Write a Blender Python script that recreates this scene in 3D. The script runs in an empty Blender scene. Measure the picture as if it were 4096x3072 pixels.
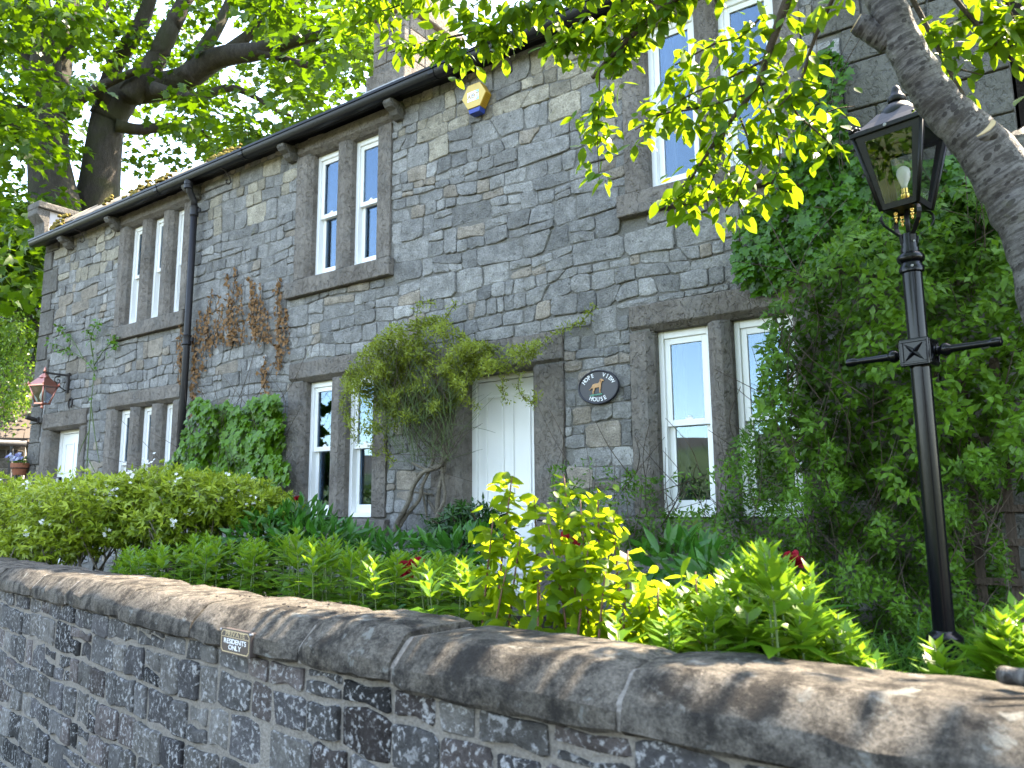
import bpy, math, random
import numpy as np
from mathutils import Vector, Matrix

random.seed(11)
rng = np.random.default_rng(11)
SC = bpy.context.scene
COL = SC.collection

# ------------------------------------------------------------------ camera
# metres; facade plane y = 0 (house behind it, y > 0), x along the facade, eye level z = 0
CAM = np.array([0.0, -5.7, 0.0])
FPX = 3171.07                      # focal length in pixels of a 4096 wide frame
YAW, PITCH, ROLL = math.radians(35.496), math.radians(8.974), math.radians(-0.4296)
_cy, _sy, _cp, _sp = math.cos(YAW), math.sin(YAW), math.cos(PITCH), math.sin(PITCH)
FWD = np.array([-_sy * _cp, _cy * _cp, _sp])
_r = np.array([_cy, _sy, 0.0]); _u = np.cross(_r, FWD)
RGT = math.cos(ROLL) * _r + math.sin(ROLL) * _u
UPV = -math.sin(ROLL) * _r + math.cos(ROLL) * _u
cam_d = bpy.data.cameras.new('camera'); cam = bpy.data.objects.new('camera', cam_d); COL.objects.link(cam)
cam.matrix_world = Matrix(((RGT[0], UPV[0], -FWD[0], CAM[0]), (RGT[1], UPV[1], -FWD[1], CAM[1]),
                           (RGT[2], UPV[2], -FWD[2], CAM[2]), (0, 0, 0, 1)))
cam_d.sensor_width = 36.0; cam_d.lens = FPX / 4096 * 36
cam_d.clip_start = 0.05; cam_d.clip_end = 6000
cam_d.dof.use_dof = True; cam_d.dof.focus_distance = 7.0; cam_d.dof.aperture_fstop = 5.0
SC.camera = cam

# ------------------------------------------------------------------ sky, sun, exposure
SUN_EL, SUN_AZ = math.radians(54.0), math.radians(25)      # azimuth from +y (behind the house) towards +x
w = bpy.data.worlds.new('World'); SC.world = w; w.use_nodes = True
nt = w.node_tree; nt.nodes.clear()
wo = nt.nodes.new('ShaderNodeOutputWorld'); bg = nt.nodes.new('ShaderNodeBackground')
sky = nt.nodes.new('ShaderNodeTexSky'); sky.sky_type = 'NISHITA'; sky.sun_disc = False
sky.sun_elevation = SUN_EL; sky.sun_rotation = SUN_AZ
sky.air_density = 1.0; sky.dust_density = 0.7; sky.ozone_density = 1.0
bg.inputs[1].default_value = 0.15
nt.links.new(sky.outputs[0], bg.inputs[0]); nt.links.new(bg.outputs[0], wo.inputs[0])
sun_d = bpy.data.lights.new('sun', 'SUN'); sun = bpy.data.objects.new('sun', sun_d); COL.objects.link(sun)
sun_d.energy = 3.4; sun_d.angle = math.radians(0.53); sun_d.color = (1.0, 0.95, 0.87)
SUNV = Vector((math.sin(SUN_AZ) * math.cos(SUN_EL), math.cos(SUN_AZ) * math.cos(SUN_EL), math.sin(SUN_EL)))
sun.rotation_euler = SUNV.to_track_quat('Z', 'Y').to_euler()
SC.view_settings.view_transform = 'Standard'; SC.view_settings.look = 'None'
SC.view_settings.exposure = 3.3; SC.view_settings.gamma = 1.0
SC.view_settings.use_white_balance = True; SC.view_settings.white_balance_temperature = 8000; SC.view_settings.white_balance_tint = 12   # camera balanced for the shade
SC.render.engine = 'CYCLES'
SC.cycles.use_denoising = True
SC.cycles.max_bounces = 8; SC.cycles.transparent_max_bounces = 12
SC.cycles.diffuse_bounces = 3; SC.cycles.glossy_bounces = 3; SC.cycles.transmission_bounces = 4
SC.cycles.caustics_reflective = False; SC.cycles.caustics_refractive = False
SC.cycles.sample_clamp_indirect = 8.0

# ------------------------------------------------------------------ pixel helpers (2212 x 1659 picture coordinates)
K = 4096 / 2212
def rays(px, py):
    px = np.asarray(px, float) * K; py = np.asarray(py, float) * K
    return FWD + ((px - 2048) / FPX)[..., None] * RGT - ((py - 1536) / FPX)[..., None] * UPV
def on_y(px, py, y):
    d = rays(px, py); t = (np.asarray(y, float) - CAM[1]) / d[..., 1]
    return CAM + d * t[..., None]
def on_z(px, py, z):
    d = rays(px, py); t = (z - CAM[2]) / d[..., 2]
    return CAM + d * t[..., None]
def project(P):
    d = np.asarray(P, float) - CAM; z = d @ FWD
    return np.stack([(2048 + FPX * (d @ RGT) / z) / K, (1536 - FPX * (d @ UPV) / z) / K, z], -1)
def in_poly(px, py, poly):
    px = np.asarray(px); py = np.asarray(py); ins = np.zeros(px.shape, bool); n = len(poly)
    for i in range(n):
        x0, y0 = poly[i]; x1, y1 = poly[(i + 1) % n]
        if y0 == y1: continue
        c = ((y0 > py) != (y1 > py)) & (px < (x1 - x0) * (py - y0) / (y1 - y0) + x0)
        ins ^= c
    return ins
def sample_poly(poly, n):
    p = np.array(poly, float); lo, hi = p.min(0), p.max(0); out = np.zeros((0, 2))
    while len(out) < n:
        q = lo + rng.random((n * 2, 2)) * (hi - lo); out = np.vstack([out, q[in_poly(q[:, 0], q[:, 1], poly)]])
    return out[:n]
_np = rng.random((4, 8)) * 6.28; _nf = rng.normal(size=(4, 8, 2))
def noise2(u, v, f=1.0, seed=0):
    """smooth -1..1 noise from a few sines"""
    s = 0
    for k in range(8):
        s = s + np.sin(f * (_nf[seed % 4, k, 0] * u + _nf[seed % 4, k, 1] * v) * (1 + 0.25 * k) + _np[seed % 4, k] + seed)
    return s / 3.2

# ------------------------------------------------------------------ object helpers
def tag(o, label, cat, group=None, kind=None):
    if label: o['label'] = label
    if cat: o['category'] = cat
    if group: o['group'] = group
    if kind: o['kind'] = kind
    return o
def thing(name, loc, label, cat, group=None):
    o = bpy.data.objects.new(name, None); o.empty_display_size = 0.2; o.location = loc; COL.objects.link(o)
    return tag(o, label, cat, group)
def set_parent(o, parent):
    if parent is None: return
    o.parent = parent
    if parent.type == 'EMPTY':
        o.matrix_parent_inverse = Matrix.Translation(parent.location).inverted() if not any(parent.rotation_euler) else parent.matrix_basis.inverted()
def link_mesh(name, me, mat, parent=None, kind=None):
    if mat is not None and len(me.materials) == 0: me.materials.append(mat)
    o = bpy.data.objects.new(name, me); COL.objects.link(o); set_parent(o, parent)
    if kind: o['kind'] = kind
    return o

class MB:
    """collects verts / faces in world coordinates, builds one mesh object"""
    def __init__(s): s.v = []; s.f = []; s.c = []; s.mi = []
    def add(s, vs, fs, col=None, mi=0):
        b = len(s.v); s.v.extend([tuple(float(c) for c in p) for p in vs]); s.f.extend([tuple(b + i for i in f) for f in fs])
        s.mi.extend([mi] * len(fs))
        s.c.extend([col if col is not None else (1, 1, 1)] * len(vs)); return s
    def box(s, x0, x1, y0, y1, z0, z1, M=None, **k):
        vs = [(x, y, z) for x in (x0, x1) for y in (y0, y1) for z in (z0, z1)]
        if M is not None: vs = [M @ Vector(p) for p in vs]
        return s.add(vs, [(0, 1, 3, 2), (4, 6, 7, 5), (0, 4, 5, 1), (2, 3, 7, 6), (0, 2, 6, 4), (1, 5, 7, 3)], **k)
    def prism(s, poly, f0, f1, **k):
        """poly: 2d points, f0/f1: map (a,b)->xyz for the two ends"""
        n = len(poly); vs = [f0(*p) for p in poly] + [f1(*p) for p in poly]
        fs = [tuple(range(n)), tuple(range(2 * n - 1, n - 1, -1))] + [(i, n + i, n + (i + 1) % n, (i + 1) % n) for i in range(n)]
        return s.add(vs, fs, **k)
    def tube(s, pts, rad, n=8, cap=True, **k):
        P = [Vector(p) for p in pts]; m = len(P)
        if not hasattr(rad, '__len__'): rad = [rad] * m
        vs = []; up = Vector((0.31, 0.2, 0.93)).normalized()
        for i in range(m):
            t = (P[min(i + 1, m - 1)] - P[max(i - 1, 0)])
            t = t.normalized() if t.length > 1e-9 else Vector((0, 0, 1))
            a = up.cross(t)
            if a.length < 1e-3: a = Vector((1, 0, 0)).cross(t)
            a.normalize(); b = t.cross(a); up = t.cross(a) if False else up
            for j in range(n):
                an = 2 * math.pi * j / n; vs.append(P[i] + (a * math.cos(an) + b * math.sin(an)) * rad[i])
        fs = [(i * n + j, i * n + (j + 1) % n, (i + 1) * n + (j + 1) % n, (i + 1) * n + j) for i in range(m - 1) for j in range(n)]
        if cap: fs += [tuple(range(n - 1, -1, -1)), tuple((m - 1) * n + j for j in range(n))]
        return s.add(vs, fs, **k)
    def lathe(s, prof, cx, cy, n=20, M=None, **k):
        """prof: list of (r,z)"""
        vs = []; m = len(prof)
        for r, z in prof:
            for j in range(n):
                an = 2 * math.pi * j / n; p = Vector((cx + r * math.cos(an), cy + r * math.sin(an), z))
                vs.append(M @ p if M is not None else p)
        fs = [(i * n + j, i * n + (j + 1) % n, (i + 1) * n + (j + 1) % n, (i + 1) * n + j) for i in range(m - 1) for j in range(n)]
        fs += [tuple(range(n - 1, -1, -1)), tuple((m - 1) * n + j for j in range(n))]
        return s.add(vs, fs, **k)
    def mesh(s, name, smooth=False, col=False):
        me = bpy.data.meshes.new(name); me.from_pydata(s.v, [], s.f)
        if col:
            a = me.attributes.new('col', 'FLOAT_COLOR', 'POINT')
            a.data.foreach_set('color', np.array([(*c, 1.0) for c in s.c], np.float32).ravel())
        if smooth: me.polygons.foreach_set('use_smooth', np.ones(len(me.polygons), bool))
        me.update(); return me
    def build(s, name, mat, parent=None, smooth=False, bevel=0, col=False, kind=None, autosmooth=False):
        me = s.mesh(name, smooth or autosmooth, col)
        o = link_mesh(name, me, mat, parent, kind)
        if isinstance(mat, (list, tuple)): pass
        if bevel:
            b = o.modifiers.new('bevel', 'BEVEL'); b.width = bevel; b.segments = 2; b.limit_method = 'ANGLE'; b.angle_limit = math.radians(40)
        if autosmooth:
            e = o.modifiers.new('split', 'EDGE_SPLIT'); e.split_angle = math.radians(38)
        return o

# ------------------------------------------------------------------ materials
def newmat(name):
    m = bpy.data.materials.new(name); m.use_nodes = True; t = m.node_tree; t.nodes.clear()
    o = t.nodes.new('ShaderNodeOutputMaterial'); return m, t, o
def lk(t, a, b): t.links.new(a, b)
def nd(t, typ, **kw):
    n = t.nodes.new(typ)
    for k, v in kw.items(): setattr(n, k, v)
    return n
def coords(t, kind='Object'): return nd(t, 'ShaderNodeTexCoord').outputs[kind]
def noise(t, vec, scale, detail=4, rough=0.55, dist=0.0):
    n = nd(t, 'ShaderNodeTexNoise'); n.inputs['Scale'].default_value = scale; n.inputs['Detail'].default_value = detail
    n.inputs['Roughness'].default_value = rough; n.inputs['Distortion'].default_value = dist; lk(t, vec, n.inputs['Vector'])
    return n.outputs['Fac']
def voro(t, vec, scale, feat='F1'):
    n = nd(t, 'ShaderNodeTexVoronoi'); n.feature = feat; n.inputs['Scale'].default_value = scale; lk(t, vec, n.inputs['Vector']); return n.outputs['Distance']
def ramp(t, fac, stops):
    n = nd(t, 'ShaderNodeValToRGB'); e = n.color_ramp.elements
    while len(e) < len(stops): e.new(0.5)
    for i, (p, c) in enumerate(stops):
        e[i].position = p; e[i].color = (*c, 1) if hasattr(c, '__len__') else (c, c, c, 1)
    lk(t, fac, n.inputs[0]); return n.outputs[0]
def mix(t, fac, a, b, mode='MIX'):
    n = nd(t, 'ShaderNodeMix', data_type='RGBA', blend_type=mode)
    for sock, v in ((n.inputs[0], fac), (n.inputs[6], a), (n.inputs[7], b)):
        if isinstance(v, (int, float)): sock.default_value = v
        elif isinstance(v, tuple): sock.default_value = (*v, 1)
        else: lk(t, v, sock)
    return n.outputs[2]
def math_n(t, op, a, b=0.0):
    n = nd(t, 'ShaderNodeMath', operation=op)
    for i, v in enumerate((a, b)):
        if isinstance(v, (int, float)): n.inputs[i].default_value = v
        else: lk(t, v, n.inputs[i])
    return n.outputs[0]
def attr(t, name, what='Color'): return nd(t, 'ShaderNodeAttribute', attribute_name=name).outputs[what]
def bump(t, h, strength, dist):
    b = nd(t, 'ShaderNodeBump'); b.inputs['Strength'].default_value = strength; b.inputs['Distance'].default_value = dist
    lk(t, h, b.inputs['Height']); return b.outputs[0]
def principled(t, o, color, rough=0.8, metal=0.0, normal=None, spec=0.4, coat=0.0):
    p = nd(t, 'ShaderNodeBsdfPrincipled')
    for k, v in (('Base Color', color), ('Roughness', rough), ('Metallic', metal), ('Specular IOR Level', spec), ('Coat Weight', coat)):
        if isinstance(v, (int, float)): p.inputs[k].default_value = v
        elif isinstance(v, tuple): p.inputs[k].default_value = (*v, 1)
        else: lk(t, v, p.inputs[k])
    if normal is not None: lk(t, normal, p.inputs['Normal'])
    lk(t, p.outputs[0], o.inputs[0]); return p
def plain(name, color, rough=0.6, metal=0.0, spec=0.4, coat=0.0, var=0.12, scale=9.0, bmp=0.0):
    m, t, o = newmat(name); c = coords(t)
    n = noise(t, c, scale, 5)
    col = mix(t, n, tuple(x * (1 - var) for x in color), tuple(min(1, x * (1 + var)) for x in color))
    nm = bump(t, noise(t, c, scale * 12, 4), bmp, 0.004) if bmp else None
    principled(t, o, col, rough, metal, nm, spec, coat); return m

def m_house_stone():
    m, t, o = newmat('limestone'); c = coords(t)
    base = attr(t, 'col')
    big = noise(t, c, 1.3, 4); mid = noise(t, c, 9, 6, 0.65); fine = noise(t, c, 70, 5, 0.7)
    col = mix(t, 1.0, base, ramp(t, mid, [(0.25, 0.62), (0.5, 0.97), (0.78, 1.4)]), 'MULTIPLY')
    col = mix(t, 1.0, col, ramp(t, fine, [(0.3, 0.62), (0.5, 1.0), (0.72, 1.42)]), 'MULTIPLY')
    col = mix(t, 1.0, col, ramp(t, big, [(0.3, 0.86), (0.7, 1.1)]), 'MULTIPLY')
    lic = ramp(t, noise(t, c, 5.5, 6, 0.7), [(0.63, 0.0), (0.72, 0.55)])
    col = mix(t, lic, col, (0.165, 0.15, 0.06))
    spk = ramp(t, noise(t, c, 38, 2), [(0.70, 0.0), (0.76, 0.7)])
    col = mix(t, spk, col, (0.36, 0.36, 0.345))
    drk = ramp(t, noise(t, c, 24, 3, 0.6), [(0.30, 0.6), (0.37, 0.0)])
    col = mix(t, drk, col, (0.045, 0.044, 0.04))
    h = math_n(t, 'ADD', math_n(t, 'MULTIPLY', noise(t, c, 14, 6, 0.7, 0.6), 1.0), math_n(t, 'MULTIPLY', fine, 0.45))
    principled(t, o, col, 0.92, 0, bump(t, h, 1.0, 0.03), 0.12); return m
def m_mortar(name, c1, c2):
    m, t, o = newmat(name); c = coords(t)
    n = noise(t, c, 7, 6, 0.7); f = noise(t, c, 90, 4, 0.7)
    col = mix(t, n, c1, c2); col = mix(t, 1.0, col, ramp(t, f, [(0.3, 0.7), (0.7, 1.25)]), 'MULTIPLY')
    h = math_n(t, 'ADD', noise(t, c, 22, 6, 0.75), math_n(t, 'MULTIPLY', f, 0.4))
    principled(t, o, col, 0.95, 0, bump(t, h, 1.0, 0.025), 0.15); return m
def m_grit(name='gritstone', c1=(0.13, 0.112, 0.094), c2=(0.235, 0.207, 0.178), pit=1.0):
    m, t, o = newmat(name); c = coords(t)
    n = noise(t, c, 2.2, 5, 0.6); f = noise(t, c, 120, 4, 0.75); g = noise(t, c, 16, 6, 0.7, 0.5)
    col = mix(t, ramp(t, n, [(0.3, 0.0), (0.7, 1.0)]), c1, c2)
    col = mix(t, 1.0, col, ramp(t, g, [(0.3, 0.65), (0.5, 1.0), (0.75, 1.25)]), 'MULTIPLY')
    col = mix(t, 1.0, col, ramp(t, f, [(0.3, 0.75), (0.7, 1.25)]), 'MULTIPLY')
    grey = ramp(t, noise(t, c, 4.5, 5, 0.6), [(0.5, 0.0), (0.72, 0.6)])
    col = mix(t, grey, col, (0.15, 0.148, 0.14))
    mp = nd(t, 'ShaderNodeMapping'); mp.inputs['Scale'].default_value = (1.0, 1.0, 0.7); lk(t, c, mp.inputs[0])
    pk = ramp(t, noise(t, mp.outputs[0], 30, 3, 0.5, 1.0), [(0.30, 0.0), (0.48, 1.0)])
    h = math_n(t, 'ADD', math_n(t, 'MULTIPLY', pk, 0.9 * pit), math_n(t, 'ADD', g, math_n(t, 'MULTIPLY', f, 0.35)))
    principled(t, o, col, 0.92, 0, bump(t, h, 1.0, 0.016), 0.2); return m
def m_wallstone():
    m, t, o = newmat('wall_stone'); c = coords(t); base = attr(t, 'col')
    mid = noise(t, c, 13, 6, 0.68); fine = noise(t, c, 85, 5, 0.7)
    col = mix(t, 1.0, base, ramp(t, mid, [(0.25, 0.55), (0.5, 1.0), (0.75, 1.5)]), 'MULTIPLY')
    col = mix(t, 1.0, col, ramp(t, fine, [(0.3, 0.7), (0.7, 1.3)]), 'MULTIPLY')
    patch = ramp(t, noise(t, c, 6, 4, 0.6), [(0.36, 0.0), (0.52, 1.0)])
    sp = ramp(t, noise(t, c, 52, 4, 0.62, 0.5), [(0.53, 0.0), (0.62, 1.0)])
    col = mix(t, math_n(t, 'MULTIPLY', math_n(t, 'MULTIPLY', sp, patch), 0.9), col, (0.36, 0.36, 0.355))
    h = math_n(t, 'ADD', mid, math_n(t, 'MULTIPLY', fine, 0.5))
    principled(t, o, col, 0.88, 0, bump(t, h, 1.0, 0.016), 0.15); return m
def m_coping():
    m, t, o = newmat('coping_sandstone'); c = coords(t)
    big = noise(t, c, 2.0, 5, 0.6); mid = noise(t, c, 14, 6, 0.75); fine = noise(t, c, 105, 5, 0.8)
    col = mix(t, ramp(t, big, [(0.3, 0.0), (0.7, 1.0)]), (0.09, 0.080, 0.066), (0.19, 0.168, 0.138))
    col = mix(t, 1.0, col, ramp(t, mid, [(0.28, 0.42), (0.5, 1.0), (0.75, 1.5)]), 'MULTIPLY')
    col = mix(t, 1.0, col, ramp(t, fine, [(0.32, 0.45), (0.5, 1.0), (0.68, 1.6)]), 'MULTIPLY')
    dk = ramp(t, noise(t, c, 7, 6, 0.75), [(0.40, 0.8), (0.53, 0.0)])
    col = mix(t, dk, col, (0.032, 0.029, 0.026))
    lic = ramp(t, noise(t, c, 11, 6, 0.62, 0.3), [(0.61, 0.0), (0.66, 0.8)])
    col = mix(t, lic, col, (0.27, 0.27, 0.24))
    h = math_n(t, 'ADD', mid, math_n(t, 'MULTIPLY', fine, 0.8))
    principled(t, o, col, 0.9, 0, bump(t, h, 1.0, 0.022), 0.12); return m
LEAFH = dict(white_petal=(1, 1, 1), peony_petal=(1, 1, 1), pansy_petal=(1, 1, 1), dead_ivy_leaf=(1, 1, 1), jasmine_leaf=(0.85, 1.1, 0.7), sucker_leaf=(0.66, 1.12, 0.8), choisya_leaf=(0.95, 1.05, 0.7), honeysuckle_leaf=(0.75, 1.1, 0.7), small_shrub_leaf=(0.75, 1.1, 0.7), young_ivy_leaf=(0.8, 1.1, 0.7), cherry_leaf=(0.8, 1.15, 0.7))
LEAFG = dict(cherry_leaf=0.80, sucker_leaf=0.72, loosestrife_leaf=0.66, sycamore_leaf=0.52, ivy_leaf=0.9, young_ivy_leaf=0.8, honeysuckle_leaf=0.85, small_shrub_leaf=0.8, jasmine_leaf=0.85, choisya_leaf=0.95, birch_leaf=0.6, white_petal=0.95, dead_ivy_leaf=0.95, peony_petal=0.8)
def m_leaf(name, dark, light, trans, tmix=0.42, rough=0.42, spec=0.45, vein=True):
    m, t, o = newmat(name); v = attr(t, 'lv', 'Fac'); g = LEAFG.get(name, 0.8)
    h = LEAFH.get(name, (0.72, 1.22, 0.6)); dark, light = (tuple(x * g * y for x, y in zip(q, h)) for q in (dark, light))
    trans = tuple(x * g * y for x, y in zip(trans, (1 - (1 - h[0]) * 0.6, 1 + (h[1] - 1) * 0.4, 1)))
    c = coords(t)
    rnd = nd(t, 'ShaderNodeObjectInfo').outputs['Random']
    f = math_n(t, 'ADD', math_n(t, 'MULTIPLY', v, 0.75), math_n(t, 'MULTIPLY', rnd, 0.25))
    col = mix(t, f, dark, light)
    n = noise(t, c, 30, 3); col = mix(t, 1.0, col, ramp(t, n, [(0.3, 0.78), (0.7, 1.2)]), 'MULTIPLY')
    spot = ramp(t, noise(t, coords(t, 'Object'), 9, 4, 0.6, 0.5), [(0.66, 0.0), (0.72, 0.7)]) if vein else None
    if vein: col = mix(t, spot, col, (0.09, 0.05, 0.018))
    p = nd(t, 'ShaderNodeBsdfPrincipled'); lk(t, col, p.inputs['Base Color']); p.inputs['Roughness'].default_value = rough
    p.inputs['Specular IOR Level'].default_value = spec * 0.75
    tr = nd(t, 'ShaderNodeBsdfTranslucent')
    tc = mix(t, f, tuple(x * 0.72 for x in trans), trans); tc = mix(t, 1.0, tc, ramp(t, n, [(0.3, 0.85), (0.7, 1.1)]), 'MULTIPLY')
    lk(t, tc, tr.inputs[0])
    mx = nd(t, 'ShaderNodeMixShader'); mx.inputs[0].default_value = tmix
    lk(t, p.outputs[0], mx.inputs[1]); lk(t, tr.outputs[0], mx.inputs[2]); lk(t, mx.outputs[0], o.inputs[0]); return m
def m_glass(name='window_glass', gain=1.25, add=0.03, tint=(0.82, 0.86, 0.88)):
    m, t, o = newmat(name)
    fr = nd(t, 'ShaderNodeFresnel'); fr.inputs[0].default_value = 1.5
    f = math_n(t, 'MINIMUM', math_n(t, 'ADD', math_n(t, 'MULTIPLY', fr.outputs[0], gain), add), 0.95)
    tr = nd(t, 'ShaderNodeBsdfTransparent'); tr.inputs[0].default_value = (*tint, 1)
    gl = nd(t, 'ShaderNodeBsdfGlossy'); gl.inputs['Roughness'].default_value = 0.0; gl.inputs['Color'].default_value = (0.58, 0.80, 1.0, 1) if 'window' in name else (0.9, 0.95, 1.0, 1)   # window reflections tinted blue in the colour, standing in for a bluer sky
    mx = nd(t, 'ShaderNodeMixShader'); lk(t, f, mx.inputs[0]); lk(t, tr.outputs[0], mx.inputs[1]); lk(t, gl.outputs[0], mx.inputs[2])
    lk(t, mx.outputs[0], o.inputs[0]); return m
def m_bark(name, c1, c2, scale=(1, 1, 1), lent=False, moss=0.0):
    m, t, o = newmat(name); c = coords(t)
    mp = nd(t, 'ShaderNodeMapping'); mp.inputs['Scale'].default_value = scale; lk(t, c, mp.inputs[0])
    n = noise(t, mp.outputs[0], 9, 6, 0.65); f = noise(t, mp.outputs[0], 45, 5, 0.7)
    col = mix(t, ramp(t, n, [(0.3, 0.0), (0.7, 1.0)]), c1, c2)
    col = mix(t, 1.0, col, ramp(t, f, [(0.3, 0.65), (0.7, 1.3)]), 'MULTIPLY')
    if moss:
        col = mix(t, ramp(t, noise(t, c, 1.1, 4), [(0.45, 0.0), (0.6, moss)]), col, (0.028, 0.03, 0.009))
    principled(t, o, col, 0.85, 0, bump(t, math_n(t, 'ADD', n, f), 0.9, 0.02), 0.25); return m
def m_cherry_bark():
    m, t, o = newmat('cherry_bark')
    c = nd(t, 'ShaderNodeUVMap').outputs[0]; ob = coords(t)
    n = noise(t, ob, 10, 6, 0.65); f = noise(t, ob, 90, 4, 0.7)
    col = mix(t, ramp(t, n, [(0.3, 0.0), (0.7, 1.0)]), (0.05, 0.044, 0.040), (0.165, 0.156, 0.145))
    mp = nd(t, 'ShaderNodeMapping'); mp.inputs['Scale'].default_value = (9, 46, 1); lk(t, c, mp.inputs[0])   # u round, v along in metres
    vo = nd(t, 'ShaderNodeTexVoronoi'); vo.inputs['Scale'].default_value = 1.0; vo.inputs['Randomness'].default_value = 1.0
    lk(t, mp.outputs[0], vo.inputs['Vector'])
    sep = nd(t, 'ShaderNodeSeparateColor'); lk(t, vo.outputs['Color'], sep.inputs[0])
    thr = math_n(t, 'MULTIPLY', sep.outputs[0], 0.50)
    le = math_n(t, 'LESS_THAN', vo.outputs['Distance'], thr)
    mp2 = nd(t, 'ShaderNodeMapping'); mp2.inputs['Scale'].default_value = (3, 60, 1); lk(t, c, mp2.inputs[0])
    band = ramp(t, noise(t, mp2.outputs[0], 1.0, 5, 0.7, 0.8), [(0.42, 0.85), (0.56, 0.0)])
    col = mix(t, band, col, (0.026, 0.021, 0.018))
    col = mix(t, math_n(t, 'MULTIPLY', le, 0.85), col, (0.018, 0.014, 0.012))
    col = mix(t, 1.0, col, ramp(t, f, [(0.3, 0.75), (0.7, 1.25)]), 'MULTIPLY')
    col = mix(t, ramp(t, noise(t, ob, 4, 5, 0.7), [(0.58, 0.0), (0.7, 0.6)]), col, (0.07, 0.07, 0.03))
    h = math_n(t, 'ADD', math_n(t, 'MULTIPLY', n, 0.5), math_n(t, 'ADD', math_n(t, 'MULTIPLY', f, 0.3), math_n(t, 'MULTIPLY', le, 0.6)))
    principled(t, o, col, 0.6, 0, bump(t, h, 1.0, 0.014), 0.3); return m

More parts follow.
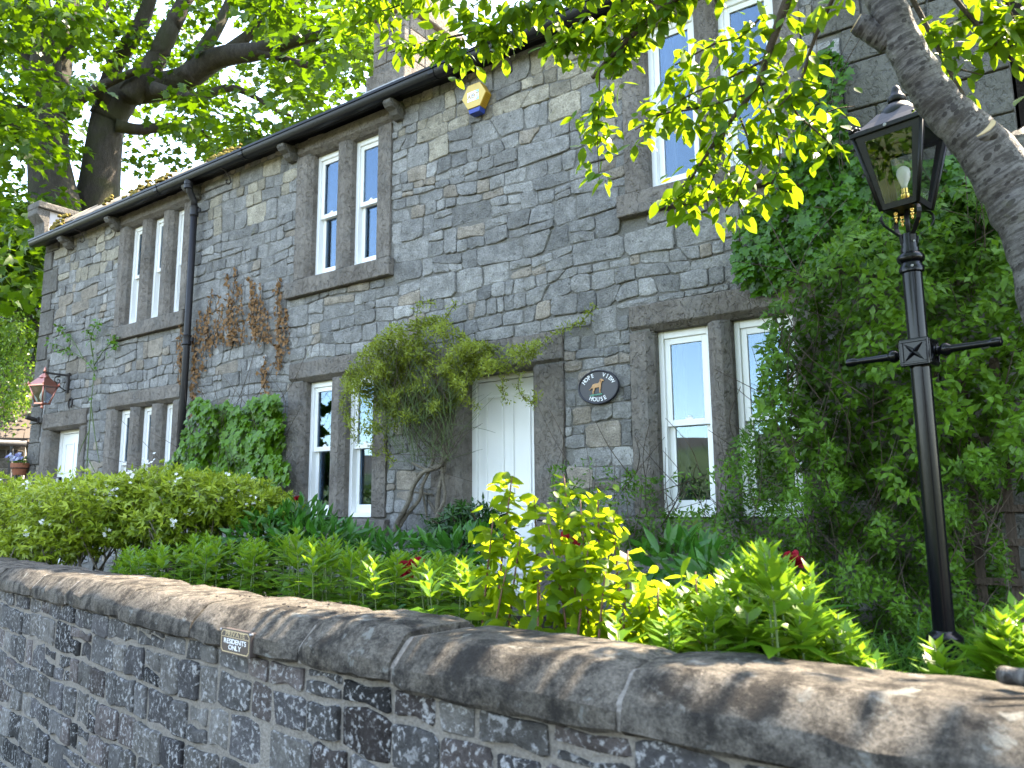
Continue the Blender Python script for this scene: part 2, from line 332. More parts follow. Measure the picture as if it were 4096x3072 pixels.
MAT = dict(
    stone=m_house_stone(), mortar=m_mortar('lime_mortar', (0.11, 0.105, 0.095), (0.27, 0.26, 0.235)),
    grit=m_grit(), quoin=m_grit('quoin_stone', (0.10, 0.092, 0.08), (0.18, 0.167, 0.147)),
    ashlar=m_grit('ashlar_stone', (0.085, 0.080, 0.066), (0.17, 0.162, 0.138), 0.9),
    wstone=m_wallstone(), wmortar=m_mortar('pale_mortar', (0.17, 0.152, 0.13), (0.37, 0.335, 0.29)), coping=m_coping(),
    white=plain('white_paint', (0.83, 0.83, 0.80), 0.35, spec=0.5, var=0.03, scale=5), glass=m_glass(),
    lglass=m_glass('lantern_glass', 1.4, 0.03, (0.93, 0.95, 0.95)),
    black=plain('black_plastic', (0.006, 0.0065, 0.008), 0.34, spec=0.22, var=0.25, bmp=0.05),
    pipe=plain('cast_pipe', (0.014, 0.0125, 0.013), 0.5, spec=0.32, var=0.4, scale=14, bmp=0.25),
    gloss=plain('black_gloss', (0.0035, 0.0038, 0.005), 0.22, spec=0.26, coat=0.05, var=0.3, bmp=0.06),
    matblack=plain('satin_black', (0.009, 0.009, 0.010), 0.42, spec=0.3, var=0.2),
    spacer=plain('dark_spacer', (0.02, 0.02, 0.022), 0.5),
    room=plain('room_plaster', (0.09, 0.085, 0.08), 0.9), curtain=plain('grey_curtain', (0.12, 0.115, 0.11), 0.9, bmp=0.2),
    slate=plain('stone_slate', (0.24, 0.205, 0.16), 0.85, var=0.35, scale=6, bmp=0.5),
    gutgrey=plain('grey_gutter', (0.10, 0.10, 0.10), 0.5), shedslate=plain('shed_slate', (0.085, 0.068, 0.057), 0.8, var=0.25, scale=3, bmp=0.4),
    moss=plain('moss', (0.17, 0.125, 0.02), 0.95, var=0.45, scale=22, bmp=0.9),
    lead=plain('lead_flashing', (0.30, 0.31, 0.32), 0.55, var=0.15),
    render=plain('pale_render', (0.48, 0.46, 0.45), 0.9, var=0.12, scale=6, bmp=0.3),
    terracotta=plain('terracotta', (0.25, 0.085, 0.042), 0.75, var=0.15), chimpot=plain('clay_pot', (0.40, 0.12, 0.08), 0.7),
    copper=plain('copper', (0.50, 0.20, 0.15), 0.3, metal=0.9, spec=0.5, var=0.15, scale=12), brass=plain('brass', (0.75, 0.47, 0.14), 0.25, metal=1.0),
    bulb=plain('frosted_bulb', (0.85, 0.86, 0.86), 0.3, var=0.02), iron=plain('rusty_iron', (0.03, 0.024, 0.02), 0.7, var=0.4, bmp=0.4),
    signblack=plain('sign_black', (0.018, 0.018, 0.026), 0.35, var=0.2), lettering=plain('white_lettering', (0.82, 0.83, 0.83), 0.5, var=0.02),
    dog=plain('dog_paint', (0.50, 0.27, 0.12), 0.5, var=0.35, scale=60), dogdark=plain('dog_ear_paint', (0.24, 0.10, 0.04), 0.5), verdigris=plain('sign_grass_paint', (0.06, 0.22, 0.15), 0.5, var=0.3, scale=60),
    signbrown=plain('sign_brown', (0.065, 0.05, 0.043), 0.45, var=0.08), gold=plain('sign_gold', (0.52, 0.40, 0.23), 0.45, var=0.06),
    alarmy=plain('alarm_yellow', (0.62, 0.43, 0.11), 0.4, var=0.05), alarmo=plain('alarm_side_yellow', (0.45, 0.25, 0.02), 0.4, var=0.05),
    alarmb=plain('alarm_blue', (0.02, 0.05, 0.26), 0.3, var=0.1), alarmlab=plain('alarm_label', (0.75, 0.79, 0.82), 0.4, var=0.04), cyan=plain('alarm_cyan', (0.30, 0.66, 0.80), 0.4),
    wood=m_bark('weathered_wood', (0.05, 0.035, 0.026), (0.10, 0.074, 0.055), (1, 1, 0.2)), rawood=plain('cut_wood', (0.48, 0.36, 0.20), 0.8, var=0.2, scale=30),
    bark=m_cherry_bark(), sycbark=m_bark('sycamore_bark', (0.020, 0.017, 0.014), (0.058, 0.048, 0.040), (1, 1, 0.3), moss=0.7),
    twig=m_bark('twig_bark', (0.05, 0.035, 0.025), (0.11, 0.083, 0.058)), paletwig=m_bark('pale_stem', (0.115, 0.095, 0.068), (0.22, 0.19, 0.145)),
    greenstem=plain('green_stem', (0.075, 0.115, 0.028), 0.6, var=0.2), redstem=plain('red_stem', (0.14, 0.06, 0.035), 0.6, var=0.3),
    soil=m_mortar('soil', (0.018, 0.013, 0.009), (0.04, 0.03, 0.021)), asphalt=m_mortar('asphalt', (0.05, 0.05, 0.05), (0.085, 0.083, 0.08)),
    brownwall=m_mortar('dark_render', (0.02, 0.016, 0.012), (0.04, 0.032, 0.026)),
    cherry=m_leaf('cherry_leaf', (0.05, 0.10, 0.010), (0.095, 0.16, 0.016), (0.40, 0.54, 0.022), 0.46),
    sucker=m_leaf('sucker_leaf', (0.075, 0.12, 0.012), (0.16, 0.20, 0.02), (0.72, 0.74, 0.035), 0.58),
    loose=m_leaf('loosestrife_leaf', (0.075, 0.14, 0.015), (0.21, 0.28, 0.03), (0.42, 0.56, 0.04), 0.40, 0.36),
    ivy=m_leaf('ivy_leaf', (0.030, 0.068, 0.008), (0.09, 0.155, 0.014), (0.16, 0.30, 0.02), 0.28, 0.33, 0.5),
    ivylight=m_leaf('young_ivy_leaf', (0.06, 0.125, 0.010), (0.15, 0.25, 0.018), (0.26, 0.45, 0.03), 0.34, 0.35, 0.5),
    honey=m_leaf('honeysuckle_leaf', (0.042, 0.085, 0.009), (0.15, 0.225, 0.022), (0.24, 0.40, 0.03), 0.35, 0.42, 0.4),
    shrub=m_leaf('small_shrub_leaf', (0.045, 0.095, 0.010), (0.15, 0.235, 0.026), (0.24, 0.42, 0.04), 0.36),
    jasmine=m_leaf('jasmine_leaf', (0.10, 0.115, 0.016), (0.40, 0.37, 0.06), (0.46, 0.46, 0.06), 0.36),
    choisya=m_leaf('choisya_leaf', (0.075, 0.13, 0.012), (0.36, 0.40, 0.045), (0.42, 0.52, 0.05), 0.38, 0.35),
    dead=m_leaf('dead_ivy_leaf', (0.15, 0.075, 0.03), (0.30, 0.165, 0.075), (0.30, 0.16, 0.05), 0.15, 0.8, 0.2, vein=False),
    sycamore=m_leaf('sycamore_leaf', (0.024, 0.052, 0.005), (0.052, 0.10, 0.008), (0.36, 0.54, 0.014), 0.36),
    birch=m_leaf('birch_leaf', (0.08, 0.14, 0.02), (0.16, 0.23, 0.035), (0.46, 0.56, 0.06), 0.45, 0.3),
    rhodo=m_leaf('rhododendron_leaf', (0.014, 0.04, 0.012), (0.03, 0.07, 0.016), (0.06, 0.14, 0.02), 0.2, 0.3, 0.5),
    peonyleaf=m_leaf('peony_leaf', (0.025, 0.085, 0.02), (0.05, 0.14, 0.03), (0.12, 0.30, 0.03), 0.3, 0.35, 0.5),
    petal=m_leaf('peony_petal', (0.24, 0.004, 0.012), (0.38, 0.010, 0.03), (0.55, 0.01, 0.03), 0.35, 0.5, 0.3, vein=False),
    whitepetal=m_leaf('white_petal', (0.70, 0.71, 0.68), (0.82, 0.82, 0.80), (0.7, 0.7, 0.66), 0.3, 0.6, vein=False),
    pansy=m_leaf('pansy_petal', (0.05, 0.04, 0.30), (0.62, 0.66, 0.80), (0.3, 0.3, 0.6), 0.25, 0.6, vein=False),
    grass=m_leaf('grass_blade', (0.03, 0.085, 0.02), (0.10, 0.16, 0.04), (0.18, 0.34, 0.05), 0.3),
)
def m_terrain():
    m, t, o = newmat('fields'); c = coords(t)
    n = noise(t, c, 0.012, 4); f = noise(t, c, 0.5, 5, 0.7)
    fld = ramp(t, n, [(0.35, (0.04, 0.055, 0.02)), (0.5, (0.075, 0.09, 0.033)), (0.62, (0.03, 0.04, 0.018))])
    sep = nd(t, 'ShaderNodeSeparateXYZ'); lk(t, c, sep.inputs[0])
    hz = ramp(t, math_n(t, 'ADD', math_n(t, 'MULTIPLY', sep.outputs[2], 0.018), math_n(t, 'MULTIPLY', n, 0.5)), [(0.62, 0.0), (0.75, 1.0)])
    col = mix(t, hz, fld, (0.07, 0.055, 0.042))
    col = mix(t, 1.0, col, ramp(t, f, [(0.3, 0.8), (0.7, 1.2)]), 'MULTIPLY')
    principled(t, o, col, 0.95, 0, None, 0.1); return m
MAT['terrain'] = m_terrain()

# ------------------------------------------------------------------ leaves in bulk
def _leaf_template(kind):
    if kind == 'fine':      # 14 verts, long leaf with a fold and a droop
        ts = [0.16, 0.42, 0.68, 0.88]; ws = [0.30, 0.5, 0.40, 0.17]
        v = [(0, 0, 0)]
        for t, q in zip(ts, ws): v += [(t, -q, 0.16 * q), (t, 0, 0), (t, q, 0.16 * q)]
        v.append((1, 0, 0)); f = [(0, 2, 1), (0, 3, 2)]
        for i in range(3):
            a = 1 + 3 * i; f += [(a, a + 1, a + 4, a + 3), (a + 1, a + 2, a + 5, a + 4)]
        f += [(10, 11, 13), (11, 12, 13)]
    elif kind == 'mid':     # 6 verts
        v = [(0, 0, 0), (0.42, -0.5, 0.09), (0.42, 0, 0), (0.42, 0.5, 0.09), (1, 0, 0)]
        f = [(0, 2, 1), (0, 3, 2), (1, 2, 4), (2, 3, 4)]
    elif kind == 'ivy':     # lobed
        v = [(0.30, 0, 0), (0, 0, 0), (-0.08, -0.28, 0.03), (0.12, -0.55, 0.05), (0.36, -0.33, 0.03), (0.62, -0.46, 0.02), (0.66, -0.2, 0.02), (1, 0, -0.04),
             (0.66, 0.2, 0.02), (0.62, 0.46, 0.02), (0.36, 0.33, 0.03), (0.12, 0.55, 0.05), (-0.08, 0.28, 0.03)]
        f = [(0, i, i + 1) for i in range(1, 12)] + [(0, 12, 1)]
    elif kind == 'round':
        v = [(0.5, 0, -0.03)] + [(0.5 - 0.5 * math.cos(a), 0.42 * math.sin(a), 0.04 * abs(math.sin(a))) for a in np.linspace(0, 2 * math.pi, 8)[:-1]]
        f = [(0, i, i % 7 + 1) for i in range(1, 8)]
    else:                   # 'diamond'
        v = [(0, 0, 0), (0.45, -0.5, 0.05), (1, 0, 0), (0.45, 0.5, 0.05)]; f = [(0, 3, 1), (3, 2, 1)]
    return np.array(v, float), f
def unit(a): return a / np.maximum(np.linalg.norm(a, axis=-1, keepdims=True), 1e-9)
def leaf_verts(tv, pos, d, n, L, W, curl):
    d = unit(d); s = unit(np.cross(n, d)); n = np.cross(d, s)
    x = tv[:, 0]; N = len(pos)
    out = (pos[:, None, :] + d[:, None, :] * (x[None, :, None] * L[:, None, None])
           + s[:, None, :] * (tv[None, :, 1, None] * W[:, None, None])
           + n[:, None, :] * (tv[None, :, 2, None] * W[:, None, None] - (curl[:, None] * x[None, :] ** 2)[..., None] * L[:, None, None]))
    return out
def leaf_mesh(name, pos, d, n, L, W, kind='mid', curl=None, lv=None):
    pos = np.asarray(pos, float); N = len(pos); tv, tf = _leaf_template(kind)
    if curl is None: curl = rng.uniform(-0.05, 0.3, N)
    if lv is None: lv = rng.random(N)
    V = leaf_verts(tv, pos, d, n, np.broadcast_to(L, (N,)), np.broadcast_to(W, (N,)), np.broadcast_to(curl, (N,))).reshape(-1, 3)
    m = len(tv); me = bpy.data.meshes.new(name)
    lens = np.array([len(f) for f in tf]); flat = np.concatenate([np.array(f) for f in tf])
    loops = (np.arange(N)[:, None] * m + flat[None, :]).ravel()
    starts = np.concatenate([[0], np.cumsum(np.tile(lens, N))[:-1]])
    me.vertices.add(N * m); me.vertices.foreach_set('co', V.ravel().astype(np.float32))
    me.loops.add(len(loops)); me.loops.foreach_set('vertex_index', loops.astype(np.int32))
    me.polygons.add(N * len(tf)); me.polygons.foreach_set('loop_start', starts.astype(np.int32))
    a = me.attributes.new('lv', 'FLOAT', 'POINT'); a.data.foreach_set('value', np.repeat(lv, m).astype(np.float32))
    me.update(calc_edges=True); me.validate(); return me
def leaves(name, mat, parent, pos, d, n, L, W, kind='mid', curl=None, lv=None, stuff=True):
    me = leaf_mesh(name, pos, d, n, L, W, kind, curl, lv)
    return link_mesh(name, me, mat, parent, 'stuff' if stuff else None)
def rand_dirs(n): return unit(rng.normal(size=(n, 3)))

# ================================================================== SETTING: terrain, road, garden soil
def sstep(a, b, x): t = np.clip((x - a) / (b - a), 0, 1); return t * t * (3 - 2 * t)
def terrain_h(x, y):
    r = np.hypot(x, y); h = np.full_like(x, -1.75)
    h += 34 * sstep(34, 150, -x * 0.88 + y * 0.47) * sstep(-60, 10, y + 40)
    h += 72 * sstep(60, 520, -y) * (0.75 + 0.25 * np.sin(x * 0.006 + 0.6)) * (1 + 0.10 * np.sin(x * 0.019) + 0.05 * np.sin(x * 0.05))
    h += 14 * sstep(45, 300, x) + 22 * sstep(60, 400, y)
    return h + 0.0
rr = np.concatenate([[0], np.geomspace(6, 1800, 70)]); aa = np.linspace(0, 2 * np.pi, 161)[:-1]
m = MB(); X = (rr[:, None] * np.cos(aa)[None]); Y = (rr[:, None] * np.sin(aa)[None]); Z = terrain_h(X, Y)
V = np.stack([X, Y, Z], -1).reshape(-1, 3); nA = len(aa)
F = [(i * nA + j, i * nA + (j + 1) % nA, (i + 1) * nA + (j + 1) % nA, (i + 1) * nA + j) for i in range(1, len(rr) - 1) for j in range(nA)]
F += [(0, nA + (j + 1) % nA, nA + j) for j in range(nA)][::1]
m.add(V, F); tag(m.build('terrain', MAT['terrain'], smooth=True), None, None, kind='structure')
m = MB(); m.add([(-45, -13, -1.55), (25, -13, -1.55), (25, -3.3, -1.55), (-8, -3.3, -1.55), (-45, -1.0, -1.55)], [(0, 1, 2, 3, 4)])
tag(m.build('road', MAT['asphalt']), None, None, kind='structure')
GZ = -0.85     # garden level
# ================================================================== HOUSE
HX0, HX1, ZT = -13.39, -0.13, 4.36
WY = 0.032                      # mortar face of the wall; dressed stone stands at y = 0
house = thing('stone_house', (-6.8, 3.3, GZ), 'long two storey grey rubble stone house with mullioned windows', 'house')

obst = []                       # dressed stone rectangles the rubble stops at: x0,x1,z0,z1
def extr_z(poly, z0, z1, **k): return lambda mb: mb.prism(poly, lambda a, b: (a, b, z0), lambda a, b: (a, b, z1), **k)

def pane_quad(x0, x1, z0, z1, y): return [(x0, y, z0), (x1, y, z0), (x1, y, z1), (x0, y, z1)], [(0, 1, 2, 3)]

def make_window(xo0, lights, xo1, z0, z1, zl, zs, s0, s1, seed):
    """dressed stone window with sash lights; lights: (x0,x1) clear openings between chamfered stones"""
    R = random.Random(seed)
    # white timber box frames of all lights make the window body
    fr = MB(); yf = 0.125
    for a, b in lights:
        a -= 0.01; b += 0.01
        fr.box(a, a + 0.052, yf, yf + 0.10, z0, z1); fr.box(b - 0.052, b, yf, yf + 0.10, z0, z1)
        fr.box(a + 0.052, b - 0.052, yf + 0.002, yf + 0.10, z1 - 0.06, z1); fr.box(a + 0.052, b - 0.052, yf - 0.018, yf + 0.10, z0, z0 + 0.045)
    win = fr.build('window', MAT['white'], house, bevel=0.004)
    # stone surround
    c = 0.058
    for (a, b, inner) in ((xo0, lights[0][0], 1), (lights[-1][1], xo1, -1)):
        j = MB()
        if inner == 1: poly = [(a, 0), (b - c, 0), (b, c), (b, 0.26), (a, 0.26)]
        else: poly = [(a, 0.26), (a, c), (a + c, 0), (b, 0), (b, 0.26)]
        j.prism(poly, lambda p, q: (p, q, z0), lambda p, q: (p, q, z1)); j.build('jamb', MAT['grit'], win, bevel=0.006)
    for (l0, l1) in zip(lights[:-1], lights[1:]):
        a, b = l0[1], l1[0]; j = MB()
        j.prism([(a, c), (a + c, 0.002), (b - c, 0.002), (b, c), (b, 0.24), (a, 0.24)], lambda p, q: (p, q, z0), lambda p, q: (p, q, z1))
        j.build('mullion', MAT['grit'], win, bevel=0.006)
    j = MB(); xa, xb = lights[0][0], lights[-1][1]
    j.prism([(-0.003, z1 + c * 0.8), (-0.003, zl), (0.26, zl), (0.26, z1 + 0.001), (c, z1 + 0.001)], lambda p, q: (xo0, p, q), lambda p, q: (xo1, p, q))
    j.build('lintel', MAT['grit'], win, bevel=0.008)
    j = MB(); j.prism([(-0.05, zs), (-0.05, z0 - 0.022), (0.26, z0 - 0.001), (0.26, zs)], lambda p, q: (s0, p, q), lambda p, q: (s1, p, q))
    j.build('sill', MAT['grit'], win, bevel=0.012)
    obst.append((xo0, xo1, z0 - 0.01, zl)); obst.append((s0, s1, zs, z0))
    # sashes and panes
    zm = (z0 + z1) / 2 - 0.01
    for a, b in lights:
        a += 0.042; b -= 0.042
        for (q0, q1, y, top) in ((zm - 0.02, z1 - 0.06, yf + 0.022, 1), (z0 + 0.045, zm + 0.02, yf + 0.06, 0)):
            st = 0.048; br = 0.05 if top else 0.085; tr = 0.05 if top else 0.04
            s = MB(); s.box(a, a + st, y, y + 0.036, q0, q1); s.box(b - st, b, y, y + 0.036, q0, q1)
            s.box(a + st, b - st, y - 0.001, y + 0.035, q0, q0 + br); s.box(a + st, b - st, y - 0.001, y + 0.035, q1 - tr, q1)
            s.build('sash', MAT['white'], win, bevel=0.003)
            g0, g1, h0, h1 = a + st, b - st, q0 + br, q1 - tr
            sp = MB(); e = 0.009
            sp.box(g0, g0 + e, y + 0.019, y + 0.03, h0, h1); sp.box(g1 - e, g1, y + 0.019, y + 0.03, h0, h1)
            sp.box(g0 + e, g1 - e, y + 0.019, y + 0.03, h0, h0 + e); sp.box(g0 + e, g1 - e, y + 0.019, y + 0.03, h1 - e, h1)
            sp.build('spacer', MAT['spacer'], win)
            g = MB(); g.box(g0 - 0.004, g1 + 0.004, y + 0.012, y + 0.017, h0 - 0.004, h1 + 0.004); g.build('pane', MAT['glass'], win)
        # little catch on the meeting rail
        k = MB(); xc = (a + b) / 2; k.box(xc - 0.03, xc + 0.03, yf + 0.03, yf + 0.052, zm + 0.03, zm + 0.046); k.box(xc - 0.012, xc + 0.02, yf + 0.028, yf + 0.05, zm + 0.046, zm + 0.058)
        k.build('catch', MAT['white'], win, bevel=0.004)
        # curtain edges in the room
        cu = MB(); n = 9
        for side in (0, 1):
            xs = a + 0.01 if side == 0 else b - 0.09
            pts = [(xs + 0.08 * i / (n - 1), 0.34 + 0.018 * math.sin(i * 2.6 + side)) for i in range(n)]
            cu.add([(x, y, z0 - 0.1) for x, y in pts] + [(x, y, z1 + 0.05) for x, y in pts], [(i, i + 1, n + i + 1, n + i) for i in range(n - 1)])
        cu.build('curtain', MAT['curtain'], win, smooth=True)
    return win

LZ = dict(z0=-0.07, z1=1.41, zl=1.63, zs=-0.29); UZ = dict(z0=2.605, z1=4.085, zl=4.27, zs=2.39)
Cl = [(-6.905, -6.49), (-6.265, -5.865)]; Rl = [(-2.69, -2.245), (-2.06, -1.60)]; Ll = [(-10.88, -10.52), (-10.31, -9.985), (-9.755, -9.49)]
make_window(-7.14, Cl, -5.62, **UZ, s0=-7.24, s1=-5.575, seed=1)
make_window(-7.15, Cl, -5.62, **LZ, s0=-7.24, s1=-5.575, seed=2)
make_window(-2.89, Rl, -1.40, **UZ, s0=-2.95, s1=-1.365, seed=3)
make_window(-2.89, Rl, -1.40, **LZ, s0=-2.95, s1=-1.365, seed=4)
make_window(-11.07, Ll, -9.29, **UZ, s0=-11.03, s1=-9.25, seed=5)
make_window(-11.09, Ll, -9.30, **LZ, s0=-11.05, s1=-9.25, seed=6)

def make_door(x0, x1, jl, jr, ztop, zl, label):
    yf = 0.19
    d = MB(); d.box(x0 + 0.055, x1 - 0.055, yf + 0.03, yf + 0.075, GZ + 0.09, ztop - 0.055)
    door = d.build('door', MAT['white'], house, bevel=0.003); door['label'] = label
    f = MB(); f.box(x0 - 0.01, x0 + 0.052, yf, yf + 0.09, GZ + 0.06, ztop + 0.0); f.box(x1 - 0.052, x1 + 0.01, yf, yf + 0.09, GZ + 0.06, ztop); f.box(x0 + 0.052, x1 - 0.052, yf + 0.002, yf + 0.09, ztop - 0.05, ztop)
    f.build('door_frame', MAT['white'], door, bevel=0.004)
    W = x1 - x0 - 0.11; xa = x0 + 0.055; n = 2; gap = 0.085
    pw = (W - gap * (n + 1)) / n
    for r0, r1 in ((ztop - 1.22, ztop - 0.19), (GZ + 0.28, ztop - 1.36)):
        for i in range(n):
            a = xa + gap + i * (pw + gap); b = a + pw; p = MB(); e = 0.028; y = yf + 0.029
            p.box(a, a + e, y - 0.014, y, r0, r1); p.box(b - e, b, y - 0.014, y, r0, r1); p.box(a + e, b - e, y - 0.013, y, r0, r0 + e); p.box(a + e, b - e, y - 0.013, y, r1 - e, r1)
            p.build('door_panel', MAT['white'], door, bevel=0.005)
    k = MB(); k.lathe([(0.0, 0), (0.022, 0.004), (0.026, 0.02), (0.018, 0.035), (0.01, 0.05)], 0, 0, 12, Matrix.Translation((x0 + 0.13, yf - 0.02, 0.02)) @ Matrix.Rotation(math.radians(-90), 4, 'X')); k.build('handle', MAT['brass'], door, smooth=True)
    c = 0.05
    for (a, b, inner) in ((jl, x0, 1), (x1, jr, -1)):
        zz = [GZ - 0.02, GZ + 0.75, ztop] if (b - a) > 0.3 else [GZ - 0.02, ztop]
        for q0, q1 in zip(zz[:-1], zz[1:]):
            j = MB()
            poly = [(a, 0), (b - c, 0), (b, c), (b, 0.3), (a, 0.3)] if inner == 1 else [(a, 0.3), (a, c), (a + c, 0), (b, 0), (b, 0.3)]
            j.prism(poly, lambda p, q: (p, q, q0 + 0.003), lambda p, q: (p, q, q1 - 0.003)); j.build('jamb', MAT['grit'], door, bevel=0.006)
    j = MB(); j.prism([(-0.003, ztop + c * 0.8), (-0.003, zl), (0.3, zl), (0.3, ztop + 0.001), (c, ztop + 0.001)], lambda p, q: (jl, p, q), lambda p, q: (jr, p, q)); j.build('lintel', MAT['grit'], door, bevel=0.008)
    s = MB(); s.box(jl - 0.05, jr + 0.05, -0.22, 0.28, GZ - 0.05, GZ + 0.085); s.build('step', MAT['grit'], door, bevel=0.012)
    obst.append((jl, jr, GZ - 0.3, zl))
make_door(-4.67, -3.87, -5.02, -3.53, 1.245, 1.53, 'white panelled front door with two tall panels')
make_door(-12.785, -11.86, -12.98, -11.645, 1.24, 1.50, 'white side door beside the corner')

# mortar wall with openings
def wall_grid(mb, xs, zs, y, holes):
    for i in range(len(xs) - 1):
        for j in range(len(zs) - 1):
            cx, cz = (xs[i] + xs[i + 1]) / 2, (zs[j] + zs[j + 1]) / 2
            if any(a < cx < b and c < cz < d for a, b, c, d in holes): continue
            mb.add(*pane_quad(xs[i], xs[i + 1], zs[j], zs[j + 1], y))
holes = [(l[0][0] - 0.03, l[-1][1] + 0.03, z['z0'] - 0.01, z['z1'] + 0.02) for l in (Cl, Rl, Ll) for z in (LZ, UZ)] + [(-4.7, -3.84, GZ, 1.26), (-12.81, -11.83, GZ, 1.26)]
xs = sorted({HX0, HX1, *[h[0] for h in holes], *[h[1] for h in holes]}); zs = sorted({GZ - 0.3, ZT, *[h[2] for h in holes], *[h[3] for h in holes]})
m = MB(); wall_grid(m, xs, zs, WY, holes)
HD = 7.0
m.add([(HX0, WY, GZ - 0.3), (HX0, HD, GZ - 0.3), (HX0, HD, ZT), (HX0, HD / 2, ZT + 2.45), (HX0, WY, ZT)], [(0, 4, 3, 2, 1)])
m.add([(HX1, WY, GZ - 0.3), (HX1, HD, GZ - 0.3), (HX1, HD, ZT), (HX1, HD / 2, ZT + 2.45), (HX1, WY, ZT)], [(0, 1, 2, 3, 4)])
m.add([(HX0, HD, GZ - 0.3), (HX1, HD, GZ - 0.3), (HX1, HD, ZT), (HX0, HD, ZT)], [(0, 1, 2, 3)])
wall = m.build('wall', MAT['mortar'], house)
# rooms behind the windows (dim plaster): cross walls, floors and a back wall
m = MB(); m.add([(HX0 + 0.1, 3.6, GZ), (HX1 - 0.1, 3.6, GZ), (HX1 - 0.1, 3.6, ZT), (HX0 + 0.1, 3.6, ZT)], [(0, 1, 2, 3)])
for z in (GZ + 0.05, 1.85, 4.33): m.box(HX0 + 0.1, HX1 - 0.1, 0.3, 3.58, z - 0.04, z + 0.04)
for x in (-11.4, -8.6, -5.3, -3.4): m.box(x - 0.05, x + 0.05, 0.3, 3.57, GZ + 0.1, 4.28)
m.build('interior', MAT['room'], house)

# quoins at the corner, ashlar quoins at the other end
def stone_block(mb, x0, x1, z0, z1, y, **k):
    mb.box(x0 + 0.006, x1 - 0.006, y, 0.3, z0 + 0.006, z1 - 0.006, **k)
z = GZ - 0.1; i = 0; R = random.Random(5)
while z < ZT - 0.1:
    h = R.uniform(0.26, 0.40); h = min(h, ZT - z); wd = (0.44 if i % 2 else 0.27) + R.uniform(-0.04, 0.05)
    if 1.2 < z < 1.5: wd = min(wd, 0.36)
    if z + h < 1.3: wd = min(wd, 0.39)
    b = MB(); stone_block(b, HX0 - 0.01, HX0 + wd, z, z + h, R.uniform(-0.004, 0.012)); b.build('quoin', MAT['quoin'], wall, bevel=0.012); obst.append((HX0 - 0.1, HX0 + wd, z, z + h)); z += h; i += 1
z = GZ - 0.1; i = 0
while z < ZT:
    h = min(R.uniform(0.26, 0.36), ZT - z); x = HX1 + 0.012; end = -1.12 - (0.0 if i % 2 else 0.18)
    while x > end + 0.1:
        wd = R.uniform(0.34, 0.62)
        if x - wd < end + 0.12: wd = x - end
        if project(np.array([x - wd / 2, 0, z]))[0] < 2300:
            b = MB(); stone_block(b, x - wd, x, z, z + h, R.uniform(-0.006, 0.010)); b.build('ashlar_block', MAT['ashlar'], wall, bevel=0.010)
        x -= wd
    obst.append((end, HX1 + 0.2, z, z + h)); z += h; i += 1

# ---------------- rubble stones
def poly_area(p): p = np.asarray(p); x, y = p[:, 0], p[:, 1]; return 0.5 * abs(np.dot(x, np.roll(y, -1)) - np.dot(y, np.roll(x, -1)))
def clip_half(p, ax, val, keep_less):
    out = []; n = len(p)
    for i in range(n):
        a, b = p[i], p[(i + 1) % n]; ia = (a[ax] <= val) == keep_less; ib = (b[ax] <= val) == keep_less
        if ia: out.append(a)
        if ia != ib:
            t = (val - a[ax]) / (b[ax] - a[ax]); out.append(tuple(a[k] + t * (b[k] - a[k]) for k in (0, 1)))
    return out
def clip_rects(poly, rects, gap):
    p = poly
    for (x0, x1, z0, z1) in rects:
        ax = np.array(p); lo, hi = ax.min(0), ax.max(0)
        if hi[0] <= x0 - gap or lo[0] >= x1 + gap or hi[1] <= z0 - gap or lo[1] >= z1 + gap: continue
        c = [clip_half(p, 0, x0 - gap, True), clip_half(p, 0, x1 + gap, False), clip_half(p, 1, z0 - gap, True), clip_half(p, 1, z1 + gap, False)]
        c = [q for q in c if len(q) > 2]
        if not c: return None
        p = max(c, key=poly_area)
    return p
